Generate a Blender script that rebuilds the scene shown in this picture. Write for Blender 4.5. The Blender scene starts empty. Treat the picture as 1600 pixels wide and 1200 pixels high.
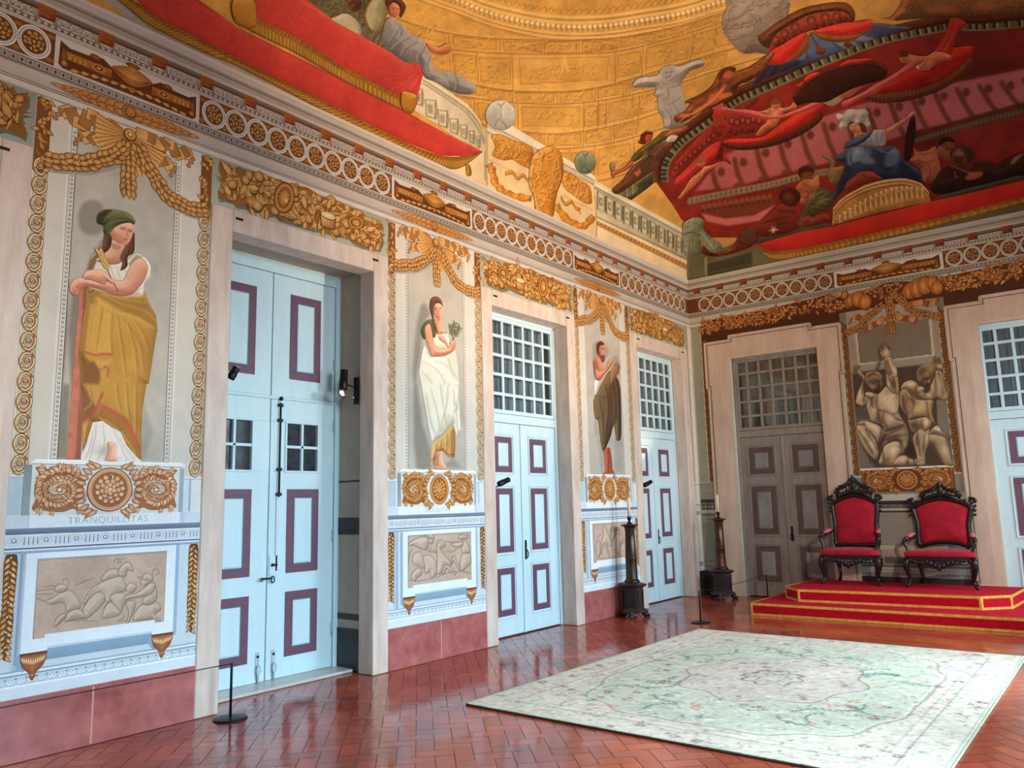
import bpy, math, random
import numpy as np
from mathutils import Vector, Matrix
from mathutils.geometry import delaunay_2d_cdt
random.seed(7); RNG=np.random.default_rng(7)
SC=bpy.context.scene; COL=SC.collection
# ---------------------------------------------------------------- camera
F=1227.378;YAW=math.radians(38.087765);PIT=math.radians(8.678994);ROL=math.radians(-1.359981)
CAM=np.array([5.968979,-12.815423,1.6])
def _rot(yaw,pitch,roll):
    cy,sy=math.cos(yaw),math.sin(yaw);cp,sp=math.cos(pitch),math.sin(pitch)
    f=np.array([-sy*cp,cy*cp,sp]);r=np.array([cy,sy,0.]);u=np.cross(r,f)
    c,s=math.cos(roll),math.sin(roll)
    return c*r+s*u,-s*r+c*u,f
RV,UV,FV=_rot(YAW,PIT,ROL)
cd=bpy.data.cameras.new('camera');cam=bpy.data.objects.new('camera',cd);COL.objects.link(cam);SC.camera=cam
cd.sensor_width=36;cd.lens=F*36/1600;cd.clip_start=.05
M=Matrix(((RV[0],UV[0],-FV[0],CAM[0]),(RV[1],UV[1],-FV[1],CAM[1]),(RV[2],UV[2],-FV[2],CAM[2]),(0,0,0,1)));cam.matrix_world=M
def rays(P):
    P=np.asarray(P,float).reshape(-1,2)
    return (P[:,0:1]-800)*RV+(600-P[:,1:2])*UV+F*FV
def on_plane(P,ax,val):
    d=rays(P);t=(val-CAM[ax])/d[:,ax];return CAM+d*t[:,None]
RW=6.6;ZW=5.5;YB=-17.   # room width, wall top, back wall
def ceil_z(x,y):
    e=1e-6
    d=(np.maximum(x,e)**-4.+np.maximum(RW-x,e)**-4.+np.maximum(-y,e)**-4.+np.maximum(y-YB,e)**-4.)**-.25
    q=1-np.minimum(d/3.3,1)
    return ZW+2.7*np.sqrt(np.maximum(1-q*q,0))
def on_room(P,off=.0):
    d=rays(P);d=d/np.linalg.norm(d,axis=1)[:,None];n=len(d)
    def inside(t):
        q=CAM+d*t[:,None];x,y,z=q.T
        return (x>0)&(x<RW)&(y<0)&(z>0)&((z<ZW)|(z<ceil_z(x,y)))
    lo=np.full(n,1.);hi=np.full(n,25.);found=np.zeros(n,bool)
    for t in np.linspace(1,22,140):
        tt=np.full(n,t);ins=inside(tt)&~found
        lo[ins]=t;new=(~ins)&~found;hi[new]=t;found|=new
    for _ in range(26):
        m=(lo+hi)/2;ins=inside(m);lo=np.where(ins,m,lo);hi=np.where(ins,hi,m)
    X=CAM+d*lo[:,None]
    if off:
        e=1e-3;x,y,z=X.T;cx=np.clip(x,.004,RW-.004);cy=np.clip(y,YB+.004,-.004)
        gx=(ceil_z(cx+e,cy)-ceil_z(cx-e,cy))/(2*e);gy=(ceil_z(cx,cy+e)-ceil_z(cx,cy-e))/(2*e)
        N=np.stack([gx,gy,-np.ones(n)],1);N/=np.linalg.norm(N,axis=1)[:,None];X=X+N*(off*1.5)
    return X
def CR(cx,cy,s,pts): return [(cx+x/s,cy+y/s) for x,y in pts]
# ---------------------------------------------------------------- colour / materials
def lin(c):
    a=np.asarray(c,float)/255.;return np.where(a<=.04045,a/12.92,((a+.055)/1.055)**2.4)
MATS={}
def mat(name,rgb,rough=.6,metal=0.,noise=0.,nscale=6.,rgb2=None,bump=0.,bscale=60.,spec=.4,coat=0.,stretch=None):
    if name in MATS: return MATS[name]
    m=bpy.data.materials.new(name);m.use_nodes=True;nt=m.node_tree;b=nt.nodes['Principled BSDF']
    c=lin(rgb);b.inputs['Base Color'].default_value=(*c,1);b.inputs['Roughness'].default_value=rough;b.inputs['Metallic'].default_value=metal
    b.inputs['Specular IOR Level'].default_value=spec
    if coat: b.inputs['Coat Weight'].default_value=coat;b.inputs['Coat Roughness'].default_value=.15
    tc=nt.nodes.new('ShaderNodeTexCoord');src=tc.outputs['Object']
    if stretch:
        mp=nt.nodes.new('ShaderNodeMapping');mp.inputs['Scale'].default_value=stretch;nt.links.new(src,mp.inputs[0]);src=mp.outputs[0]
    if noise>0 or rgb2 is not None:
        n=nt.nodes.new('ShaderNodeTexNoise');n.inputs['Scale'].default_value=nscale;n.inputs['Detail'].default_value=6;n.inputs['Roughness'].default_value=.65
        nt.links.new(src,n.inputs['Vector'])
        r=nt.nodes.new('ShaderNodeValToRGB');c2=lin(rgb2) if rgb2 is not None else np.clip(c*(1-noise),0,1)
        r.color_ramp.elements[0].position=.32;r.color_ramp.elements[1].position=.68
        r.color_ramp.elements[0].color=(*c2,1);r.color_ramp.elements[1].color=(*(c if rgb2 is not None else np.clip(c*(1+noise*.6),0,1)),1)
        nt.links.new(n.outputs['Fac'],r.inputs[0]);nt.links.new(r.outputs[0],b.inputs['Base Color'])
    if bump>0:
        n2=nt.nodes.new('ShaderNodeTexNoise');n2.inputs['Scale'].default_value=bscale;n2.inputs['Detail'].default_value=4;nt.links.new(src,n2.inputs['Vector'])
        bp=nt.nodes.new('ShaderNodeBump');bp.inputs['Strength'].default_value=bump;bp.inputs['Distance'].default_value=.01
        nt.links.new(n2.outputs['Fac'],bp.inputs['Height']);nt.links.new(bp.outputs[0],b.inputs['Normal'])
    MATS[name]=m;return m
def vcmat(name,rough=.75,noise=.12,nscale=5.,spec=.25,fine=.10,fscale=70.):
    """painted surface: colours stored per vertex, broken up by procedural mottling"""
    if name in MATS: return MATS[name]
    m=bpy.data.materials.new(name);m.use_nodes=True;nt=m.node_tree;b=nt.nodes['Principled BSDF']
    b.inputs['Roughness'].default_value=rough;b.inputs['Specular IOR Level'].default_value=spec
    a=nt.nodes.new('ShaderNodeAttribute');a.attribute_name='Col'
    tc=nt.nodes.new('ShaderNodeTexCoord');prev=a.outputs['Color']
    for sc,am in ((nscale,noise),(fscale,fine)):
        n=nt.nodes.new('ShaderNodeTexNoise');n.inputs['Scale'].default_value=sc;n.inputs['Detail'].default_value=5;nt.links.new(tc.outputs['Object'],n.inputs['Vector'])
        mr=nt.nodes.new('ShaderNodeMapRange');mr.inputs[1].default_value=.3;mr.inputs[2].default_value=.7;mr.inputs[3].default_value=1-am;mr.inputs[4].default_value=1+am
        nt.links.new(n.outputs['Fac'],mr.inputs[0])
        vm=nt.nodes.new('ShaderNodeVectorMath');vm.operation='SCALE';nt.links.new(prev,vm.inputs[0]);nt.links.new(mr.outputs[0],vm.inputs['Scale']);prev=vm.outputs[0]
    nt.links.new(prev,b.inputs['Base Color']);MATS[name]=m;return m
def emit(name,rgb,strength):
    m=bpy.data.materials.new(name);m.use_nodes=True;b=m.node_tree.nodes['Principled BSDF']
    b.inputs['Base Color'].default_value=(*lin(rgb),1);b.inputs['Emission Color'].default_value=(*lin(rgb),1);b.inputs['Emission Strength'].default_value=strength;return m
# ---------------------------------------------------------------- object helpers
def tag(o,label=None,cat=None,group=None,kind=None):
    if label: o['label']=label
    if cat: o['category']=cat
    if group: o['group']=group
    if kind: o['kind']=kind
    return o
def empty(name,loc=(0,0,0),label=None,cat=None,group=None,kind=None,rz=0.):
    o=bpy.data.objects.new(name,None);o.location=loc;o.rotation_euler=(0,0,rz);o.empty_display_size=.1;COL.objects.link(o)
    return tag(o,label,cat,group,kind)
def link(name,me,mats,parent=None):
    o=bpy.data.objects.new(name,me);COL.objects.link(o)
    for m in (mats if isinstance(mats,(list,tuple)) else [mats]): me.materials.append(m)
    if parent is not None: o.parent=parent
    return o
class MB:
    def __init__(s): s.v=[];s.f=[];s.mi=[];s.sm=[]
    def add(s,vs,fs,mi=0,sm=False):
        k=len(s.v);s.v+=[tuple(map(float,v)) for v in vs];s.f+=[tuple(i+k for i in f) for f in fs];s.mi+=[mi]*len(fs);s.sm+=[sm]*len(fs);return s
    def box(s,x0,x1,y0,y1,z0,z1,mi=0):
        x0,x1=sorted((x0,x1));y0,y1=sorted((y0,y1));z0,z1=sorted((z0,z1))
        return s.add([(x0,y0,z0),(x1,y0,z0),(x1,y1,z0),(x0,y1,z0),(x0,y0,z1),(x1,y0,z1),(x1,y1,z1),(x0,y1,z1)],[(3,2,1,0),(4,5,6,7),(0,1,5,4),(1,2,6,5),(2,3,7,6),(3,0,4,7)],mi)
    def bbox(s,x0,x1,y0,y1,z0,z1,b=.006,mi=0):
        """box with chamfered edges"""
        x0,x1=sorted((x0,x1));y0,y1=sorted((y0,y1));z0,z1=sorted((z0,z1));b=min(b,(x1-x0)/2.1,(y1-y0)/2.1,(z1-z0)/2.1)
        ring=lambda i,z:[(x0+i,y0+b,z),(x0+b,y0+i,z),(x1-b,y0+i,z),(x1-i,y0+b,z),(x1-i,y1-b,z),(x1-b,y1-i,z),(x0+b,y1-i,z),(x0+i,y1-b,z)]
        def r2(z,q): return [(x0+q,y0+max(b,q),z),(x0+max(b,q),y0+q,z),(x1-max(b,q),y0+q,z),(x1-q,y0+max(b,q),z),(x1-q,y1-max(b,q),z),(x1-max(b,q),y1-q,z),(x0+max(b,q),y1-q,z),(x0+q,y1-max(b,q),z)]
        vs=r2(z0,b)+r2(z0+b,0)+r2(z1-b,0)+r2(z1,b);fs=[tuple(range(7,-1,-1)),tuple(range(24,32))]
        for k in range(3):
            for i in range(8): j=(i+1)%8;fs.append((k*8+i,k*8+j,k*8+8+j,k*8+8+i))
        return s.add(vs,fs,mi)
    def prism(s,pts,a0,a1,axis='z',mi=0,sm=False):
        """extrude 2-D polygon; axis = extrusion axis; pts are the two other coords in xyz order"""
        n=len(pts)
        def P(p,a):
            return {'z':(p[0],p[1],a),'y':(p[0],a,p[1]),'x':(a,p[0],p[1])}[axis]
        vs=[P(p,a0) for p in pts]+[P(p,a1) for p in pts]
        fs=[tuple(range(n-1,-1,-1)),tuple(range(n,2*n))]+[(i,(i+1)%n,n+(i+1)%n,n+i) for i in range(n)]
        return s.add(vs,fs,mi,sm)
    def lathe(s,prof,c=(0,0,0),n=24,mi=0,sm=True,axis='z'):
        vs=[];fs=[];k=len(prof)
        for r,z in prof:
            for i in range(n):
                a=2*math.pi*i/n;p=(r*math.cos(a),r*math.sin(a),z)
                if axis=='x': p=(p[2],p[0],p[1])
                if axis=='y': p=(p[0],p[2],p[1])
                vs.append((c[0]+p[0],c[1]+p[1],c[2]+p[2]))
        for j in range(k-1):
            for i in range(n): i2=(i+1)%n;fs.append((j*n+i,j*n+i2,j*n+n+i2,j*n+n+i))
        fs.append(tuple(range(n-1,-1,-1)));fs.append(tuple(range((k-1)*n,k*n)))
        return s.add(vs,fs,mi,sm)
    def tube(s,pts,r,n=8,mi=0,closed=False,sm=True,flat=1.):
        pts=[Vector(p) for p in pts];k=len(pts);rr=r if isinstance(r,(list,tuple)) else [r]*k
        vs=[];fs=[];up=Vector((0,0,1));T0=None;N=None
        for i,p in enumerate(pts):
            a=pts[(i-1)%k] if (closed or i>0) else p;b=pts[(i+1)%k] if (closed or i<k-1) else p
            T=(b-a);T=T.normalized() if T.length>1e-9 else Vector((0,0,1))
            if N is None:
                N=T.cross(up)
                if N.length<.05: N=T.cross(Vector((1,0,0)))
                N.normalize()
            else:
                N=N-T*N.dot(T);N.normalize()
            B=T.cross(N)
            for j in range(n):
                t=2*math.pi*j/n;vs.append(p+N*(rr[i]*math.cos(t))+B*(rr[i]*flat*math.sin(t)))
        for i in range(k if closed else k-1):
            for j in range(n):
                i2=(i+1)%k;j2=(j+1)%n;fs.append((i*n+j,i*n+j2,i2*n+j2,i2*n+j))
        if not closed: fs.append(tuple(range(n-1,-1,-1)));fs.append(tuple(range((k-1)*n,k*n)))
        return s.add(vs,fs,mi,sm)
    def ball(s,c,r,mi=0,n=10,m=7):
        rx,ry,rz=(r,r,r) if not isinstance(r,(tuple,list)) else r
        vs=[(c[0],c[1],c[2]-rz)];fs=[]
        for j in range(1,m):
            ph=-math.pi/2+math.pi*j/m
            for i in range(n):
                a=2*math.pi*i/n;vs.append((c[0]+rx*math.cos(ph)*math.cos(a),c[1]+ry*math.cos(ph)*math.sin(a),c[2]+rz*math.sin(ph)))
        vs.append((c[0],c[1],c[2]+rz));L=len(vs)-1
        for i in range(n): fs.append((0,1+(i+1)%n,1+i));fs.append((L,L-n+i,L-n+(i+1)%n))
        for j in range(m-2):
            for i in range(n): a=1+j*n+i;b=1+j*n+(i+1)%n;fs.append((a,b,b+n,a+n))
        return s.add(vs,fs,mi,True)
    def build(s,name,mats,parent=None,**kw):
        me=bpy.data.meshes.new(name);me.from_pydata(s.v,[],s.f)
        me.polygons.foreach_set('material_index',s.mi);me.polygons.foreach_set('use_smooth',s.sm);me.update()
        o=link(name,me,mats,parent);tag(o,**kw);return o
def subd(o,lv=2):
    m=o.modifiers.new('s','SUBSURF');m.levels=lv;m.render_levels=lv;return o
def bevel(o,w=.004,seg=2):
    m=o.modifiers.new('b','BEVEL');m.width=w;m.segments=seg;m.limit_method='ANGLE';return o
def copy_tree(o,parent=None):
    c=o.copy();COL.objects.link(c);c.parent=parent
    for ch in o.children: copy_tree(ch,c)
    return c
# ---------------------------------------------------------------- painter
def smooth(pts,closed=False,n=6):
    P=np.asarray(pts,float)
    if len(P)<3: return P
    k=len(P);out=[]
    for i in range(k if closed else k-1):
        g=lambda j:P[j%k] if closed else P[min(max(j,0),k-1)]
        p0,p1,p2,p3=g(i-1),g(i),g(i+1),g(i+2)
        for t in np.arange(n)/n:
            out.append(.5*((2*p1)+(-p0+p2)*t+(2*p0-5*p1+4*p2-p3)*t*t+(-p0+3*p1-3*p2+p3)*t**3))
    if not closed: out.append(P[-1])
    return np.array(out)
def pip(Q,P):
    x,y=Q[:,0],Q[:,1];r=np.zeros(len(Q),bool);n=len(P)
    for i in range(n):
        x0,y0=P[i];x1,y1=P[(i+1)%n]
        if y0==y1: continue
        c=((y0>y)!=(y1>y))&(x<(x1-x0)*(y-y0)/(y1-y0)+x0);r^=c
    return r
def segdist(Q,P,closed=False,w=None):
    n=len(P);best=np.full(len(Q),1e9);bt=np.zeros(len(Q))
    tot=n if closed else n-1
    for i in range(tot):
        a=P[i];b=P[(i+1)%n];ab=b-a;L=ab@ab
        t=np.clip(((Q-a)@ab)/L,0,1) if L>1e-12 else np.zeros(len(Q))
        d=np.hypot(*(Q-a-t[:,None]*ab).T);m=d<best;best[m]=d[m];bt[m]=(i+t[m])/tot
    return best,bt
def _hash(ix,iy,seed):
    v=np.sin(ix*127.1+iy*311.7+seed*74.7)*43758.5453;return v-np.floor(v)
def vnoise(Q,scale,seed=0,oct=3):
    out=np.zeros(len(Q));amp=1.;tot=0
    for o in range(oct):
        q=Q/scale*(2**o);i=np.floor(q);f=q-i;f=f*f*(3-2*f)
        a=_hash(i[:,0],i[:,1],seed+o);b=_hash(i[:,0]+1,i[:,1],seed+o);c=_hash(i[:,0],i[:,1]+1,seed+o);d=_hash(i[:,0]+1,i[:,1]+1,seed+o)
        out+=amp*((a*(1-f[:,0])+b*f[:,0])*(1-f[:,1])+(c*(1-f[:,0])+d*f[:,0])*f[:,1]);tot+=amp;amp*=.5
    return out/tot
def evalops(Q,ops,base=(200,200,200)):
    """paint strokes, blobs and fills onto the points Q; works in sRGB 0-255"""
    C=np.tile(np.asarray(base,float),(len(Q),1))
    def mix(idx,a,col):
        C[idx]+=(np.asarray(col,float)-C[idx])*a[:,None]
    for op in ops:
        k=op[0]
        if k=='poly':       # pts,color,soft,alpha
            _,pts,col,soft,al=(list(op)+[1.5,1.][len(op)-3:])[:5] if len(op)<5 else op[:5]
            P=np.asarray(pts,float);lo=P.min(0)-soft*2-1;hi=P.max(0)+soft*2+1
            idx=np.where(((Q>lo)&(Q<hi)).all(1))[0]
            if not len(idx): continue
            q=Q[idx];d,_=segdist(q,P,True);d=np.where(pip(q,P),d,-d);a=np.clip(d/(2*soft)+.5,0,1);a=a*a*(3-2*a)*al
            mix(idx,a,col)
        elif k=='line':     # pts,width,color,soft,alpha[,taper]
            pts,w,col=op[1:4];soft=op[4] if len(op)>4 else .7;al=op[5] if len(op)>5 else 1.;tp=op[6] if len(op)>6 else 0
            P=np.asarray(pts,float);m=w+soft*2+1;lo=P.min(0)-m;hi=P.max(0)+m
            idx=np.where(((Q>lo)&(Q<hi)).all(1))[0]
            if not len(idx): continue
            d,t=segdist(Q[idx],P);ww=w/2*(1-tp*np.abs(2*t-1)**1.5)
            a=np.clip((ww-d)/(2*soft)+.5,0,1)*al;mix(idx,a,col)
        elif k=='blob':     # c,rx,ry,ang,color,alpha
            c,rx,ry,an,col,al=op[1:7];m=max(rx,ry)*2.6
            idx=np.where((np.abs(Q-np.asarray(c,float))<m).all(1))[0]
            if not len(idx): continue
            d=Q[idx]-np.asarray(c,float);ca,sa=math.cos(math.radians(an)),math.sin(math.radians(an))
            u=(d[:,0]*ca+d[:,1]*sa)/rx;v=(-d[:,0]*sa+d[:,1]*ca)/ry
            mix(idx,np.exp(-(u*u+v*v))*al,col)
        elif k=='disc':     # c,rx,ry,ang,color,soft,alpha
            c,rx,ry,an,col=op[1:6];soft=op[6] if len(op)>6 else .8;al=op[7] if len(op)>7 else 1.
            m=max(rx,ry)+soft*2+1
            idx=np.where((np.abs(Q-np.asarray(c,float))<m).all(1))[0]
            if not len(idx): continue
            d=Q[idx]-np.asarray(c,float);ca,sa=math.cos(math.radians(an)),math.sin(math.radians(an))
            u=(d[:,0]*ca+d[:,1]*sa)/rx;v=(-d[:,0]*sa+d[:,1]*ca)/ry;r=np.hypot(u,v)
            a=np.clip((1-r)*min(rx,ry)/(2*soft)+.5,0,1)*al;mix(idx,a,col)
        elif k=='grad':     # p0,p1,c0,c1,alpha
            p0,p1,c0,c1=[np.asarray(z,float) for z in op[1:5]];al=op[5] if len(op)>5 else 1.
            t=np.clip(((Q-p0)@(p1-p0))/((p1-p0)@(p1-p0)),0,1);C+=((c0+(c1-c0)*t[:,None])-C)*al
        elif k=='noise':    # scale,amp,seed
            n=vnoise(Q,op[1],op[3] if len(op)>3 else 1)-.5;C*=(1+n*2*op[2])[:,None]
        elif k=='form':     # pts,base,hi,lo,w,(lx,ly),soft : rounded body, lit from (lx,ly)
            pts,col,hi,lo,w,Ld=op[1:7];soft=op[7] if len(op)>7 else .8;al=op[8] if len(op)>8 else 1.
            P=np.asarray(pts,float);mn=P.min(0)-soft*2-1;mx=P.max(0)+soft*2+1
            idx=np.where(((Q>mn)&(Q<mx)).all(1))[0]
            if not len(idx): continue
            q=Q[idx];n=len(P);best=np.full(len(q),1e9);nx=np.zeros((len(q),2))
            for i in range(n):
                a_=P[i];ab=P[(i+1)%n]-a_;LL=ab@ab
                t=np.clip(((q-a_)@ab)/LL,0,1) if LL>1e-12 else np.zeros(len(q))
                v=a_+t[:,None]*ab-q;d=np.hypot(*v.T);m=d<best;best[m]=d[m];nx[m]=v[m]
            ins=pip(q,P);sd=np.where(ins,best,-best);a=np.clip(sd/(2*soft)+.5,0,1)*al
            u=nx/np.maximum(best,1e-6)[:,None]*np.where(ins,1,-1)[:,None];L2=np.asarray(Ld,float);L2=L2/np.hypot(*L2)
            t=(u@L2)*np.exp(-np.maximum(sd,0)/w);c=np.tile(np.asarray(col,float),(len(q),1))
            c+=(np.asarray(hi,float)-c)*np.clip(t,0,1)[:,None]*.95;c+=(np.asarray(lo,float)-c)*np.clip(-t,0,1)[:,None]*.95
            C[idx]+=(c-C[idx])*a[:,None]
        elif k=='fn':
            op[1](Q,C)
    return np.clip(C,0,255)
def curls(P,n,l,dark,hi,seed=1,w=1.4,al=.6,bias=None):
    """short paired dark/light brush curls scattered inside a shape"""
    P=np.asarray(P,float);rr=random.Random(seed);lo,hi_=P.min(0),P.max(0);o=[];k=0
    while k<n:
        Q=np.array([[rr.uniform(lo[0],hi_[0]),rr.uniform(lo[1],hi_[1])] for _ in range(40)]);m=pip(Q,P)
        for x,y in Q[m]:
            a=rr.uniform(0,6.28) if bias is None else bias+rr.gauss(0,.45);c=rr.choice((-1,1))*rr.uniform(.3,1.1);L=l*rr.uniform(.6,1.3);p=[(x,y)]
            for j in range(3): p.append((p[-1][0]+L/3*math.cos(a),p[-1][1]+L/3*math.sin(a)));a+=c
            o+=[('line',p,w,dark,.7,al,.5),('line',[(u-w*.8,v-w*.8) for u,v in p],w*.8,hi,.7,al*.9,.5)];k+=1
            if k>=n: break
        if not m.any(): break
    return o
ALB=1.0
def mesh_paint(name,outline,ops,place,h,base,mats,parent=None,dark=1.,holes=(),**kw):
    """triangulate the outline with an inner lattice of pitch h, colour every vertex, place it on its surface"""
    P=np.asarray(outline,float);L=np.hypot(*(np.roll(P,-1,0)-P).T);B=[]
    for i in range(len(P)):
        a=P[i];b=P[(i+1)%len(P)];k=max(1,int(round(L[i]/h)))
        for j in range(k): B.append(a+(b-a)*j/k)
    B=np.array(B);keep=np.hypot(*(B-np.roll(B,1,0)).T)>h*.15;B=B[keep]
    lo=P.min(0);hi=P.max(0);gx=np.arange(lo[0]+h/2,hi[0],h);gy=np.arange(lo[1]+h/2,hi[1],h)
    G=np.stack(np.meshgrid(gx,gy),-1).reshape(-1,2)
    if len(G):
        G=G[pip(G,B)]
        if len(G): d,_=segdist(G,B,True) if len(B)*len(G)<6e7 else segdist(G,P,True);G=G[d>h*.45]
    V=np.vstack([B,G]) if len(G) else B;nb=len(B)
    r=delaunay_2d_cdt([Vector(v) for v in V],[],[list(range(nb))],1,1e-7)
    V2=np.array([tuple(v) for v in r[0]]);fs=[tuple(f) for f in r[2]]
    Cc=evalops(V2,ops,base);X=place(V2)
    me=bpy.data.meshes.new(name)
    me.from_pydata([tuple(x) for x in X],[],fs)
    at=me.color_attributes.new('Col','FLOAT_COLOR','POINT');col=np.ones((len(V2),4),np.float32);col[:,:3]=lin(Cc)*dark
    at.data.foreach_set('color',col.ravel());me.update()
    # face the viewer / room
    n=me.polygons[0].normal
    c=np.mean(X,0)
    s=sum(p.normal.dot(Vector(CAM-np.array(p.center))) for p in list(me.polygons)[:40])
    if s<0: me.flip_normals()
    o=link(name,me,mats,parent);tag(o,**kw);return o
def grid_paint(name,lo,hi,h,ops,place,base,mats,parent=None,dark=1.,**kw):
    nx=max(2,int(round((hi[0]-lo[0])/h))+1);ny=max(2,int(round((hi[1]-lo[1])/h))+1)
    gx=np.linspace(lo[0],hi[0],nx);gy=np.linspace(lo[1],hi[1],ny);Q=np.stack(np.meshgrid(gx,gy),-1).reshape(-1,2)
    Cc=evalops(Q,ops,base);X=place(Q);me=bpy.data.meshes.new(name)
    i=np.arange(nx-1);j=np.arange(ny-1);a=(j[:,None]*nx+i).ravel();fs=np.stack([a,a+1,a+nx+1,a+nx],1)
    me.vertices.add(len(Q));me.vertices.foreach_set('co',X.astype(np.float32).ravel())
    me.loops.add(fs.size);me.loops.foreach_set('vertex_index',fs.ravel().astype(np.int32))
    me.polygons.add(len(fs));me.polygons.foreach_set('loop_start',np.arange(0,fs.size,4,dtype=np.int32))
    me.update(calc_edges=True)
    at=me.color_attributes.new('Col','FLOAT_COLOR','POINT');col=np.ones((len(Q),4),np.float32);col[:,:3]=lin(Cc)*dark
    at.data.foreach_set('color',col.ravel());me.update()
    p=me.polygons[len(fs)//2]
    if p.normal.dot(Vector(CAM)-p.center)<0: me.flip_normals()
    o=link(name,me,mats,parent);tag(o,**kw);return o
# placements: photograph frame -> wall planes ; wall metres -> wall planes
def PL(off): return lambda Q:on_plane(Q,0,off)          # traced outline on left wall
def PF(off): return lambda Q:on_plane(Q,1,-off)         # traced outline on far wall
def PC(off): return lambda Q:on_room(Q,off)             # traced outline on the vault
def WL(off): return lambda Q:np.stack([np.full(len(Q),off),Q[:,0],Q[:,1]],-1)   # (y,z) metres
def WF(off): return lambda Q:np.stack([Q[:,0],np.full(len(Q),-off),Q[:,1]],-1)  # (x,z) metres
# ================================================================ materials
m_fresco=vcmat('fresco_paint',.72,.05,4.,.25,.06,90.)
m_vault=vcmat('vault_fresco',.75,.12,2.5,.2,.10,45.)
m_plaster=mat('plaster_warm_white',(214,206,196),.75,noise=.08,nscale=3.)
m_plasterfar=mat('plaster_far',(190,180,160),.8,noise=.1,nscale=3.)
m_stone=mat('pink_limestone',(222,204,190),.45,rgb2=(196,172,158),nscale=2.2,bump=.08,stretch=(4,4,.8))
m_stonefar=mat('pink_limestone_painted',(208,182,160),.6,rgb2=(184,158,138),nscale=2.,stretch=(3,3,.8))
m_marble=mat('red_marble',(186,108,102),.25,rgb2=(146,76,74),nscale=5.,bump=.02)
m_door=mat('door_pale_blue',(196,220,226),.38,noise=.05,nscale=4.,bump=.05,bscale=25,stretch=(2,2,.4))
m_doorline=mat('door_groove_grey',(96,124,138),.6)
m_purple=mat('door_purple_band',(106,70,88),.45,noise=.06)
m_doorold=mat('old_door_grey',(146,136,124),.55,rgb2=(118,110,102),nscale=3,stretch=(3,3,.5))
m_doorold2=mat('old_door_brown',(98,74,66),.55,rgb2=(78,60,56),nscale=4)
m_doorold3=mat('old_door_field',(138,134,128),.55,rgb2=(116,112,108),nscale=4)
m_shutter=mat('grey_shutter',(150,160,170),.6,rgb2=(112,120,132),nscale=5,stretch=(6,6,.3))
m_iron=mat('wrought_iron',(40,40,44),.45,metal=.7)
m_steel=mat('painted_iron',(176,192,200),.4,metal=.2)
m_black=mat('black_metal',(18,18,20),.4,metal=.3)
m_darkglass=mat('dark_glass',(30,36,44),.06,rgb2=(66,72,76),nscale=9.,spec=.6)
m_darkplinth=mat('dark_plinth',(58,52,50),.4,rgb2=(34,31,30),nscale=7)
m_beige=mat('reveal_beige',(176,164,148),.75,noise=.08)
m_groove=mat('joint_dark',(60,50,46),.9)
def glassmat():
    m=bpy.data.materials.new('window_glass');m.use_nodes=True;nt=m.node_tree;nt.nodes.clear()
    o=nt.nodes.new('ShaderNodeOutputMaterial');t=nt.nodes.new('ShaderNodeBsdfTransparent');g=nt.nodes.new('ShaderNodeBsdfGlossy');g.inputs['Roughness'].default_value=.04
    t.inputs['Color'].default_value=(.88,.92,.93,1);mx=nt.nodes.new('ShaderNodeMixShader');mx.inputs[0].default_value=.07
    nt.links.new(t.outputs[0],mx.inputs[1]);nt.links.new(g.outputs[0],mx.inputs[2]);nt.links.new(mx.outputs[0],o.inputs[0]);return m
m_glass=glassmat()
# ================================================================ room shell
# door openings along the left wall (wall hole y0,y1,top) and along the far wall (x0,x1,top)
LD={0:(-12.62,-10.93),1:(-9.17,-7.43),2:(-5.60,-3.93),3:(-2.09,-.36)}
def wall_left():
    b=MB();X0=-.62;ZW=5.6;prev=YB
    for k,(a,c) in sorted(LD.items()):
        b.box(X0,0,prev,a,0,ZW);b.box(X0,0,a,c,4.10,ZW);prev=c
    b.box(X0,0,prev,0.,0,ZW);b.box(X0-.06,X0,YB,0.,-.2,ZW)
    b.build('wall_left',m_plaster,kind='structure')
wall_left()
FD={4:(.70,2.23),5:(4.37,5.90)}
ZT=5.6
b=MB();prev=-.62
for k,(a,c) in FD.items(): b.box(prev,a,0,.5,0,ZT);b.box(a,c,0,.5,4.02,ZT);prev=c
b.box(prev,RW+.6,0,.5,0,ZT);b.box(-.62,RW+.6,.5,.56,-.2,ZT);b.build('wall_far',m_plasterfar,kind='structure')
WINY=[-11.75,-8.30,-4.75,-1.22]
b=MB();prev=YB
for c in WINY: b.box(RW,RW+.6,prev,c-.85,0,ZT);b.box(RW,RW+.6,c-.85,c+.85,4.1,ZT);b.box(RW,RW+.6,c-.85,c+.85,0,.25);prev=c+.85
b.box(RW,RW+.6,prev,0.,0,ZT);b.build('wall_right',m_plaster,kind='structure')
b=MB();b.box(-.62,RW+.6,YB-.4,YB,0,ZT);b.build('wall_back',m_plaster,kind='structure')
# vault: closed shell above the walls
def vault():
    nx,ny=56,90
    tx=.5*RW*(1-np.cos(np.linspace(0,math.pi,nx)));ty=YB*.5*(1-np.cos(np.linspace(0,math.pi,ny)))
    X,Y=np.meshgrid(tx,ty);Z=ceil_z(np.clip(X,1e-4,RW-1e-4),np.clip(Y,YB+1e-4,-1e-4))+.05
    V=np.stack([X,Y,Z],-1).reshape(-1,3);b=MB()
    fs=[(j*nx+i,j*nx+i+1,j*nx+nx+i+1,j*nx+nx+i) for j in range(ny-1) for i in range(nx-1)]
    b.add(V,fs,0,True);o=b.build('ceiling',mat('vault_gold',(196,140,66),.75,rgb2=(166,108,44),nscale=2.5),kind='structure')
vault()
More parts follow.
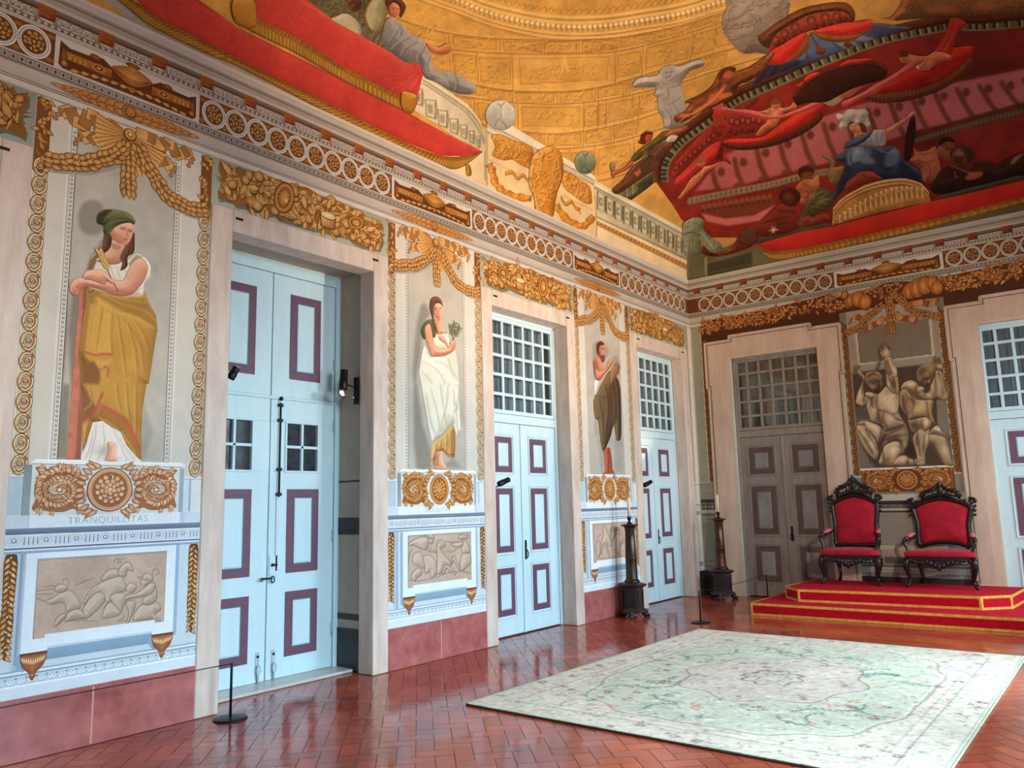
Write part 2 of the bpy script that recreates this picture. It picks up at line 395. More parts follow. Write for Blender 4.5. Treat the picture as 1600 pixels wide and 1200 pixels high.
# floor: herringbone clay tiles at 45 degrees
def floor():
    b=MB();b.box(-.62,RW+.6,YB-.3,.5,-.2,-.006);b.box(RW,RW+.6,YB,0,-.006,0)
    o=b.build('floor',[mat('floor_bed',(84,38,34),.5)],kind='structure')
    W,Lg=.125,.25;g=.0022;V=[];Fc=[];Cl=[];s=math.sqrt(.5);rr=random.Random(3)
    for i in range(-76,136):
        for j in range(-200,40):
            m=(i-j)%4
            if m==0: x0,y0,x1,y1=i,j,i+2,j+1
            elif m==2: x0,y0,x1,y1=i,j,i+1,j+2
            else: continue
            if m==2: y0,y1=j-1,j+1
            cx,cy=(x0+x1)/2*W,(y0+y1)/2*W
            X=(cx-cy)*s;Y=(cx+cy)*s-6.
            if not(-.75<X<RW+.15 and -13.6<Y<.15): continue
            tx,ty=rr.gauss(0,.0016),rr.gauss(0,.0016);k=len(V);sh=rr.uniform(.80,1.12);hu=rr.uniform(-.06,.06)
            for (px,py) in ((x0*W+g,y0*W+g),(x1*W-g,y0*W+g),(x1*W-g,y1*W-g),(x0*W+g,y1*W-g)):
                qx,qy=(px-py)*s,(px+py)*s-6.
                V.append((qx,qy,-.0022+(px-cx)*tx+(py-cy)*ty))
            Fc.append((k,k+1,k+2,k+3));Cl+=[(sh*(1+hu),sh,sh*(1-hu),1)]*4
    me=bpy.data.meshes.new('floor_tiles');me.from_pydata(V,[],Fc)
    at=me.color_attributes.new('Col','FLOAT_COLOR','POINT');at.data.foreach_set('color',np.array(Cl,np.float32).ravel());me.update()
    m=bpy.data.materials.new('terracotta_tiles');m.use_nodes=True;nt=m.node_tree;bs=nt.nodes['Principled BSDF']
    tc=nt.nodes.new('ShaderNodeTexCoord')
    n=nt.nodes.new('ShaderNodeTexNoise');n.inputs['Scale'].default_value=1.3;n.inputs['Detail'].default_value=6
    r=nt.nodes.new('ShaderNodeValToRGB');r.color_ramp.elements[0].position=.3;r.color_ramp.elements[1].position=.72
    r.color_ramp.elements[0].color=(*lin((140,56,42)),1);r.color_ramp.elements[1].color=(*lin((190,88,60)),1)
    nt.links.new(tc.outputs['Object'],n.inputs['Vector']);nt.links.new(n.outputs['Fac'],r.inputs[0])
    a=nt.nodes.new('ShaderNodeAttribute');a.attribute_name='Col';mx=nt.nodes.new('ShaderNodeVectorMath');mx.operation='MULTIPLY'
    nt.links.new(r.outputs[0],mx.inputs[0]);nt.links.new(a.outputs['Color'],mx.inputs[1]);nt.links.new(mx.outputs[0],bs.inputs['Base Color'])
    n2=nt.nodes.new('ShaderNodeTexNoise');n2.inputs['Scale'].default_value=3.;n2.inputs['Detail'].default_value=5
    mr=nt.nodes.new('ShaderNodeMapRange');mr.inputs[1].default_value=.35;mr.inputs[2].default_value=.7;mr.inputs[3].default_value=.07;mr.inputs[4].default_value=.24
    nt.links.new(tc.outputs['Object'],n2.inputs['Vector']);nt.links.new(n2.outputs['Fac'],mr.inputs[0]);nt.links.new(mr.outputs[0],bs.inputs['Roughness'])
    n3=nt.nodes.new('ShaderNodeTexNoise');n3.inputs['Scale'].default_value=22.;bp=nt.nodes.new('ShaderNodeBump');bp.inputs['Strength'].default_value=.06;bp.inputs['Distance'].default_value=.01
    nt.links.new(tc.outputs['Object'],n3.inputs['Vector']);nt.links.new(n3.outputs['Fac'],bp.inputs['Height']);nt.links.new(bp.outputs[0],bs.inputs['Normal'])
    bs.inputs['Specular IOR Level'].default_value=.55
    t=link('floor_tiles',me,m,o)
floor()
# ---------------------------------------------------------------- doorways (local frame: u along wall, v out of wall into room, z up)
class Wall:
    """maps (u,v,z) to world: left wall u=y, v=x ; far wall u=x, v=-y"""
    def __init__(s,w): s.w=w
    def box(s,mb,u0,u1,v0,v1,z0,z1,mi=0,bev=0.):
        f=mb.bbox if bev else mb.box
        a=(v0,v1,u0,u1,z0,z1) if s.w=='L' else (u0,u1,-v0,-v1,z0,z1)
        return f(*a,bev,mi) if bev else f(*a,mi)
    def pt(s,u,v,z): return (v,u,z) if s.w=='L' else (u,-v,z)
WLft=Wall('L');WFar=Wall('F')
def ring(W,mb,u0,u1,z0,z1,t,v0,v1,mi=0,bev=.003):
    W.box(mb,u0,u1,v0,v1,z0,z0+t,mi,bev);W.box(mb,u0,u1,v0,v1,z1-t,z1,mi,bev)
    W.box(mb,u0,u0+t,v0,v1,z0+t,z1-t,mi,bev);W.box(mb,u1-t,u1,v0,v1,z0+t,z1-t,mi,bev)
def raised(W,mb,u0,u1,z0,z1,v0,v1,b,mi=0):
    """panel field with bevelled margin"""
    o=[(u0,z0),(u1,z0),(u1,z1),(u0,z1)];i=[(u0+b,z0+b),(u1-b,z0+b),(u1-b,z1-b),(u0+b,z1-b)]
    vs=[W.pt(u,v0,z) for u,z in o]+[W.pt(u,v1,z) for u,z in i]
    mb.add(vs,[(4,5,6,7)]+[(k,(k+1)%4,4+(k+1)%4,4+k) for k in range(4)],mi)
def stone_trim(n,u0,u1,iu0,iu1,zo,zi,v0=-.2,v1=.015):
    b=MB();W=WLft
    W.box(b,u0,iu0,v0,v1,0,zo,0,.008);W.box(b,iu1,u1,v0,v1,0,zo,0,.008);W.box(b,iu0,iu1,v0,v1,zi,zo,0,.008)
    o=b.build('trim_%d'%n,m_stone,kind='structure')
    g=MB()
    for u,z in ((iu0+.02,4.13),(iu1-.02,4.13)): W.box(g,u,u+.07,v1-.002,v1+.012,z,z+.018,0)
    g.build('iron_peg',m_iron,o)
    return o
stone_trim(1,-9.326,-7.286,-9.12,-7.489,4.22,4.017)
stone_trim(2,-5.775,-3.756,-5.572,-3.948,4.22,4.017)
stone_trim(3,-2.209,-.206,-2.005,-.405,4.22,4.017)
stone_trim(10,-12.77,-10.727,-12.57,-10.93,4.22,4.017)
def panel(W,root,u0,u1,z0,z1,v,bw,mats,outer=.035,ow=True):
    """door panel: purple band with moulded edge, raised pale field as sub-part"""
    b=MB()
    ring(W,b,u0,u1,z0,z1,bw,v,v+.007,0,.002)
    if ow: ring(W,b,u0-outer,u1+outer,z0-outer,z1+outer,.014,v,v+.012,1,.004)
    p=b.build('panel_band',[mats[0],mats[1]],root)
    f=MB();raised(W,f,u0+bw,u1-bw,z0+bw,z1-bw,v+.002,v+.014,.022,0)
    ring(W,f,u0+bw,u1-bw,z0+bw,z1-bw,.008,v,v+.011,1,.002)
    f.build('panel_field',[mats[2],mats[3]],p)
def lattice(W,root,u0,u1,z0,z1,nu,nz,v,mw=.04,mats=None,shut=True):
    b=MB();ring(W,b,u0,u1,z0,z1,.05,v-.03,v+.012,0,.004)
    for i in range(1,nu): u=u0+(u1-u0)*i/nu;W.box(b,u-mw/2,u+mw/2,v-.025,v+.004,z0+.05,z1-.05,0,.004)
    for j in range(1,nz):
        z=z0+(z1-z0)*j/nz
        W.box(b,u0+.05,u1-.05,v-.024,v+.006,z-mw/2,z+mw/2,0,.004)
    o=b.build('transom_lattice',mats[0],root)
    g=MB();W.box(g,u0+.02,u1-.02,v-.022,v-.018,z0+.02,z1-.02);g.build('pane',m_glass,o)
    s=MB();n=9
    for i in range(n):
        a=u0+(u1-u0)*i/n;c=u0+(u1-u0)*(i+1)/n;W.box(s,a+.004,c-.004,v-.13-(i%2)*.015,v-.1-(i%3)*.008,z0-.03,z1+.03)
    W.box(s,u0,u1,v-.16,v-.14,z0-.03,z1+.03)
    s.build('shutter_boards',mats[1],root)
    return o
PZ=((.25,.82),(1.01,1.795),(1.995,2.44))
def door_std(n,W,c,v,half,top,mats,bw=.07,lat=(7,5),handle=True,pu=(.19,.545),lw=.8):
    root=empty('door_%d'%n,W.pt(c,v,0),kind='structure')
    root_inv=root.matrix_basis.inverted()
    e=empty('door_%d_frame'%n) if False else None
    b=MB();h=half
    W.box(b,c-h-.06,c-h+.03,v-.06,v+.02,0,top+.02,0,.006);W.box(b,c+h-.03,c+h+.06,v-.06,v+.02,0,top+.02,0,.006)
    W.box(b,c-h,c+h,v-.06,v+.02,top-.05,top+.02,0,.006);W.box(b,c-h,c+h,v-.06,v+.016,2.62,2.73,0,.006)
    parts=[b.build('door_frame',mats[1])]
    for s in (-1,1):
        l=MB();a0,a1=sorted((c+s*.006,c+s*(h-.03)))
        W.box(l,a0,a1,v-.05,v,.012,2.615,0,.004)
        W.box(l,a0+.02,a1-.02,v-.003,v+.004,.02,.13,0,.002)
        lf=l.build('leaf',mats[1]);parts.append(lf)
        for z0,z1 in PZ:
            q0,q1=sorted((c+s*pu[0],c+s*pu[1]));panel(W,lf,q0,q1,z0,z1,v,bw,(mats[0],mats[1],mats[2],mats[3]))
    sr=MB();W.box(sr,c-.02,c+.02,v,v+.016,.012,2.615,0,.005);parts.append(sr.build('astragal',mats[1]))
    hold=MB()
    parts.append(lattice(W,None,c-h+.03,c+h-.03,2.735,top-.05,lat[0],lat[1],v,mats=(mats[1],mats[4])))
    for o in list(COL.objects):
        if o.name.startswith('shutter_boards') and o.parent is None: parts.append(o)
    if handle:
        g=MB();W.box(g,c+.035,c+.075,v,v+.006,.9,1.14,0,.003)
        a=W.pt(c+.055,v+.02,1.0);g.tube([W.pt(c+.055+.03*math.sin(t),v+.02,.965-.045*math.cos(t)) for t in np.linspace(0,2*math.pi,14)[:-1]],.006,6,closed=True);g.ball(W.pt(c+.055,v+.015,1.01),.014)
        g.ball(W.pt(c+.055,v+.006,1.10),(.012,.012,.02));parts.append(g.build('handle',m_iron))
    for p in parts: p.parent=root;p.matrix_parent_inverse=root_inv
    return root
dm=(m_purple,m_door,m_door,m_doorline,m_shutter)
door_std(2,WLft,-4.745,-.24,.80,4.03,dm)
door_std(3,WLft,-1.215,-.22,.815,4.03,dm)
door_std(9,WLft,-11.75,-.24,.80,4.03,dm,handle=False)
dmo=(m_doorold2,m_doorold,m_doorold3,m_doorold,mat('old_pane_grey',(96,96,88),.4,rgb2=(70,72,66),nscale=6))
door_std(4,WFar,1.465,-.10,.755,4.0,dmo,bw=.09,pu=(.16,.57))
door_std(5,WFar,5.135,-.10,.755,4.0,dm,bw=.08,pu=(.12,.50))
def door_one():
    W=WLft;v=-.585;c=-8.28;root=empty('door_1',W.pt(c,v,0),kind='structure');inv=root.matrix_basis.inverted();P=[]
    b=MB();W.box(b,-7.50,-7.42,v-.05,v+.02,0,4.1,0,.006);W.box(b,-9.18,-9.06,v-.05,v+.02,0,4.1,0,.006);W.box(b,-9.1,-7.45,v-.05,v+.008,3.95,4.1,0,.006)
    P.append(b.build('door_frame',m_door))
    for s,(u0,u1) in ((1,(-8.275,-7.505)),(-1,(-9.06,-8.285))):
        l=MB();W.box(l,u0,u1,v-.05,v,2.70,3.945,0,.004);lf=l.build('upper_leaf',m_door);P.append(lf)
        q=(-8.075,-7.695) if s>0 else (-8.855,-8.472)
        panel(W,lf,q[0],q[1],2.89,3.765,v,.08,(m_purple,m_door,m_door,m_doorline),ow=False)
        # lower leaf, with a four-pane light cut near its top
        l=MB();g0,g1=(-8.095,-7.712) if s>0 else (-8.86,-8.478)
        W.box(l,u0,u1,v-.05,v,.03,1.965,0,.004);W.box(l,u0,u1,v-.05,v,2.45,2.675,0,.004)
        W.box(l,u0,g0,v-.05,v,1.965,2.45);W.box(l,g1,u1,v-.05,v,1.965,2.45)
        lf=l.build('leaf',m_door);P.append(lf)
        for z0,z1 in ((.213,.815),(.99,1.795)): panel(W,lf,q[0],q[1],z0,z1,v,.08,(m_purple,m_door,m_door,m_doorline),ow=False)
        k=MB();ring(W,k,g0-.015,g1+.015,1.955,2.465,.022,v-.03,v+.012,0,.003);W.box(k,(g0+g1)/2-.014,(g0+g1)/2+.014,v-.03,v+.006,1.97,2.45,0,.003);W.box(k,g0,g1,v-.03,v+.006,2.197,2.225,0,.003)
        wl=k.build('leaf_window',m_door,lf);g=MB();W.box(g,g0,g1,v-.035,v-.03,1.965,2.45);g.build('pane',m_darkglass,wl)
        # foot bolt
        bo=MB();uu=c+s*.085;W.box(bo,uu-.022,uu+.022,v,v+.006,.06,.30,0,.003);bo.tube([W.pt(uu,v+.016,z) for z in (.02,.1,.18)],.011,8);
        bo.tube([W.pt(uu+.01*math.cos(t)*2.2,v+.03,.14+.045*math.sin(t)) for t in np.linspace(0,6.28,12)[:-1]],.005,6,closed=True);bo.ball(W.pt(uu,v+.012,.26),.012,1)
        P.append(bo.build('foot_bolt',[m_steel,m_iron]))
    r=MB();W.box(r,-9.06,-7.505,v-.04,v+.02,2.672,2.705,0,.006);P.append(r.build('rail',m_door))
    r=MB();W.box(r,-8.195,-8.165,v,v+.014,1.70,2.66,0,.003);r.tube([W.pt(-8.18,v+.022,z) for z in (1.72,2.1,2.64)],.009,8,1)
    for z in (1.73,1.97,2.45,2.6): W.box(r,-8.205,-8.155,v,v+.034,z,z+.03,1,.003)
    r.ball(W.pt(-8.18,v+.025,2.68),.022,1)
    W.box(r,-8.20,-8.16,v,v+.012,1.02,1.72,0,.003)
    P.append(r.build('espagnolette',[m_door,m_iron]))
    r=MB();W.box(r,-8.265,-8.175,v,v+.012,.98,1.17,0,.003);r.tube([W.pt(u,v+.03,1.08) for u in (-8.25,-8.19)],.009,8,1);r.ball(W.pt(-8.235,v+.025,1.08),.016,1)
    r.tube([W.pt(u,v+.04,z) for u,z in ((-8.25,.955),(-8.3,.962),(-8.36,.96))],.008,8,1);r.tube([W.pt(-8.365+.015*math.cos(t),v+.04,.955+.018*math.sin(t)) for t in np.linspace(0,6.28,10)[:-1]],.004,6,1,closed=True)
    r.tube([W.pt(-8.235+.02*math.cos(t),v+.03,.945+.03*math.sin(t)) for t in np.linspace(0,6.28,10)[:-1]],.006,6,1,closed=True)
    P.append(r.build('handle',[m_door,m_iron]))
    for z in (.40,1.32,2.44,3.1):
        h=MB();h.tube([W.pt(-7.515,v+.012,z-.06),W.pt(-7.515,v+.012,z+.06)],.009,8);P.append(h.build('hinge',m_steel))
    for p in P: p.parent=root;p.matrix_parent_inverse=inv
    # deep reveal behind the stone surround (inner linings), stone sill
    b=MB();W.box(b,-7.445,-7.43,v,-.2,.405,4.1);W.box(b,-9.17,-9.155,v,-.2,.405,4.1);W.box(b,-9.17,-7.43,v,-.2,4.075,4.10)
    ln=b.build('trim_4',m_beige,kind='structure')
    b=MB();W.box(b,-7.455,-7.43,v,-.2,0,.405);W.box(b,-9.17,-9.145,v,-.2,0,.405);b.build('trim_5',m_darkplinth,kind='structure')
    b=MB()
    W.box(b,-7.452,-7.445,v,-.2,1.33,1.50);W.box(b,-7.449,-7.445,v,-.2,.49,.55)
    W.box(b,-7.449,-7.445,v,-.2,1.86,1.88)
    q=b.build('painted_moulding',m_darkplinth,ln)
    b=MB();W.box(b,-9.14,-7.46,v-.02,-.30,0,.028,0,.006);b.build('trim_6',mat('sill_stone',(196,190,184),.3,noise=.1),kind='structure')
door_one()
# reveals of doors 2 and 3: stone returns to the door plane are part of the surround (depth .2); close the gap
for n,(a,c,vv) in {7:(-5.572,-3.948,-.24),8:(-2.005,-.405,-.22)}.items():
    b=MB();W=WLft;W.box(b,a-.03,a,-.3,-.2,0,4.05);W.box(b,c,c+.02,-.3,-.2,0,4.05);W.box(b,a,c,-.3,-.2,4.017,4.06);b.build('trim_%d'%n,m_stone,kind='structure')
# far surrounds: eared stone frame with stepped inner moulding
def eared(n,c):
    W=WFar;b=MB()
    ho,hi=1.147,.755;o=[(c-1.12,.0),(c-1.12,3.50),(c-1.152,3.50),(c-1.152,4.315),(c-.70,4.315),(c-.70,4.388),(c+.70,4.388),(c+.70,4.315),(c+1.152,4.315),(c+1.152,3.50),(c+1.12,3.50),(c+1.12,0)]
    i=[(c-.885,0),(c-.885,4.03),(c+.885,4.03),(c+.885,0)]
    def slab(poly,v0,v1,mi):  # polygon with a doorway notch, extruded
        n_=len(poly);vs=[W.pt(u,v0,z) for u,z in poly]+[W.pt(u,v1,z) for u,z in poly]
        b.add(vs,[tuple(range(n_-1,-1,-1)),tuple(range(n_,2*n_))]+[(k,(k+1)%n_,n_+(k+1)%n_,n_+k) for k in range(n_)],mi)
    slab(o+i[::-1],-.02,.015,0)
    # outer fillet lines
    for q,t,vv in ((o,.014,.026),):
        pass
    # raised edge line following the eared outline
    ol=[Vector((u,0,z)) for u,z in o]
    for k in range(len(o)-1):
        (u0,z0),(u1,z1)=o[k],o[k+1]
        W.box(b,min(u0,u1)-.008,max(u0,u1)+.008,.015,.030,min(z0,z1)-.008,max(z0,z1)+.008,0)
    s=lambda d:[(c-1.12+d,.34),(c-1.12+d,3.50+d),(c-1.152+d,3.50+d),(c-1.152+d,4.315-d),(c-.70-0*d+d,4.315-d),(c-.70+d,4.388-d),(c+.70-d,4.388-d),(c+.70-d,4.315-d),(c+1.152-d,4.315-d),(c+1.152-d,3.50+d),(c+1.12-d,3.50+d),(c+1.12-d,.34)]
    q=s(.045)
    for k in range(len(q)-1):
        (u0,z0),(u1,z1)=q[k],q[k+1];W.box(b,min(u0,u1)-.004,max(u0,u1)+.004,.015,.021,min(z0,z1)-.004,max(z0,z1)+.004,1)
    # inner bevel
    prof=[(.885,.015),(.885,-.02),(.755,-.16),(.755,.0),(.79,.005)]
    for sg in (-1,1): b.prism([(c+sg*r,-v) for r,v in prof],0,4.03,'z',0)
    b.prism([(-v,z) for z,v in ((4.06,.015),(4.06,-.02),(3.985,-.16),(3.985,0.),(4.01,.005))],c-.885,c+.885,'x',0)
    for sg in (-1,1): W.box(b,c+sg*.875,c+sg*1.135,.015,.028,0,.34,0,.006)
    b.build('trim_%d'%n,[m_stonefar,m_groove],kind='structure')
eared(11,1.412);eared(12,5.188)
# red marble skirting between the doorways
def skirt(name,W,u0,u1,z1,mm,joint=None):
    b=MB();W.box(b,u0,u1,-.01,.012,0,z1,0,.003);o=b.build(name,mm,bpy.data.objects['wall_left' if W.w=='L' else 'wall_far'],kind='structure')
    if joint: 
        g=MB();W.box(g,joint-.006,joint+.006,.011,.0135,.01,z1-.01);g.build('skirting_joint',mat('joint_pale',(200,150,140),.6),o)
skirt('baseboard_left',WLft,-10.727,-9.326,.403,m_marble,-10.1)
skirt('baseboard_left.001',WLft,-7.286,-5.775,.403,m_marble,-6.53)
skirt('baseboard_left.002',WLft,-3.756,-2.209,.403,m_marble,-2.9)
skirt('baseboard_left.003',WLft,-.206,0,.403,m_darkplinth)
skirt('baseboard_far',WFar,0,.27,.403,m_darkplinth);skirt('baseboard_far.001',WFar,2.56,4.05,.403,m_darkplinth)
# windows in the right wall (daylight)
def win(n,c):
    root=empty('window_%d'%n,(RW+.3,c,.25),kind='structure');inv=root.matrix_basis.inverted()
    b=MB();X=RW+.30
    for a in (c-.85,c+.79): b.box(X,X+.07,a,a+.06,.25,4.1)
    for z in (.25,2.6,4.02): b.box(X,X+.07,c-.85,c+.85,z,z+.08)
    b.box(X,X+.07,c-.03,c+.03,.25,4.1)
    for z in (.8,1.4,2.0,3.1,3.55): b.box(X+.01,X+.05,c-.8,c+.8,z,z+.03)
    o=b.build('window_frame',m_door)
    g=MB();g.box(X+.03,X+.034,c-.8,c+.8,.3,4.05);p=g.build('pane',m_glass)
    for q in (o,p): q.parent=root;q.matrix_parent_inverse=inv
for k,c in enumerate(WINY): win(k+1,c)
# ================================================================ furniture
m_velvet=mat('red_velvet',(176,16,40),.75,rgb2=(140,8,30),nscale=9,spec=.25,bump=.05,bscale=140)
m_velvet.node_tree.nodes['Principled BSDF'].inputs['Sheen Weight'].default_value=.08
m_arm=mat('pink_velvet',(206,84,96),.7,noise=.08)
m_wood=mat('ebonised_wood',(30,19,19),.32,rgb2=(18,12,13),nscale=9)
m_carpet=mat('red_carpet',(184,10,34),.9,rgb2=(160,6,28),nscale=14,spec=.15,bump=.1,bscale=220)
m_braid=mat('gold_braid',(226,176,74),.5,rgb2=(190,132,44),nscale=18,bump=.15,bscale=160)
def dais():
    root=empty('dais',(3.3,-1,0),'two-step red carpeted dais edged in gold braid under the throne armchairs','dais')
    def step(nm,poly,z0,z1,wall):
        b=MB();b.prism(poly,z0,z1,'z');o=b.build(nm,m_carpet);o.parent=root;o.matrix_parent_inverse=root.matrix_basis.inverted();bevel(o,.006,2)
        g=MB();n=len(poly);t=.030
        for k in range(n):
            (xa,ya),(xb,yb)=poly[k],poly[(k+1)%n]
            if abs(ya-wall)<1e-6 and abs(yb-wall)<1e-6: continue
            dx,dy=xb-xa,yb-ya;L=math.hypot(dx,dy);nx,ny=dy/L,-dx/L
            def strip(pa,pb,za,zb,w=.004):
                (x0,y0),(x1,y1)=pa,pb
                vs=[(x0,y0,za),(x1,y1,za),(x1+nx*w,y1+ny*w,za),(x0+nx*w,y0+ny*w,za)];vs+=[(a,c,zb) for a,c,_ in vs]
                g.add(vs,[(3,2,1,0),(4,5,6,7),(0,1,5,4),(1,2,6,5),(2,3,7,6),(3,0,4,7)])
            e=.004;A=(xa-dx/L*e,ya-dy/L*e);B=(xb+dx/L*e,yb+dy/L*e)
            strip(A,B,z0,z0+t);strip(A,B,z1-t,z1+.003)
            P=(xa+dx/L*t*.8,ya+dy/L*t*.8);Q=(xb-dx/L*t*.8,yb-dy/L*t*.8)
            strip(A,P,z0+t,z1-t);strip(Q,B,z0+t,z1-t)
        q=g.build('gold_braid',m_braid,o)
        return o
    step('lower_step',[(1.58,-.03),(1.58,-1.955),(5.06,-1.90),(5.06,-.03)],0,.164,-.03)
    step('upper_step',[(1.90,-.03),(1.81,-1.20),(2.10,-1.535),(4.295,-1.37),(4.59,-1.06),(4.65,-.03)],.164,.33,-.03)
dais()
def throne(loc,label,wide):
    """carved armchair; local frame: x across, -y to the front, z up from the dais"""
    root=empty('throne_armchair',loc,label,'chair','carved throne armchairs on the dais')
    fw,bw=(.40,.29) if not wide else (.425,.335)   # half widths of seat front / seat back
    bh=(.29,.285,.30) if not wide else (.31,.31,.345)
    zb0,zb1=.56,1.20 if not wide else 1.13
    # seat frame & cushion
    yF,yB=-.36,.16
    ol=[(-fw,yF),(-fw*.5,yF-.03),(0,yF-.045),(fw*.5,yF-.03),(fw,yF),(fw*.98,yF+.1),(bw,yB),(-bw,yB),(-fw*.98,yF+.1)]
    b=MB();b.prism(ol,.36,.425);o=b.build('seat_frame',m_wood,root);bevel(o,.012,2)
    S=smooth([(x*.99,y) for x,y in ol],True,4);n=len(S);b=MB();vs=[];lv=[(1.0,.425),(1.015,.45),(.99,.478),(.85,.498),(.5,.515),(.0,.52)]
    for k,z in lv: vs+=[(x*k,(-.1)+(y+.1)*k,z) for x,y in S]
    fs=[(j*n+i,j*n+(i+1)%n,(j+1)*n+(i+1)%n,(j+1)*n+i) for j in range(len(lv)-1) for i in range(n)]
    b.add(vs,fs,0,True);b.build('seat',m_velvet,root)
    # carved apron with shell drop
    b=MB();rr=random.Random(5)
    for i in range(15):
        t=-1+2*i/14;x=t*fw*.86;z=.345-.055*math.exp(-(t*2.6)**2)-.012*math.cos(t*9);y=yF-.045*(1-t*t)-.005
        b.ball((x,y,z+.012),(.034,.016,.028+.02*math.exp(-(t*3)**2)),0,8,5)
    b.ball((0,yF-.052,.275),(.035,.014,.04),0);b.tube([(-fw*.8,yF-.02,.34),(-fw*.4,yF-.04,.325),(0,yF-.05,.285),(fw*.4,yF-.04,.325),(fw*.8,yF-.02,.34)],.016,8)
    b.build('apron',m_wood,root)
    # cabriole legs
    for sx in (-1,1):
        for front in (1,0):
            b=MB()
            if front: x,y,d=sx*(fw-.03),yF+.03,(sx*.7,-.7)
            else: x,y,d=sx*(bw-.015),yB-.03,(sx*.55,.8)
            prof=[(.40,0.0,.042),(.34,.03,.046),(.27,.035,.040),(.19,.012,.030),(.11,-.012,.022),(.05,0.0,.020),(.034,.03,.026),(.024,.042,.018)]
            b.tube([(x+d[0]*o_,y+d[1]*o_,z) for z,o_,_ in prof],[r for *_,r in prof],10)
            b.ball((x+d[0]*.04,y+d[1]*.04,.022),(.028,.028,.022));b.ball((x+d[0]*.045,y+d[1]*.045,.33),(.034,.034,.045))
            b.tube([(x+d[0]*(.05+.016*math.cos(t)),y+d[1]*(.05+.016*math.cos(t)),.05+.016*math.sin(t)) for t in np.linspace(0,4.6,9)],.008,6)
            o=b.build('leg',m_wood,root)
    # back: shaped frame around a padded panel
    def yb(z): return yB-.02+.10*(z-.42)*.75
    cp=[(-bh[0]*.92,zb0),(-bh[0]*.98,zb0+.10),(-bh[1]*.97,zb0+.28),(-bh[2]*.98,zb0+.46),(-bh[2]*1.0,zb1-.075),(-bh[2]*.84,zb1-.03),(-bh[2]*.5,zb1+.02),(0,zb1+.055)]
    low=[(0,zb0-.012 if not wide else zb0+.045),(-bh[0]*.5,zb0-.005 if not wide else zb0+.03)]
    half=cp;full=half+[(-x,z) for x,z in half[::-1][1:]]+[(-x,z) for x,z in low[::-1][:1]]+[low[0]]+low[1:]
    full=smooth(full,True,5)
    b=MB();vs=[];n=len(full);cx,cz=0,(zb0+zb1)/2
    lv=[(1.,.0),(1.,-.02),(.93,-.042),(.75,-.055),(.4,-.066),(.0,-.07)]
    for k,dy in lv: vs+=[(x*k,yb(cz+(z-cz)*k)+dy,cz+(z-cz)*k) for x,z in full]
    fs=[(j*n+i,j*n+(i+1)%n,(j+1)*n+(i+1)%n,(j+1)*n+i) for j in range(len(lv)-1) for i in range(n)]+[tuple(range(n))]
    b.add(vs,fs,0,True);b.build('backrest',m_velvet,root)
    b=MB();fr=[(x*1.07,yb(z)-.018,cz+(z-cz)*1.045) for x,z in full];b.tube(fr,.034,8,closed=True,flat=.9)
    b.tube([(x*1.13,yb(z)-.01,cz+(z-cz)*1.07) for x,z in full],.017,6,closed=True)
    for i in range(0,n,3):
        x,z=full[i];b.ball((x*1.13,yb(z)-.025,cz+(z-cz)*1.075),(.020,.018,.026),0,7,5)
    for sx in (-1,1):    # stiles down to the seat, ears
        b.tube([(sx*bh[0]*.98,yb(zb0)-.01,zb0+.06),(sx*bh[0]*.96,yB-.015,.5),(sx*bw*.97,yB-.02,.40)],[.03,.032,.03],8)
        ex,ez=sx*bh[2]*1.10,zb1-.01
        b.tube([(ex+sx*(.012+.045*(1-t/6.)*math.cos(t*1.3)),yb(zb1)-.02,ez+.035+.05*(1-t/6.)*math.sin(t*1.3)) for t in np.linspace(0,5.2,14)],[.022]*8+[.018]*6,8)
        for q,(dx,dz) in enumerate(((.045,.075),(.07,.03),(.01,.085),(.062,-.03),(.055,-.09),(.05,-.15))): b.ball((ex+sx*(dx-.02),yb(zb1)-.02,ez+dz),(.024,.02,.02),0,7,5)
    b.build('back_frame',m_wood,root)
    # pierced crest
    b=MB();zt=zb1+.09;H=.27 if not wide else .20;wv=.25 if not wide else .24;Y=yb(zb1)-.015
    b.tube([(-wv,Y,zt-.05),(-wv*.5,Y,zt+.015),(0,Y,zt+.04),(wv*.5,Y,zt+.015),(wv,Y,zt-.05)],.026,8)
    for sx in (-1,1):
        b.tube([(sx*wv*.98,Y,zt-.03),(sx*wv*.95,Y,zt+.05),(sx*wv*.7,Y,zt+H*.42),(sx*wv*.42,Y,zt+H*.50),(sx*wv*.16,Y,zt+H*.78)],[.02,.024,.024,.02,.016],8)
        b.tube([(sx*(wv*.46+.045*(1-t/7)*math.cos(t)),Y,zt+H*.27+.045*(1-t/7)*math.sin(t)) for t in np.linspace(0,6,14)],.013,6)
        b.tube([(sx*(.05+.03*math.cos(t)),Y,zt+H*.4+.05*math.sin(t)) for t in np.linspace(.4,5,12)],.012,6)
        for (ux,uz,r) in ((1.02,.12,.032),(.92,.30,.034),(.74,.45,.032),(.55,.50,.03),(.36,.60,.028),(.22,.72,.026),(.12,.86,.022),(.8,.1,.02),(.62,.14,.018),(.25,.2,.02)):
            b.ball((sx*wv*ux,Y,zt+H*uz),(r*1.15,r*.7,r*.9),0,7,5)
    b.ball((0,Y,zt+H*.5),(.04,.025,.07));b.ball((0,Y,zt+H*.83),(.028,.02,.045));b.ball((0,Y,zt+H*1.0),(.018,.014,.03))
    b.build('crest',m_wood,root)
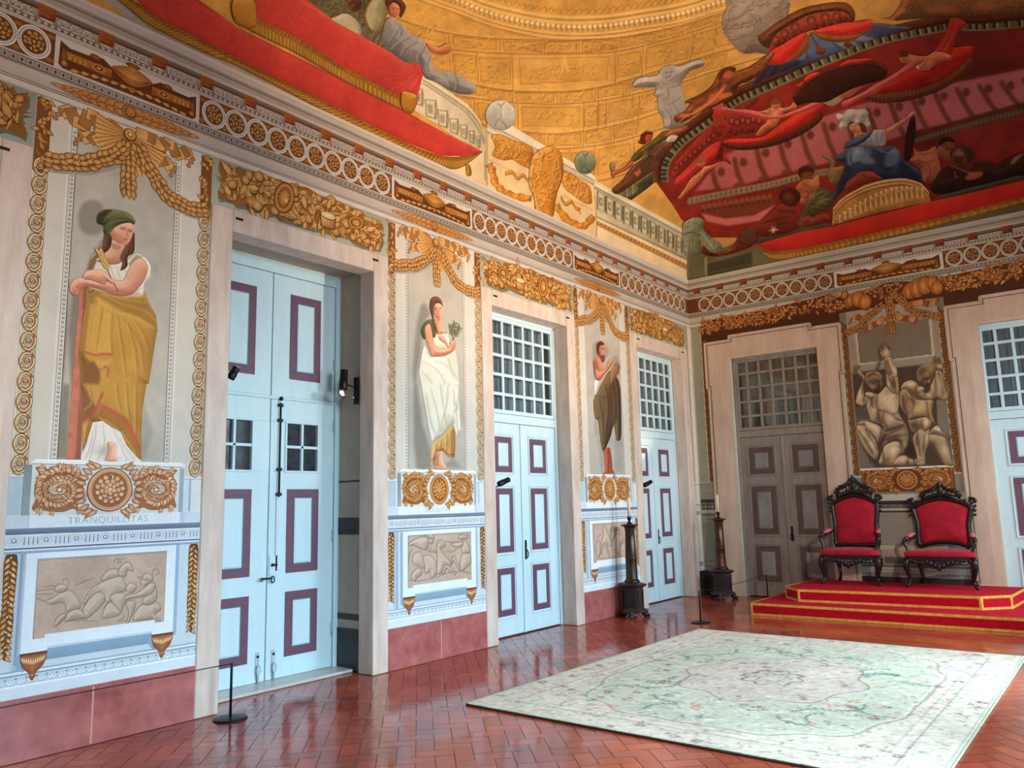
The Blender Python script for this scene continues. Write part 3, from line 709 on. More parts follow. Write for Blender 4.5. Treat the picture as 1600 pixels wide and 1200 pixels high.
    # arms
    for sx in (-1,1):
        b=MB();zA=.715 if not wide else .66
        b.tube([(sx*bh[1]*1.08,yb(.78)-.02,zA+.045),(sx*(bh[1]+.055),.02,zA+.02),(sx*(fw-.02),-.12,zA-.005),(sx*(fw+.012),-.235,zA-.012)],[.022,.024,.025,.026],8)
        b.tube([(sx*(fw+.012),-.235,zA-.02),(sx*(fw+.005),-.27,zA-.075),(sx*(fw-.025),-.25,zA-.15),(sx*(fw-.03),-.275,zA-.22),(sx*(fw-.02),-.30,.40)],[.026,.026,.022,.024,.03],8)
        b.tube([(sx*(fw+.012),-.25+.035*math.cos(t)*(1-t/9),zA-.03+.035*math.sin(t)*(1-t/9)) for t in np.linspace(0,6,12)],.014,6)
        o=b.build('arm',m_wood,root)
        p=MB();p.tube([(sx*(bh[1]+.045),.045,zA+.052),(sx*(bh[1]+.07),-.02,zA+.048),(sx*(fw-.035),-.10,zA+.03),(sx*(fw-.015),-.15,zA+.022)],[.018,.034,.034,.016],10,flat=.8);p.build('arm_pad',m_arm,o,label='pink padded armrest')
    return root
throne((2.575,-.32,.331),'tall narrow throne armchair with high pierced crest, red velvet, left on the dais',False)
throne((3.745,-.30,.331),'broad throne armchair with wide serpentine back and low crest, red velvet, right on the dais',True)
# stanchions and cords
def stanchion(x,y,h,label):
    r=empty('rope_stanchion',(x,y,0),label,'stanchion','low black barrier posts')
    b=MB();b.lathe([(.0,0),(.125,0),(.13,.004),(.128,.009),(.10,.014),(.02,.018),(.0,.018)],n=40);b.build('base',m_black,r)
    b=MB();b.lathe([(.010,.016),(.010,h-.01),(.008,h-.004),(0,h)],n=16);b.build('post',mat('stanchion_blue_black',(22,26,46),.3,metal=.4),r)
    b=MB();b.tube([(0,0,h-.012),(.012,-.018,h-.008),(.02,-.03,h-.004)],.005,6);b.build('hook',m_black,r)
    return r
stanchion(.235,-9.15,.421,'low black rope post before the pale blue door, nearest the camera')
stanchion(1.273,-2.925,.41,'low black rope post standing past the far corner of the rug')
stanchion(1.26,-.47,.42,'low black rope post half hidden behind the dais beside the brown door')
def cord(a,c,label,sag=.03):
    b=MB();A,B=Vector(a),Vector(c);b.tube([A.lerp(B,t)-Vector((0,0,sag*4*t*(1-t))) for t in np.linspace(0,1,15)],.004,6)
    b.build('barrier_cord',m_black,label=label,cat='cord')
cord((.25,-11.75,.42),(.235,-9.15,.412),'thin black cord stretched along the red marble skirting at left',.0)
cord((1.273,-2.925,.40),(1.26,-.47,.412),'thin black cord passing before the right candle stand to the dais',.02)
# candle stands
m_bronze=mat('dark_bronze',(84,70,58),.34,metal=.75,rgb2=(56,44,38),nscale=8)
m_bronze2=mat('brown_bronze',(104,62,46),.3,metal=.6,rgb2=(64,36,30),nscale=8)
m_base=mat('base_dark_wood',(58,46,44),.38,rgb2=(40,30,30),nscale=7)
m_wax=mat('candle_wax',(226,206,172),.55,noise=.04)
def candlestand(x,y,rz,label,mm,clabel,h=1.28):
    r=empty('candle_stand',(x,y,0),label,'candle stand','floor candle stands',rz=rz)
    def hexa(prof,nm,m_,n=6):
        b=MB();b.lathe(prof,n=n,sm=False);return b.build(nm,m_,r)
    o=hexa([(.0,.07),(.205,.07),(.21,.085),(.20,.10),(.165,.125),(.16,.13),(.0,.13)],'plinth',m_base)
    o=hexa([(.155,.13),(.150,.41),(.0,.41)],'pedestal',m_base)
    b=MB()
    for k in range(6):
        a=math.radians(60*k+30);ca,sa=math.cos(a),math.sin(a);d=.1345
        q=lambda u,v,z:((d+v)*ca-u*sa,(d+v)*sa+u*ca,z)
        for (u0,u1,z0,z1) in ((-.055,.055,.16,.172),(-.055,.055,.368,.38),(-.055,-.043,.172,.368),(.043,.055,.172,.368)):
            vs=[q(u,v,z) for z in (z0,z1) for u,v in ((u0,-.01),(u1,-.01),(u1,.008),(u0,.008))]
            b.add(vs,[(3,2,1,0),(4,5,6,7),(0,1,5,4),(1,2,6,5),(2,3,7,6),(3,0,4,7)])
    b.build('panel_moulding',m_base,o)
    hexa([(.0,.41),(.165,.41),(.20,.435),(.205,.45),(.18,.46),(.12,.475),(.0,.475)],'cornice',m_base)
    for k in range(3):
        a=math.radians(120*k+30);b=MB();px,py=.175*math.cos(a),.175*math.sin(a)
        b.ball((px,py,.035),(.05,.05,.035),0,10,6)
        for q in (-1,0,1): t=a+q*.32;b.ball((.215*math.cos(t),.215*math.sin(t),.02),(.028,.024,.02),0,8,5)
        b.ball((px,py,.07),(.03,.03,.03));b.build('paw_foot',m_base,r)
    b=MB();b.lathe([(0,.475),(.105,.475),(.11,.49),(.10,.505),(.085,.515),(.082,.53),(.080,.70),(.079,.80),(.083,.805),(.083,.82),(.078,.825),(.070,1.10),(.066,h-.10),(.075,h-.085),(.070,h-.07),(.082,h-.045),(.10,h-.03),(.122,h-.022),(.125,h-.012),(.122,h-.006),(.03,h),(0,h)],n=28);b.build('column',mm,r)
    b=MB();b.lathe([(0,h-.002),(.045,h),(.04,h+.012),(.02,h+.025),(.018,h+.05),(.028,h+.06),(.03,h+.10),(.028,h+.104),(0,h+.1)],n=18);b.build('socket',m_black,r)
    c=MB();c.lathe([(0,0),(.021,0),(.0205,.27),(.017,.278),(.006,.282),(0,.28)],n=16);c.tube([(0,0,.28),(.001,0,.295)],.0018,5)
    o=c.build('candle',m_wax,label=clabel,cat='candle',group='cream candles');o.location=(x,y,h+.1)
candlestand(.25,-2.89,.35,'grey bronze column candle stand on pedestal against the painted dado, left of white door',m_bronze,'cream candle on the left bronze stand before the painted dado')
candlestand(.50,-.42,.15,'brown bronze column candle stand on dark pedestal in the far room corner',m_bronze2,'cream candle on the brown stand in the far room corner',1.29)
# spotlights on the door jambs
m_lamp=emit('lamp_glow',(255,206,140),40.)
m_lens=mat('white_lens',(236,236,230),.25)
m_chrome=mat('lamp_reflector',(170,160,150),.2,metal=.9)
def cyl(b,c,d,r,L,mi=0,n=18,prof=None):
    """cylinder of radius r along direction d starting at c"""
    d=Vector(d).normalized();q=d.to_track_quat('Z','Y').to_matrix();k=len(b.v)
    t=MB();t.lathe(prof or [(0,0),(r*.86,0),(r,L*.06),(r,L*.5),(r*.9,L*.53),(r*.9,L*.97),(r*.86,L),(0,L)],n=n,mi=mi)
    b.add([Vector(c)+q@Vector(v) for v in t.v],t.f,mi,True)
def spots():
    r=empty('spotlight_pair',(-.23,-7.49,2.8),'pair of black spotlights, one lit, on right jamb of the first door','spotlight');inv=r.matrix_basis.inverted();P=[]
    b=MB();b.bbox(-.26,-.20,-7.52,-7.489,2.65,2.93,.004);P.append(b.build('mounting_bar',m_black))
    b=MB();cyl(b,(-.33,-7.60,2.80),(.02,.05,1),.044,.21);b.tube([(-.32,-7.58,2.86),(-.27,-7.54,2.84),(-.24,-7.51,2.82)],.008,6);P.append(b.build('upper_lamp',m_black))
    b=MB();cyl(b,(-.38,-7.60,2.72),(.75,-.45,.22),.042,.15,0,18,[(0,0),(.034,0),(.042,.015),(.042,.145),(.036,.15)])
    b.tube([(-.34,-7.60,2.72),(-.28,-7.54,2.72),(-.24,-7.51,2.72)],.008,6);lo=b.build('lower_lamp',[m_chrome]);P.append(lo)
    g=MB();g.ball((-.275,-7.665,2.755),(.030,.030,.028));gb=g.build('bulb',m_lamp);P.append(gb)
    for p in P: p.parent=r;p.matrix_parent_inverse=inv
    def single(p,d,label,L=.17,rad=.036):
        s=empty('spotlight',p,label,'spotlight','black spotlights on the door jambs')
        q=Vector(d).normalized();b=MB();cyl(b,(0,0,0),d,rad,L);b.build('body',m_black,s)
        b=MB();b.tube([q*L*.4,q*L*.3+Vector((-.03,-.05,-.045)),Vector((-.06,-.085,-.05))],.008,6);b.bbox(-.09,-.05,-.10,-.075,-.09,.02,.003);b.build('bracket',m_black,s)
        b=MB();cyl(b,q*(L-.002),d,rad*.86,.006,0,18,[(0,0),(rad*.84,0),(rad*.84,.004),(rad*.5,.007),(0,.008)]);b.build('lens',m_lens,s,label='white lamp end')
    single((-.03,-5.47,1.835),(.10,.42,.16),'black spotlight with white end on left jamb of middle white door')
    single((-.03,-1.90,1.835),(.11,.42,.16),'black spotlight with white end on left jamb of third white door')
    s=single((-.06,-9.06,2.72),(.10,.12,.3),'small black spotlight tip at left jamb of the first tall door',.12)
spots()
# ================================================================ rug
def rug():
    X0,X1,Y0,Y1=1.52,4.93,-7.83,-3.47
    root=empty('rug',((X0+X1)/2,(Y0+Y1)/2,0),'large pale floral rug with central medallion on the tiles','rug')
    cx,cy=(X0+X1)/2,(Y0+Y1)/2;hx,hy=(X1-X0)/2,(Y1-Y0)/2;rr=random.Random(11);ops=[]
    G=(204,212,200);CRM=(214,202,182);PK=(214,170,160)
    def med(sx,sy,lobes,amp,ph=0): 
        return [(cx+sx*hx*(1+amp*math.cos(lobes*t+ph))*math.cos(t),cy+sy*hy*(1+amp*math.cos(lobes*t+ph))*math.sin(t)) for t in np.linspace(0,2*math.pi,180)[:-1]]
    fld=[]
    for t in np.linspace(0,2*math.pi,240)[:-1]:
        c,s=math.cos(t),math.sin(t);r=(abs(c)**3.2+abs(s)**3.2)**(-1/3.2);am=1+.028*math.cos(16*t)*(abs(c*s)*2)**1.5
        fld.append((cx+hx*.74*r*c*am,cy+hy*.80*r*s*am))
    ops+=[('poly',fld,(200,198,176),.01,1),('line',fld+fld[:1],.014,(150,132,124),.004,.9),('line',[(cx+(x-cx)*.975,cy+(y-cy)*.98) for x,y in fld+fld[:1]],.008,(232,228,220),.004,.9)]
    m=med(.44,.42,8,.07);ops+=[('poly',m,(206,190,176),.01,1),('line',m+m[:1],.014,(140,104,104),.004,.9)]
    m=med(.14,.13,8,.12);ops+=[('line',m+m[:1],.018,(92,98,90),.004,.9)];m=med(.08,.07,6,.2);ops+=[('line',m+m[:1],.014,(110,112,100),.004,.8)]
    # border bands
    for f,w,col in ((.985,.012,(170,178,160)),(.945,.008,(196,188,180)),(.84,.010,(150,146,146)),(.80,.008,(236,232,226)),(.785,.008,(168,154,150))):
        a,b=hx-(1-f)*hx,hy-(1-f)*hx
        R=[(cx-a,cy-b),(cx+a,cy-b),(cx+a,cy+b),(cx-a,cy+b),(cx-a,cy-b)];ops.append(('line',R,w,col,.004,.9))
    # scattered flowers, leaves and small dashes
    def flower(x,y,s,c): 
        for k in range(5): a=k*1.257+rr.random();ops.append(('blob',(x+s*.5*math.cos(a),y+s*.5*math.sin(a)),s*.36,s*.3,math.degrees(a),c,.75))
        ops.append(('blob',(x,y),s*.25,s*.25,0,(240,228,200),.8))
    pal=[(196,122,112),(206,150,138),(120,70,68),(110,132,136),(84,104,108),(236,232,226),(150,150,140),(214,190,160)]
    for k in range(330):
        x,y=rr.uniform(X0+.06,X1-.06),rr.uniform(Y0+.06,Y1-.06);flower(x,y,rr.uniform(.022,.06),rr.choice(pal[:3] if rr.random()<.5 else pal))
    for k in range(1500):
        x,y=rr.uniform(X0+.05,X1-.05),rr.uniform(Y0+.05,Y1-.05);a=rr.uniform(0,6.28);l=rr.uniform(.018,.06)
        ops.append(('line',[(x,y),(x+l*.5*math.cos(a),y+l*.5*math.sin(a)),(x+l*math.cos(a+.7),y+l*math.sin(a+.7))],rr.uniform(.006,.013),rr.choice([(96,108,114),(128,122,124),(112,128,118),(168,140,136),(240,238,232),(74,82,90),(206,150,138)]),.004,.7))
    for k in range(26):   # leafy sprays in the field
        t=rr.uniform(0,6.28);x=cx+hx*.6*math.cos(t);y=cy+hy*.62*math.sin(t);a=rr.uniform(0,6.28);P=[(x+.05*i*math.cos(a+i*.16),y+.05*i*math.sin(a+i*.16)) for i in range(7)]
        ops.append(('line',P,.012,(96,122,114),.004,.85))
        for p in P: 
            for q in (-1,1): ops.append(('line',[p,(p[0]+.05*math.cos(a+q*.9),p[1]+.05*math.sin(a+q*.9))],.010,(88,116,110),.004,.8))
    for i in range(80):     # guard stripe dashes
        for f in (.89,):
            pass
    ops.append(('noise',.35,.06,4));ops.append(('noise',.03,.10,5))
    top=grid_paint('pile',(X0,Y0),(X1,Y1),.0125,ops,lambda Q:np.stack([Q[:,0]-root.location.x,Q[:,1]-root.location.y,np.full(len(Q),.0145)],-1),CRM,vcmat('rug_wool',.95,.08,8.,.1,.16,160.),root)
    b=MB();b.box(-hx,hx,-hy,hy,.001,.0142);b.build('backing',mat('rug_backing',(92,74,60),.95),root)
    b=MB();rr=random.Random(2)
    for sx in (-1,1):
        n=170;b=MB()
        b.tube([(sx*(hx+.003),-hy+2*hy*i/n,.008) for i in range(n+1)],[.009+.002*rr.random() for _ in range(n+1)],6)
        b.build('side_binding',mat('rug_binding',(176,176,150),.9,noise=.1,nscale=30),root)
    for sy in (-1,1):
        b=MB();b.tube([(-hx+2*hx*i/150,sy*(hy+.003),.007) for i in range(151)],[.007+.003*rr.random() for _ in range(151)],6)
        b.build('end_binding',mat('rug_binding_dark',(74,56,46),.9,noise=.2,nscale=40),root)
rug()
# ================================================================ painted wall decoration
class VQ:
    """flat painted shapes on a wall: polygons with a colour per corner, stacked in thin paint layers"""
    def __init__(s,off=.0022,dl=.00035): s.v=[];s.f=[];s.c=[];s.l=[];s.off=off;s.dl=dl;s.n=0
    def poly(s,pts,col,lay=None):
        k=len(s.v);pts=[tuple(p) for p in pts];n=len(pts)
        s.v+=pts;s.f.append(tuple(range(k,k+n)))
        cols=col if isinstance(col[0],(tuple,list,np.ndarray)) else [col]*n
        s.c+=[tuple(c) for c in cols];L=s.nl() if lay is None else lay;s.l+=[L]*n
        return s
    def nl(s): s.n+=.02;return s.n
    def fan(s,c,pts,cc,cr,lay=None):
        k=len(s.v);n=len(pts);L=s.nl() if lay is None else lay
        s.v+=[tuple(c)]+[tuple(p) for p in pts];s.c+=[tuple(cc)]+[tuple(cr)]*n;s.l+=[L]*(n+1)
        s.f+=[(k,k+1+i,k+1+(i+1)%n) for i in range(n)];return s
    def rect(s,u0,u1,z0,z1,col,col2=None,lay=None):
        c=[col,col,col2,col2] if col2 is not None else col
        return s.poly([(u0,z0),(u1,z0),(u1,z1),(u0,z1)],c,lay)
    def rectu(s,u0,u1,z0,z1,cl,cr,lay=None): return s.poly([(u0,z0),(u1,z0),(u1,z1),(u0,z1)],[cl,cr,cr,cl],lay)
    def ell(s,c,ru,rz,col,rim=None,n=20,an=0.,lay=None):
        ca,sa=math.cos(an),math.sin(an);P=[]
        for i in range(n):
            a=2*math.pi*i/n;x,y=ru*math.cos(a),rz*math.sin(a);P.append((c[0]+x*ca-y*sa,c[1]+x*sa+y*ca))
        return s.fan(c,P,col,rim if rim is not None else col,lay)
    def ring(s,c,ru,rz,t,col,col2=None,n=28,lay=None,a0=0,a1=2*math.pi):
        L=s.nl() if lay is None else lay;k=len(s.v);m=n+1
        for i in range(m):
            a=a0+(a1-a0)*i/n;s.v+=[(c[0]+ru*math.cos(a),c[1]+rz*math.sin(a)),(c[0]+(ru-t)*math.cos(a),c[1]+(rz-t)*math.sin(a))]
            s.c+=[tuple(col),tuple(col2 if col2 is not None else col)];s.l+=[L,L]
        s.f+=[(k+2*i,k+2*i+2,k+2*i+3,k+2*i+1) for i in range(n)];return s
    def strip(s,pts,w,col,lay=None,col2=None,taper=0.):
        """stroke of width w along pts; col on one edge, col2 on the other"""
        P=np.asarray(pts,float);n=len(P);L=s.nl() if lay is None else lay;k=len(s.v)
        T=np.gradient(P,axis=0);T/=np.maximum(np.hypot(*T.T),1e-9)[:,None];N=np.stack([-T[:,1],T[:,0]],1)
        for i in range(n):
            ww=(w[i] if isinstance(w,(list,tuple,np.ndarray)) else w)*(1-taper*abs(2*i/(n-1)-1)**2)/2
            c=col[i] if isinstance(col[0],(list,tuple)) else col
            s.v+=[tuple(P[i]+N[i]*ww),tuple(P[i]-N[i]*ww)];s.c+=[tuple(c),tuple(col2 if col2 is not None else c)];s.l+=[L,L]
        s.f+=[(k+2*i,k+2*i+2,k+2*i+3,k+2*i+1) for i in range(n-1)];return s
    def leaf(s,c,L,W,an,col,dark,hi=None,sh=0.):
        """leaf from its base c along angle an: dark outline, body, highlight rib"""
        ca,sa=math.cos(an),math.sin(an);R=lambda x,y:(c[0]+x*ca-y*sa,c[1]+x*sa+y*ca)
        o=[(0,-.15),(.25,-.9),(.55,-.85),(.85,-.35),(1,0),(.85,.35),(.55,.85),(.25,.9),(0,.15)]
        if dark is not None: s.poly([R((x*1.12-.06)*L,y*W*.64) for x,y in o],dark)
        s.fan(R(.45*L,0),[R(x*L,y*W*.5) for x,y in o],hi if hi is not None else col,col)
        return s
    def scroll(s,c,r,a0,turns,w,col,dark,hi,dirn=1,asp=1.):
        t=np.linspace(0,1,int(26*turns)+4);a=a0+dirn*t*turns*2*math.pi;rr=r*(1-.80*t)
        P=[(c[0]+q*math.cos(b)/asp,c[1]+q*math.sin(b)) for q,b in zip(rr,a)]
        W=[w*(1-.55*x) for x in t]
        s.strip(P,[x*1.45 for x in W],dark);s.strip(P,W,col);s.strip([(p[0]-w*.12,p[1]+w*.12) for p in P],[x*.36 for x in W],hi);return s
    def build(s,name,place,parent=None,m=None,dark=1.,**kw):
        Q=np.array(s.v,float);L=np.array(s.l);base=place(0.)(Q);far=place(1.)(Q);dirn=far-base
        X=base+dirn*(s.off+s.dl*L)[:,None]
        me=bpy.data.meshes.new(name);me.from_pydata([tuple(x) for x in X],[],s.f)
        at=me.color_attributes.new('Col','FLOAT_COLOR','POINT');col=np.ones((len(Q),4),np.float32);col[:,:3]=lin(np.clip(np.array(s.c),0,255))*dark
        at.data.foreach_set('color',col.ravel());me.update()
        o=link(name,me,m or m_fresco,parent);tag(o,**kw);return o
def WLo(off): return lambda Q:np.stack([np.full(len(Q),off),Q[:,0],Q[:,1]],-1)
GOLD=(196,134,62);GDARK=(92,52,18);GHI=(246,214,140);GMID=(168,104,44);BRN=(120,66,28)
WHT=(226,220,212);LGR=(196,190,182);MGR=(150,146,142);DGR=(92,88,88)
def mixc(a,b,t): return tuple(x+(y-x)*t for x,y in zip(a,b))
def rosette(q,c,ru,rz,rr,base=BRN,hi=GOLD,dark=(74,36,14),np_=9):
    q.ell(c,ru,rz,base,mixc(base,dark,.6))
    for rad,k,sc in ((.70,np_,.40),(.42,np_-2,.34)):
        for i in range(k):
            a=2*math.pi*i/k+rr.random()*.4;p=(c[0]+ru*rad*math.cos(a),c[1]+rz*rad*math.sin(a))
            q.ell(p,ru*sc*.72,rz*sc*.72,dark,an=a,n=9);q.ell((p[0],p[1]+rz*.03),ru*sc*.58,rz*sc*.58,mixc(hi,GHI,rr.random()*.5),base,n=9,an=a)
    q.ell(c,ru*.17,rz*.17,dark,n=10);q.ell((c[0],c[1]+rz*.02),ru*.13,rz*.13,GHI,hi,n=10)
# ---- entablature bands -----------------------------------------------------
def entablature(place,u0,u1,c0,c1,name,wt,lg,mg,dg):
    q=VQ(.0015)
    R=lambda z0,z1,c,c2=None:q.rect(u0,u1,z0,z1,c,c2)
    R(4.63,4.652,mg,wt);R(4.652,4.690,wt);R(4.690,4.697,dg);R(4.697,4.706,wt);R(4.706,4.712,dg);R(4.712,4.805,lg,mixc(lg,wt,.5));R(4.805,4.818,mg,lg)
    R(4.818,4.826,dg);R(4.826,4.878,mixc(lg,mg,.4));R(4.878,4.884,dg);R(4.884,4.896,wt);R(4.896,5.15,mixc(BRN,(70,40,24),.3))
    R(5.15,5.154,dg);R(5.154,5.163,wt);R(5.163,5.166,dg);R(5.166,5.175,wt);R(5.175,5.178,dg);R(5.178,5.186,wt);R(5.186,5.216,dg,mg);R(5.216,5.288,mg,lg);R(5.288,5.306,(110,56,34));R(5.306,5.345,mixc(mg,dg,.45),mg)
    R(5.345,5.388,wt,lg);R(5.388,5.392,dg);R(5.392,5.400,wt);R(5.400,5.404,dg);R(5.404,5.412,wt);R(5.412,5.455,mixc(mg,dg,.25),lg);R(5.455,5.478,wt);R(5.478,5.50,lg)
    # beads in the two astragals
    n=int((u1-u0)/.028);B0=q.nl();B1=q.nl()
    for i in range(n):
        u=u0+(u1-u0)*(i+.5)/n
        q.ell((u,4.852),.0085,.016,dg,n=6,lay=B0)
        if i%2: q.ell((u,4.852),.0045,.010,wt,n=5,lay=B1)
    n=int((u1-u0)/.046)
    for i in range(n):
        u=u0+(u1-u0)*(i+.5)/n;q.ell((u,5.201),.016,.0125,wt,lg,n=8,lay=B1)
    n=max(1,int(round((c1-c0)/.425)));p=(c1-c0)/n;B2=q.nl()
    for i in range(n):
        a=c0+i*p+.135;w=(p-.165)/3
        for k in range(3):
            b=a+k*w;t=.010
            for (x0,x1,z0,z1) in ((0,1,5.222,5.222+t),(.0,.12,5.222,5.284),(0,.8,5.284-t,5.284),(.70,.82,5.245,5.284),(.36,.82,5.243,5.243+t),(.36,.46,5.243,5.264)): q.rect(b+x0*w,b+x1*w,z0,z1,wt,lay=B2)
        q.ell((c0+i*p+.055,5.226),.05,.008,wt,n=8,lay=B2)
    return q.build(name,place,kind='structure')
def consoles(place,u0,u1,label,con=(150,72,34)):
    n=max(1,int(round((u1-u0)/.425)));p=(u1-u0)/n
    root=empty('console_frieze',tuple(place(0.)(np.array([[(u0+u1)/2,5.24]]))[0]),label,'painted frieze');inv=root.matrix_basis.inverted()
    for i in range(n):
        u=u0+i*p
        c=VQ(.0030);c.poly([(u,5.236),(u+.11,5.236),(u+.118,5.262),(u+.118,5.335),(u+.105,5.345),(u-.002,5.345),(u-.006,5.262)],[mixc(con,(60,24,10),.5)]*2+[con]*3+[mixc(con,GHI,.15)]*2)
        for z in (5.322,5.298):
            for x in (.012,.05,.082): c.rect(u+x,u+x+.022,z,z+.009,mixc(con,GOLD,.75));c.rect(u+x,u+x+.022,z-.006,z,mixc(con,(50,20,8),.6))
        c.ell((u+.055,5.262),.034,.016,mixc(con,GOLD,.4),con,n=8);c.ell((u+.055,5.250),.05,.005,mixc(con,(50,20,8),.6),n=8)
        o=c.build('console',place);o.parent=root;o.matrix_parent_inverse=inv
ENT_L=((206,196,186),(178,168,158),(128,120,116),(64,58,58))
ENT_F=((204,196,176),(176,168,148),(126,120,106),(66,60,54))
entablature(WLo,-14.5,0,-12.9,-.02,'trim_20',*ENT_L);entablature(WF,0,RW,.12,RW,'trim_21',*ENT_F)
consoles(WLo,-12.9,-.02,'row of painted brown consoles under the left wall cornice')
consoles(WF,.12,RW,'row of painted brown consoles under the far wall cornice',(116,48,26))
# slim real crown moulding along both walls
b=MB();b.prism([(0,5.46),(.05,5.475),(.055,5.49),(.055,5.50),(0,5.50)],-14.5,0,'y');b.build('trim_22',mat('crown_white',(210,202,194),.7),kind='structure')
b=MB();b.prism([(0,5.46),(-.05,5.475),(-.055,5.49),(-.055,5.50),(0,5.50)],0,RW,'x');b.build('trim_23',mat('crown_far',(184,176,158),.7),kind='structure')
# ---- roundel friezes -------------------------------------------------------
def roundels(place,u0,u1,name,label,wt,base,dk):
    rr=random.Random(int(u0*10)+77);n=int(round((u1-u0)/.224));p=(u1-u0)/n
    q=VQ(.0022)
    q.rect(u0,u1,4.897,5.149,mixc(base,dk,.35))
    for i in range(n+1):
        u=u0+i*p
        for z in (4.93,5.116):
            q.ell((u,z),.03,.022,mixc(base,GHI,.2),base,n=8)
    root=q.build(name,place,label=label,cat='painted frieze',group=None)
    for i in range(n):
        c=(u0+(i+.5)*p,5.023);r=VQ(.003)
        r.ring(c,.116,.126,.036,mixc(wt,MGR,.35),wt);r.ring(c,.112,.122,.006,wt);r.ring(c,.100,.110,.004,DGR);r.ring(c,.087,.096,.008,mixc(wt,DGR,.55))
        rosette(r,c,.081,.090,rr,base,mixc(base,GHI,.42),dk)
        if i<n-1: r.ell((c[0]+p/2,c[1]),.017,.028,DGR,n=10);r.ell((c[0]+p/2,c[1]),.0135,.023,wt,n=10);r.ell((c[0]+p/2,c[1]),.006,.012,MGR,n=8)
        r.build('roundel',place,root)
    return root
for a,c,l in ((-13.1,-10.66,'row of rosette roundels in the frieze at far left edge'),(-9.44,-7.26,'row of rosette roundels above the tall pale blue door'),(-5.88,-3.75,'row of rosette roundels above the middle white door'),(-2.38,-.13,'row of rosette roundels above the third white door, by the corner')):
    roundels(WLo,a,c,'roundel_frieze',l,(222,216,210),(136,82,34),(70,36,12))
roundels(WF,.19,2.50,'roundel_frieze','row of rosette roundels on far wall above the brown door',(206,198,180),(128,62,32),(56,24,10))
roundels(WF,4.12,6.43,'roundel_frieze','row of rosette roundels on far wall above the right white door',(206,198,180),(128,62,32),(56,24,10))
# ---- sarcophagus plaques and laurel batons in the frieze -------------------
def plaque(place,u0,u1,label,k=1.,blabel=None,wall=0):
    D=(92,50,18);Mx=mixc((178,112,50),(120,66,24),1-k);H=mixc(GOLD,GHI,.25*k);w=u1-u0;U=lambda s:u0+w*s
    q=VQ(.0036)
    q.rect(U(0),U(1),4.897,5.149,(206,200,192))
    q.poly([(U(.03),5.12),(U(.09),5.085),(U(.20),5.09),(U(.30),5.115),(U(.36),5.07),(U(.64),5.07),(U(.70),5.115),(U(.80),5.09),(U(.91),5.085),(U(.97),5.12),(U(.975),4.93),(U(.95),4.905),(U(.05),4.905),(U(.025),4.93)],[D]*14)
    for s_ in (0,1):
        f=lambda x:U(x) if s_==0 else U(1-x)
        q.poly([(f(.05),5.05),(f(.36),5.05),(f(.36),4.975),(f(.05),4.99)],[mixc(Mx,H,.3),Mx,mixc(Mx,D,.5),mixc(Mx,D,.3)])
        for k_ in range(4): q.rect(min(f(.085+k_*.032),f(.10+k_*.032)),max(f(.085+k_*.032),f(.10+k_*.032)),4.995,5.045,H,Mx)
        q.ell((f(.275),5.02),.062*w/1.2,.036,H,Mx,n=14);q.ell((f(.275),5.02),.034*w/1.2,.020,D,n=10);q.ell((f(.275),5.02),.018*w/1.2,.011,H,n=8)
        q.ell((f(.055),5.0),.02,.09,Mx,D,n=10);q.ell((f(.06),4.95),.03,.03,H,D,n=8);q.ell((f(.25),5.10),.045,.022,Mx,D,n=9)
        for k_ in range(7):
            t=k_/6.;x=.10+.38*t;q.leaf((f(x),4.915+.03*t+.012*math.sin(t*3)),.07*w/1.2,.032,(math.pi*.05 if s_==0 else math.pi*.95),mixc(H,Mx,.35),D,H)
    P=[(U(.36+.28*t),5.085+.055*math.sin(math.pi*t)) for t in np.linspace(0,1,13)]+[(U(.64-.28*t),5.07-.085*math.sin(math.pi*t)) for t in np.linspace(0,1,13)]
    q.fan((U(.5),5.05),P,H,mixc(Mx,D,.2))
    for r_ in (.5,.8): q.strip([(U(.38+.24*t),5.07-.075*r_*math.sin(math.pi*t)) for t in np.linspace(0,1,13)],.006,D)
    q.ell((U(.5),5.155),.06,.022,Mx,D,n=12);q.ell((U(.5),5.12),.05,.022,H,Mx,n=10)
    q.ell((U(.5),4.945),.028,.028,D,n=12);q.ell((U(.5),4.948),.022,.022,H,Mx,n=12);q.ell((U(.5),4.948),.009,.009,D,n=8)
    q.build('sarcophagus_plaque',place,label=label,cat='painted plaque')
    if blabel:
        q=VQ(.0026);n=18
        for i in range(n):
            t=i/(n-1);u=U(.02+.96*t);s_=1 if t<.5 else -1;r_=.034*(1-abs(2*t-1)**2.5)+.010
            for e in (-1,1): q.leaf((u-s_*.03,4.756+e*r_*.45),.115,r_*1.25,(0 if s_>0 else math.pi)+e*.16*s_,mixc(Mx,H,.25 if e>0 else 0),mixc(D,Mx,.3),mixc(H,Mx,.2))
        q.ell((U(.5),4.756),.046,.046,D,n=14);q.ell((U(.5),4.76),.038,.038,H,Mx,n=14);q.ell((U(.5),4.76),.017,.017,D,n=10);q.ell((U(.5),4.762),.011,.011,H,n=8)
        q.build('laurel_baton',place,label=blabel,cat='painted ornament')
plaque(WLo,-10.63,-9.47,'gilt sarcophagus frieze plaque above the woman in green headscarf',.75,'laurel leaf baton above woman in green headscarf')
plaque(WLo,-7.23,-5.91,'gilt sarcophagus frieze plaque above the woman in white dress',1.,'laurel leaf baton above woman in white dress')
plaque(WLo,-3.72,-2.41,'gilt sarcophagus frieze plaque above the bearded man fresco',1.,'laurel leaf baton above bearded man fresco')
plaque(WF,2.53,4.09,'gilt sarcophagus frieze plaque on far wall above the crouching giants',.6)
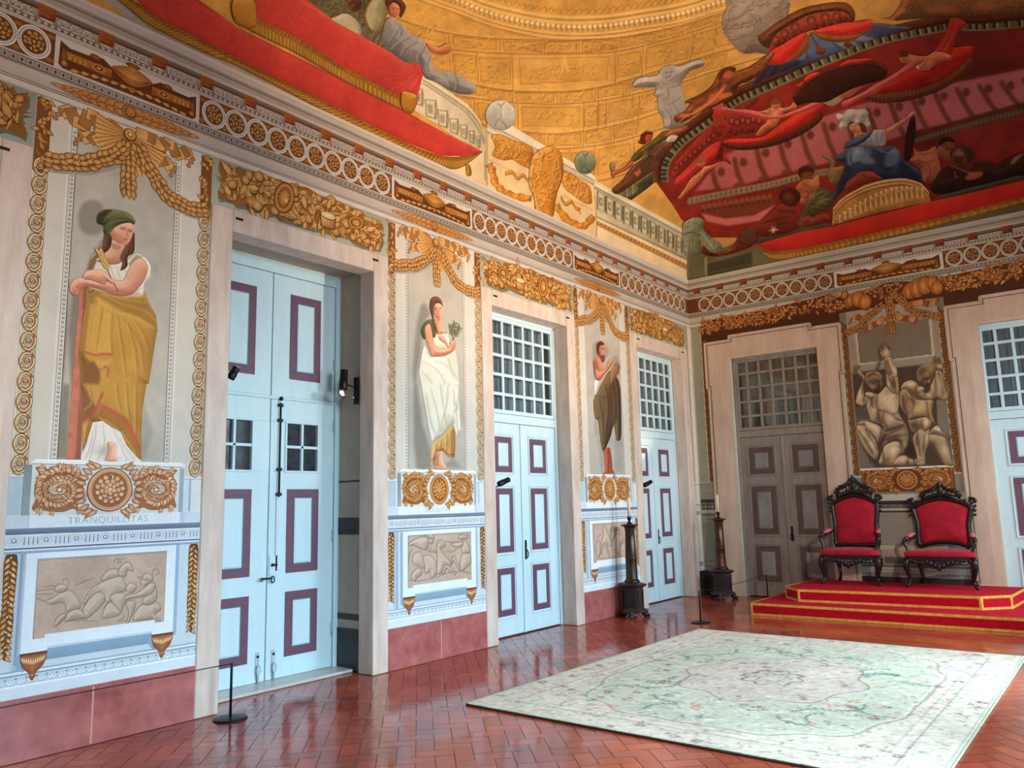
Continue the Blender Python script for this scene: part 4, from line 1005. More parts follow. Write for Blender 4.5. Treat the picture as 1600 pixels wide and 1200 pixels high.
# ---- bay panels -------------------------------------------------------------
BAYS=[(-10.727,-9.326),(-7.286,-5.775),(-3.756,-2.209)]
def bay_ground(k,label):
    u0,u1=BAYS[k];w=u1-u0;q=VQ(.0008)
    OUT=(208,200,186);INN=(182,174,160);LOW=(206,212,214);BL=(150,172,188)
    q.rect(u0,u1,.403,4.63,OUT)
    a,b=u0+.262,u1-.292;iw=.035
    q.rect(a-.03,b+.03,1.98,4.53,mixc(OUT,WHT,.6));q.rect(a-.012,b+.012,1.98,4.515,MGR);q.rect(a-.006,b+.006,1.98,4.508,mixc(OUT,WHT,.4));
    q.rect(a+.03,b-.03,1.98,4.472,DGR);q.rect(a+.036,b-.036,1.98,4.466,INN,mixc(INN,(170,164,152),.4))
    n=int((4.49-1.99)/.034);B0=q.nl();B1=q.nl()
    for i in range(n):
        z=1.99+i*.034
        for u in (a+.012,b-.012): q.ell((u,z),.010,.012,(98,90,84),n=6,lay=B0);q.ell((u,z+.002),.005,.007,WHT,n=5,lay=B1)
    n=int((b-a-.06)/.034)
    for i in range(n): q.ell((a+.03+(i+.5)*.034,4.49),.012,.009,(98,90,84),n=6,lay=B0);q.ell((a+.03+(i+.5)*.034,4.491),.007,.005,WHT,n=5,lay=B1)
    # dado zone, cool stone
    q.rect(u0,u1,.403,1.875,LOW)
    q.rect(u0,u0+.08,1.505,1.875,mixc(LOW,BL,.5));q.rect(u0,u1,1.862,1.878,WHT);q.rect(u0,u1,1.855,1.862,BL)
    for x0,x1,c in ((u0+.085,u0+.10,BL),(u1-.105,u1-.09,BL),(u1-.085,u1,mixc(LOW,WHT,.5))): q.rect(x0,x1,1.60,1.855,c)
    return q.build('wall_panel',WLo,label=label,cat='painted panel')
G=[bay_ground(0,'painted stone panel framing the woman in green headscarf, far left bay'),bay_ground(1,'painted stone panel framing the woman in white dress, middle bay'),bay_ground(2,'painted stone panel framing the bearded man, bay by the corner')]
def corner_ground():
    q=VQ(.0012);q.rect(-.206,-.14,.404,4.63,(196,190,172));q.rect(-.14,-.014,.404,4.63,(212,204,190));q.rect(-.145,-.138,.403,4.63,DGR);q.rect(-.11,-.104,1.9,4.6,WHT)
    for z0,z1,c in ((1.86,1.875,WHT),(1.85,1.86,DGR),(1.50,1.52,MGR),(1.40,1.50,LGR),(1.34,1.40,MGR),(.48,.56,MGR)): q.rect(-.206,-.014,z0,z1,c)
    q.build('corner_pilaster',WLo,label='narrow pale painted pilaster on the left wall in the room corner',cat='painted panel')
    q=VQ(.0012);q.rect(.014,.198,.404,4.63,(150,146,124));q.rect(.014,.024,1.9,4.62,(196,188,170));q.rect(.19,.198,1.9,4.62,(206,198,172))
    q.rect(.014,.27,.404,1.89,(140,136,120));q.rect(.014,.27,1.885,1.895,(196,190,172))
    for z0,z1,c in ((1.75,1.757,(170,164,148)),(1.545,1.60,(62,58,54)),(1.52,1.545,(110,106,98)),(1.42,1.52,(90,86,80)),(1.37,1.42,(176,170,154)),(1.33,1.345,(60,56,50)),(.545,.56,(90,86,80)),(.49,.545,(176,170,156)),(.47,.49,(100,96,88))): q.rect(.014,.27,z0,z1,c)
    for i in range(4): q.ell((.03+i*.065,1.47),.022,.03,(176,170,156),(110,106,98),n=8)
    for i in range(9): q.ell((.015+i*.03,.517),.010,.018,(90,86,80),n=6)
    q.build('corner_pilaster',WF,label='narrow olive painted pilaster and dado on far wall in the room corner',cat='painted panel')
corner_ground()
# ---- Vitruvian scroll borders ----------------------------------------------
def scrollstrip(place,u0,u1,z0,z1,label,bg=(192,190,168),col=(168,112,52),hi=(236,226,196),dk=(84,50,22),sub=True):
    q=VQ(.0024);q.rect(u0,u1,z0,z1,bg);q.rect(u0,u0+.006,z0,z1,WHT);q.rect(u1-.006,u1,z0,z1,mixc(bg,DGR,.5))
    p=.1445;n=int(round((z1-z0)/p));p=(z1-z0)/n;c=(u0+u1)/2;h=(u1-u0)/2
    for i in range(n):
        z=z0+(i+.5)*p
        # running wave
        w=[(c-h*.72*math.cos(t),z-p*.5+p*.30*0+p*(t/math.pi)*.5) for t in np.linspace(0,math.pi,9)]
        S=[(c+h*.80*math.cos(a),z+p*.42*math.sin(a)) for a in np.linspace(-2.2,1.9,12)]
        S2=[(c-h*.80*math.cos(a)*1.0,z+p*.5+p*.0+p*.40*math.sin(a)*.55) for a in np.linspace(1.3,-1.3,7)]
        q.strip(S,.026,dk);q.strip(S,.020,col);q.strip([(x+.004,y+.002) for x,y in S],.006,hi)
        S3=[(c-h*.80*math.cos(a),z-p*.05+p*.42*math.sin(a)) for a in np.linspace(-1.9,2.2,12)]
        q.strip(S3,.024,dk);q.strip(S3,.017,mixc(col,bg,.2));q.strip([(x+.003,y+.002) for x,y in S3],.006,hi)
        q.strip([(c+h*.80,z+p*.18),(c+h*.45,z+p*.44),(c-h*.3,z+p*.55),(c-h*.80,z+p*.85)],.016,mixc(col,dk,.25))
        q.scroll((c,z),.036,1.2,1.25,.012,col,dk,hi,1)
        q.ell((c,z),.019,.019,dk,n=10);q.ell((c,z+.001),.015,.015,hi,col,n=10);q.ell((c,z),.005,.005,dk,n=6)
        for sx in (-1,1):
            q.leaf((c+sx*h*.35,z+p*.40*sx*.9),.036,.018,(.9 if sx>0 else math.pi-.9),col,dk,hi)
    return q.build('scroll_border',place,label=label,cat='painted border')
for (u0,u1),nm in zip(BAYS,('woman in green headscarf','woman in white dress','bearded man')):
    scrollstrip(WLo,u0+.004,u0+.110,1.878,4.17,'scrolling vine border left of the '+nm)
    scrollstrip(WLo,u1-.114,u1-.004,1.878,4.10,'scrolling vine border right of the '+nm)
scrollstrip(WLo,-.200,-.145,1.90,4.62,'thin scrolling vine border beside the third door at the corner')
scrollstrip(WF,.200,.300,1.90,4.36,'brown scroll border left of the dark brown door frame',(84,52,24),(122,76,34),(176,126,62),(44,22,10))
scrollstrip(WF,2.575,2.655,1.90,4.28,'brown scroll border left of the crouching giants',(84,52,24),(122,76,34),(176,126,62),(44,22,10))
scrollstrip(WF,3.945,4.025,1.90,4.28,'brown scroll border right of the crouching giants',(84,52,24),(122,76,34),(176,126,62),(44,22,10))
# ---- garlands, bows ---------------------------------------------------------
def garland_path(q,P,w,rr,k=1.,step=.05,H=GOLD,D=GDARK):
    P=smooth(P,False,8);seg=np.hypot(*np.diff(P,axis=0).T);s=np.concatenate([[0],np.cumsum(seg)])
    q.strip(P,w*1.04,D);q.strip(P,w*.8,mixc(D,H,.45))
    for t in np.arange(0,s[-1],step):
        i=min(np.searchsorted(s,t),len(P)-1);i=max(i,1);d=P[i]-P[i-1];an=math.atan2(d[1],d[0])
        for e in (-.34,0,.34):
            nrm=np.array([-math.sin(an),math.cos(an)])
            c=P[i]+nrm*w*e;cc=mixc(mixc(H,BRN,.25+.25*(e<0)),GHI,.18*rr.random())
            q.leaf(tuple(c),step*1.55,w*.42,an+e*.5+rr.uniform(-.25,.25),mixc(cc,D,.1),D,mixc(cc,GHI,.5*k))
        if rr.random()<.8: c=P[i]+np.array([-math.sin(an),math.cos(an)])*w*rr.uniform(-.3,.3);q.ell(tuple(c),.008,.008,D,n=6);q.ell((c[0]+.001,c[1]+.002),.005,.005,GHI,n=6)
def ribbon(q,P,w,H=(206,148,82),D=(118,70,30),fork=True):
    P=np.asarray(P,float);n=len(P)
    for i in range(n-1):
        a,b=P[i],P[i+1];d=b-a;L=np.hypot(*d);t=d/max(L,1e-9);nn=np.array([-t[1],t[0]])*w/2;e=t*w*.22
        c0,c1=(mixc(H,GHI,.35),H) if i%2==0 else (mixc(H,D,.55),mixc(H,D,.25))
        q.poly([a+nn*1.12-e,b+nn*1.12+e,b-nn*1.12+e,a-nn*1.12-e],D);q.poly([a+nn-e*.8,b+nn+e*.8,b-nn+e*.8,a-nn-e*.8],[c0,c1,mixc(c1,D,.2),c0])
    if fork:
        a=P[0]-(P[1]-P[0])/max(np.hypot(*(P[1]-P[0])),1e-9)*w*.5
        for s in (-1,1): q.ell((a[0]+.2*w*s,a[1]+s*w*.42),w*.24,w*.24,H,D,n=8);q.ell((a[0],a[1]),w*.32,w*.2,H,D,n=7)
def px2wall(pts):
    X=on_plane(pts,0,0.);return [(float(x[1]),float(x[2])) for x in X]
S0=4.
g_left=px2wall([(x/4,y/4) for x,y in ((270,990),(330,1008),(420,1012),(520,1022),(610,1005),(690,985),(760,940))])
g_drop=px2wall([(x/4,y/4) for x,y in ((805,880),(800,960),(802,1060),(802,1170),(800,1200))])
g_right=px2wall([(x/4,y/4) for x,y in ((850,905),(900,1010),(960,1100),(1030,1210),(1090,1250),(1160,1290),(1230,1312),(1275,1315))])
r_ul=px2wall([(x/4,y/4) for x,y in ((395,705),(440,690),(470,760),(525,785),(555,715),(600,735),(620,800),(690,780),(740,820))])
r_ur=px2wall([(x/4,y/4) for x,y in ((1180,985),(1165,945),(1130,960),(1100,970),(1075,910),(1030,890),(1000,935),(960,870),(910,850),(860,830))])
r_ll=px2wall([(x/4,y/4) for x,y in ((520,865),(570,850),(600,880),(660,860)) ])
r_lr=px2wall([(x/4,y/4) for x,y in ((1060,1045),(1030,1000),(990,1010),(950,960)) ])
medal=px2wall([(810/4,845/4)])[0]
def festoon(k,label):
    u0,u1=BAYS[k];a,b=BAYS[0];f=lambda P:[(u0+(u-a)/(b-a)*(u1-u0),z) for u,z in P];rr=random.Random(40+k);q=VQ(.0030)
    sh=lambda P:[(u+.025,z-.035) for u,z in f(P)]
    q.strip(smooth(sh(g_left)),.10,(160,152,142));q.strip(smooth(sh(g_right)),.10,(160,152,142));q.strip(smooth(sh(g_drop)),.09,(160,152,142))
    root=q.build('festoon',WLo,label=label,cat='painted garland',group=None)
    for P in (r_ul,r_ur,r_ll,r_lr):
        q=VQ(.0042);ribbon(q,f(P),.085);q.build('ribbon',WLo,root)
    q=VQ(.0048);m=f([medal])[0]
    for k_,(x0,z0,x1,z1) in enumerate(((-.02,-.02,-.26,-.02),(-.02,-.03,-.20,-.20),(.03,-.03,.26,-.14),(.02,-.04,.14,-.30))):
        d=np.array([x1-x0,z1-z0]);nn=np.array([-d[1],d[0]])/np.hypot(*d)*.10
        A=np.array([m[0]+x0,m[1]+z0]);B=np.array([m[0]+x1,m[1]+z1])
        q.poly([A-nn*.25,B-nn*1.05,B+nn*1.05,A+nn*.25],GDARK)
        for j in range(5):
            e0=-1+j*.4;q.poly([A+nn*.22*e0,B+nn*e0,B+nn*(e0+.34),A+nn*.22*(e0+.34)],[GOLD,(226,180,110),(206,148,82),GMID])
    q.build('bow',WLo,root)
    for nm,P,w in (('swag',g_left,.105),('swag',g_right,.105),('drop',g_drop,.098)):
        q=VQ(.0052);garland_path(q,f(P),w,rr);q.build(nm,WLo,root)
    q=VQ(.0120);q.ell(m,.052,.052,GDARK,n=18);q.ell((m[0],m[1]+.003),.045,.045,GHI,GMID,n=18);q.ell(m,.024,.024,GDARK,n=12);q.ell((m[0],m[1]+.002),.018,.018,GHI,GOLD,n=12);q.build('boss',WLo,root)
    # leafy uprights beside the garland ends
    for uu,z0,z1 in ((u0+.055,4.05,4.62),(u1-.055,4.08,4.62)):
        q=VQ(.0040);q.rect(uu-.05,uu+.05,z0,z1,(120,74,34));rr2=random.Random(k*3+int(uu*7))
        for i in range(26):
            z=z0+(z1-z0)*rr2.random();q.leaf((uu+rr2.uniform(-.035,.03),z),.06,.034,rr2.uniform(0,6.28),mixc(GOLD,BRN,rr2.random()*.7),GDARK,mixc(GOLD,GHI,rr2.random()*.8))
        q.build('leaf_upright',WLo,root)
festoon(0,'gilt festoon with bow above the woman in green headscarf');festoon(1,'gilt festoon with bow above the woman in white dress');festoon(2,'gilt festoon with bow above the bearded man')
# ---- trophies of arms over the doors ----------------------------------------
TRO=[(330+x/5.714,230+y/5.714) for x,y in ((70,120),(140,185),(155,145),(190,190),(270,190),(360,210),(470,240),(560,285),(620,290),(680,330),(760,340),(860,360),(980,440),(1080,460),(1190,510),(1270,545),(1290,600),(1360,590),(1390,630),(1440,630),(1470,660),(1535,690),(1520,740),(1545,760),(1510,790),(1540,825),(1500,915),(1400,895),(1330,880),(1270,850),(1200,790),(1100,780),(1000,745),(900,730),(800,700),(700,670),(600,640),(560,600),(470,600),(420,560),(350,570),(300,530),(220,520),(180,480),(110,460),(60,460),(55,390),(90,370),(75,330),(110,320),(30,250),(100,280),(60,200))]
TROW=px2wall(TRO)
def trophy(place,u0,u1,label,flip=False,seed=1,k=1.,part=None):
    a,b=-9.326,-7.286;rr=random.Random(seed);T=lambda u,z:((u0+(u-a)/(b-a)*(u1-u0)) if not flip else (u1-(u-a)/(b-a)*(u1-u0)),z)
    O=[T(*p) for p in TROW];q=VQ(.0030);H=mixc(GOLD,BRN,.15);D=(104,56,18)
    q.rect(u0,u1,4.222,4.632,(170,176,160),(150,158,142))
    n=len(O);c=(sum(p[0] for p in O)/n,sum(p[1] for p in O)/n)
    # silhouette with a soft cast edge under it
    def fill(P,col):
        r=delaunay_2d_cdt([Vector(p) for p in P],[],[list(range(len(P)))],1,1e-6)
        kk=len(q.v);L=q.nl();q.v+=[tuple(v) for v in r[0]];q.c+=[col]*len(r[0]);q.l+=[L]*len(r[0]);q.f+=[tuple(i+kk for i in f) for f in r[2]]
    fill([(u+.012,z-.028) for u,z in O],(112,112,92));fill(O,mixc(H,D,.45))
    A=np.array(O);lo,hi=A.min(0),A.max(0);cand=[]
    while len(cand)<280:
        p=np.array([[rr.uniform(lo[0],hi[0]),rr.uniform(lo[1],hi[1])]])
        if pip(p,A)[0] and segdist(p,A,True)[0][0]>.02: cand.append(tuple(p[0]))
    for i,(u,z) in enumerate(cand):
        t=rr.random();an=rr.uniform(0,3.14);cc=mixc(mixc(H,GHI,.12+.3*rr.random()),BRN,.25*rr.random())
        if t<.30: q.leaf((u,z),rr.uniform(.08,.16),rr.uniform(.04,.07),rr.uniform(0,6.28),cc,D,mixc(cc,GHI,.45))
        elif t<.52: r_=rr.uniform(.028,.055);q.ell((u,z),r_*1.12,r_*1.12,D,n=14);q.ell((u-r_*.1,z+r_*.15),r_,r_,mixc(cc,GHI,.45),mixc(cc,D,.25),n=14)
        elif t<.70:
            l=rr.uniform(.08,.16);w=rr.uniform(.03,.05);d=(math.cos(an)*l,math.sin(an)*l*.6)
            q.strip([(u-d[0]/2,z-d[1]/2),(u+d[0]/2,z+d[1]/2)],w*1.25,D);q.strip([(u-d[0]/2,z-d[1]/2),(u+d[0]/2,z+d[1]/2)],w,mixc(cc,GHI,.3),col2=mixc(cc,D,.4))
            q.ell((u+d[0]/2,z+d[1]/2),w*.5,w*.5,mixc(cc,GHI,.3),D,n=10)
        elif t<.82: q.strip([(u+.04*math.cos(x),z+.03*math.sin(x)) for x in np.linspace(an,an+2.4,8)],.012,D,taper=.7)
        else: q.strip([(u-.05*math.cos(an),z-.05*math.sin(an)),(u,z+.01),(u+.05*math.cos(an),z+.05*math.sin(an))],.014,mixc(cc,GHI,.55),taper=.8)
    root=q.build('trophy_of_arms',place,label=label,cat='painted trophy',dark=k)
    def shield(s,t,r,an,nm):
        u,z=lo[0]+(hi[0]-lo[0])*s,lo[1]+(hi[1]-lo[1])*t;z=lo[1]+(hi[1]-lo[1])*t
        v=VQ(.0080);v.ell((u,z),r*1.10,r*.72,D,n=26,an=an);v.ell((u,z),r,r*.64,mixc(H,GHI,.25),H,n=26,an=an);v.ell((u,z),r*.76,r*.46,D,n=22,an=an);v.ell((u,z),r*.70,r*.42,mixc(H,GHI,.35),mixc(H,D,.3),n=22,an=an)
        v.ell((u+.02,z-.02),r*.2,r*.14,GHI,H,n=10,an=an)
        for j in range(12): a_=j*.52;v.ell((u+r*.58*math.cos(a_)*math.cos(an)-r*.36*math.sin(a_)*math.sin(an),z+r*.58*math.cos(a_)*math.sin(an)+r*.36*math.sin(a_)*math.cos(an)),.010,.010,D,n=6)
        v.build(nm,place,root,dark=k)
    mid=lambda s:np.mean([p[1] for p in O if abs(p[0]-(lo[0]+(hi[0]-lo[0])*s))<.16])
    for s,r,an,nm in ((.36,.15,1.25,'shield'),(.80,.10,.3,'shield')):
        s2=s if not flip else 1-s;t=(mid(s2)-lo[1])/(hi[1]-lo[1]);shield(s2,t,r,an,nm)
    s2=.62 if not flip else .38;u=lo[0]+(hi[0]-lo[0])*s2;z=mid(s2)-.04;v=VQ(.0090)
    v.poly([(u-.10,z+.03),(u+.10,z+.03),(u+.085,z-.10),(u-.085,z-.10)],D);v.poly([(u-.09,z+.03),(u+.09,z+.03),(u+.075,z-.09),(u-.075,z-.09)],[GHI,H,mixc(H,D,.4),H]);v.ell((u,z+.03),.10,.042,D,n=18);v.ell((u,z+.033),.09,.034,(232,206,168),(214,176,126),n=18)
    for j in range(6): v.strip([(u-.075+j*.03,z+.0),(u-.06+j*.03,z-.085)],.006,D)
    v.build('drum',place,root,dark=k)
    return root
trophy(WLo,-9.326,-7.286,'gilt trophy of arms over the tall pale blue door',seed=3)
trophy(WLo,-5.775,-3.756,'gilt trophy of arms over the middle white door',True,8)
trophy(WLo,-2.209,-.206,'gilt trophy of arms over the third white door',False,14)
trophy(WLo,-12.77,-10.727,'dark gilt trophy of arms cut by the left edge of view',True,21,.8)
# ---- gilt acanthus pedestals -------------------------------------------------
def acanthus_box(place,u0,u1,z0,z1,root,seed,col=(190,124,66),hi=(248,222,176),dk=(104,56,26),oval=1.):
    rr=random.Random(seed);w=u1-u0;h=z1-z0;cx,cz=(u0+u1)/2,(z0+z1)/2
    for s in (-1,1):
        q=VQ(.0042);ox=cx+s*w*.325
        U=lambda x,y:(cx+s*w*.5*x,cz+h*.5*y)
        outline=[(.40,.55),(.52,.80),(.66,.90),(.80,.82),(.98,.92),(.93,.60),(.97,.15),(.95,-.35),(.99,-.80),(.88,-.82),(.78,-.90),(.60,-.93),(.48,-.80),(.40,-.92),(.42,-.55),(.34,-.30),(.36,.10)]
        P=smooth([U(x,y) for x,y in outline],True,3)
        r=delaunay_2d_cdt([Vector(p) for p in P],[],[list(range(len(P)))],1,1e-6);kk=len(q.v);L=q.nl();q.v+=[tuple(v) for v in r[0]];q.c+=[mixc(col,dk,.45)]*len(r[0]);q.l+=[L]*len(r[0]);q.f+=[tuple(i+kk for i in f) for f in r[2]]
        q.ell(U(.665,-.02),w*.115,h*.31,(206,198,180),mixc(col,dk,.2),n=18)
        # big scroll of overlapping leaves
        for t in np.linspace(0,1,34):
            a=2.5-t*7.6;rad=.33*(1-.70*t);x=.665+rad*math.cos(a)*.86;y=-.02+rad*math.sin(a)*2.25
            tx,ty=-math.sin(a)*.86*w*.5,math.cos(a)*2.25*h*.5;an=math.atan2(-ty,-tx*s)
            Lf=.13*w*(1-.62*t)*.62
            for e in (-.5,.35): 
                c=U(x+e*.05*math.cos(a),y+e*.28*math.sin(a));q.leaf(c,Lf,Lf*.60,an+e*.9*s+rr.uniform(-.2,.2),mixc(col,dk,.18*rr.random()),dk,mixc(col,hi,.35+.5*rr.random()))
        for (x,y,an,l) in ((.90,.78,.5,.10),(.72,.82,1.9,.09),(.55,.72,2.4,.10),(.92,-.72,-.9,.10),(.47,-.78,-2.2,.09),(.42,-.3,2.6,.08),(.42,.35,2.0,.09),(.93,.3,.2,.08),(.95,-.25,-.3,.07),(.78,-.86,-1.2,.07),(.62,.86,1.5,.06)):
            a2=an if s>0 else math.pi-an
            for e in (-.45,0,.45): q.leaf(U(x-.05,y),l*w*.55,l*w*.22,a2+e,mixc(col,hi,.15),dk,mixc(col,hi,.6))
        for j in range(26):
            x,y=rr.uniform(.44,.94),rr.uniform(-.8,.8);c=U(x,y);q.strip([(c[0],c[1]),(c[0]+.015*s,c[1]+.012)],.006,hi if rr.random()<.65 else dk,taper=.5)
        q.ell(U(.665,-.02),w*.022,h*.06,dk,n=10);q.ell(U(.665,-.01),w*.017,h*.048,hi,col,n=10)
        q.build('acanthus_scroll',place,root)
    q=VQ(.0068)
    for s in (-1,1):
        for j in range(9):
            t=j/8.;x=s*(.10+.24*(1-t)*.3+.15*math.sin(t*2.6));y=.95-1.9*t
            q.leaf((cx+w*.5*x*1.25,cz+h*.5*y*.92),.09*w*.8,.034*w,(1.1 if s>0 else 2.04)+rr.uniform(-.3,.3)-t*2.2*s,mixc(col,dk,.15),dk,mixc(col,hi,.5))
        for x,y in ((.20,.92),(.30,.86),(.24,-.90),(.33,-.82)):
            q.leaf((cx+s*w*.5*x*.7,cz+h*.5*y),.075*w,.03*w,(.5 if s>0 else 2.6)*np.sign(y),col,dk,mixc(col,hi,.55))
    rx,rz=w*.150*oval,h*.455
    q.ell((cx,cz),rx*1.05,rz*1.05,dk,n=36);q.ring((cx,cz),rx,rz,rx*.2,mixc(col,hi,.35),col,n=36);q.ring((cx,cz),rx*.80,rz*.82,.006,dk,n=36)
    q.ell((cx,cz),rx*.78,rz*.80,mixc(col,dk,.3),mixc(col,dk,.5),n=30)
    for rad,k_ in ((.66,13),(.43,9),(.22,6)):
        for j in range(k_):
            a=2*math.pi*j/k_+rad*3;p=(cx+rx*.8*rad*math.cos(a)*1.1,cz+rz*.8*rad*math.sin(a)*1.1)
            q.ell(p,rx*.15,rz*.15,dk,n=9);q.ell((p[0],p[1]+.003),rx*.125,rz*.125,mixc(col,hi,.45+.4*rr.random()),col,n=9)
    q.ell((cx,cz),rx*.10,rz*.10,hi,col,n=10);q.rect(cx-.006,cx+.006,cz+rz*.52,cz+rz*.66,(40,26,24))
    q.build('medallion',place,root)
def pedestal(k,label):
    u0,u1=BAYS[k];a,b=u0+.138 if k==0 else u0+.184,u1-.190 if k==0 else u1-.182
    q=VQ(.0030);q.rect(a-.05,a,1.60,1.945,(150,160,160),(128,140,146));q.rect(a,b,1.60,1.958,(214,214,208));q.rect(b,b+.036,1.60,1.94,(150,168,180));q.rect(a-.01,b+.045,1.955,1.972,(232,230,226));q.rect(a+.01,b+.02,1.972,1.986,(240,238,234));q.rect(a,b+.02,1.948,1.955,(160,160,156))
    root=q.build('painted_pedestal',WLo,label=label,cat='painted pedestal')
    acanthus_box(WLo,a+.008,b-.012,1.606,1.945,root,k+3,*(((196,134,88),(255,238,206),(118,66,40)) if k==0 else ((190,118,48),(246,210,140),(110,54,18))),oval=1. if k==0 else .82)
    return root
pedestal(0,'pedestal with pink-gold acanthus scrolls under the woman in green headscarf')
pedestal(1,'pedestal with orange-gold acanthus and oval medallion under the woman in white dress')
pedestal(2,'pedestal with orange-gold acanthus under the bearded man')
def textmesh(s,size,ang=0):
    c=bpy.data.curves.new('t','FONT');c.body=s;c.size=size;c.align_x='CENTER';c.align_y='CENTER';c.space_character=1.12
    o=bpy.data.objects.new('t',c);COL.objects.link(o);dg=bpy.context.evaluated_depsgraph_get();me=o.evaluated_get(dg).to_mesh()
    V=[(v.co.x,v.co.y) for v in me.vertices];Fs=[tuple(p.vertices) for p in me.polygons];o.evaluated_get(dg).to_mesh_clear();bpy.data.objects.remove(o);bpy.data.curves.remove(c);return V,Fs
def ledge(k,txt,label):
    u0,u1=BAYS[k];w=u1-u0;q=VQ(.0028);a,b=u0+.14,u1-.175
    W2=(224,228,230);BL=(160,176,192);DB=(92,104,122);c=(u0+u1)/2-.02
    q.rect(u0,u1,1.513,1.598,mixc(W2,BL,.35));q.rect(a,b,1.513,1.600,W2);q.rect(u0,u1,1.598,1.603,WHT);q.rect(a-.004,a,1.513,1.60,BL);q.rect(b,b+.045,1.513,1.6,mixc(W2,BL,.55))
    q.rect(u0,u1,1.472,1.513,DB,mixc(DB,BL,.5));q.rect(u0,u1,1.463,1.472,W2);q.rect(u0,u1,1.395,1.463,mixc(W2,BL,.28))
    p=.20 if k else .195;n=int(round(w/p));p=w/n
    for i in range(n):
        x=u0+(i+.28)*p
        for j in range(7): an=math.pi*(j/6.);q.leaf((x,1.425),.045,.016,an,W2,DB,WHT)
        q.ell((x,1.432),.017,.015,DB,n=9);q.ell((x,1.433),.011,.010,WHT,n=8)
        for j in range(4): xx=u0+(i+.58)*p+j*.028;q.rect(xx,xx+.007,1.402,1.455,DB,mixc(DB,BL,.6));q.rect(xx+.007,xx+.011,1.402,1.455,WHT)
    q.rect(u0,u1,1.383,1.397,W2,mixc(W2,BL,.4));q.rect(u0,u1,1.372,1.383,DB);q.rect(u0,u1,1.362,1.372,W2);q.rect(u0,u1,1.345,1.362,mixc(BL,DB,.3),BL)
    root=q.build('dado_ledge',WLo,label=label,cat='painted cornice')
    if txt:
        V,Fs=textmesh(txt,.068)
        for dx,dz,col,lay in ((.003,.003,(250,250,248),0),(0,0,(168,178,184),1)):
            t=VQ(.0044+lay*.0006);t.v=[(c+x*1.05+dx,1.556+y+dz) for x,y in V];t.f=Fs;t.c=[col]*len(V);t.l=[0]*len(V)
            if lay==0: hi=t.build('inscription_edge',WLo,root)
            else: t.build('inscription',WLo,root,label='incised grey inscription')
ledge(0,'TRANQUILLITAS','fluted painted ledge inscribed TRANQUILLITAS');ledge(1,'DOCILITAS','fluted painted ledge inscribed DOCILITAS');ledge(2,None,'fluted painted ledge behind the left candle stand')
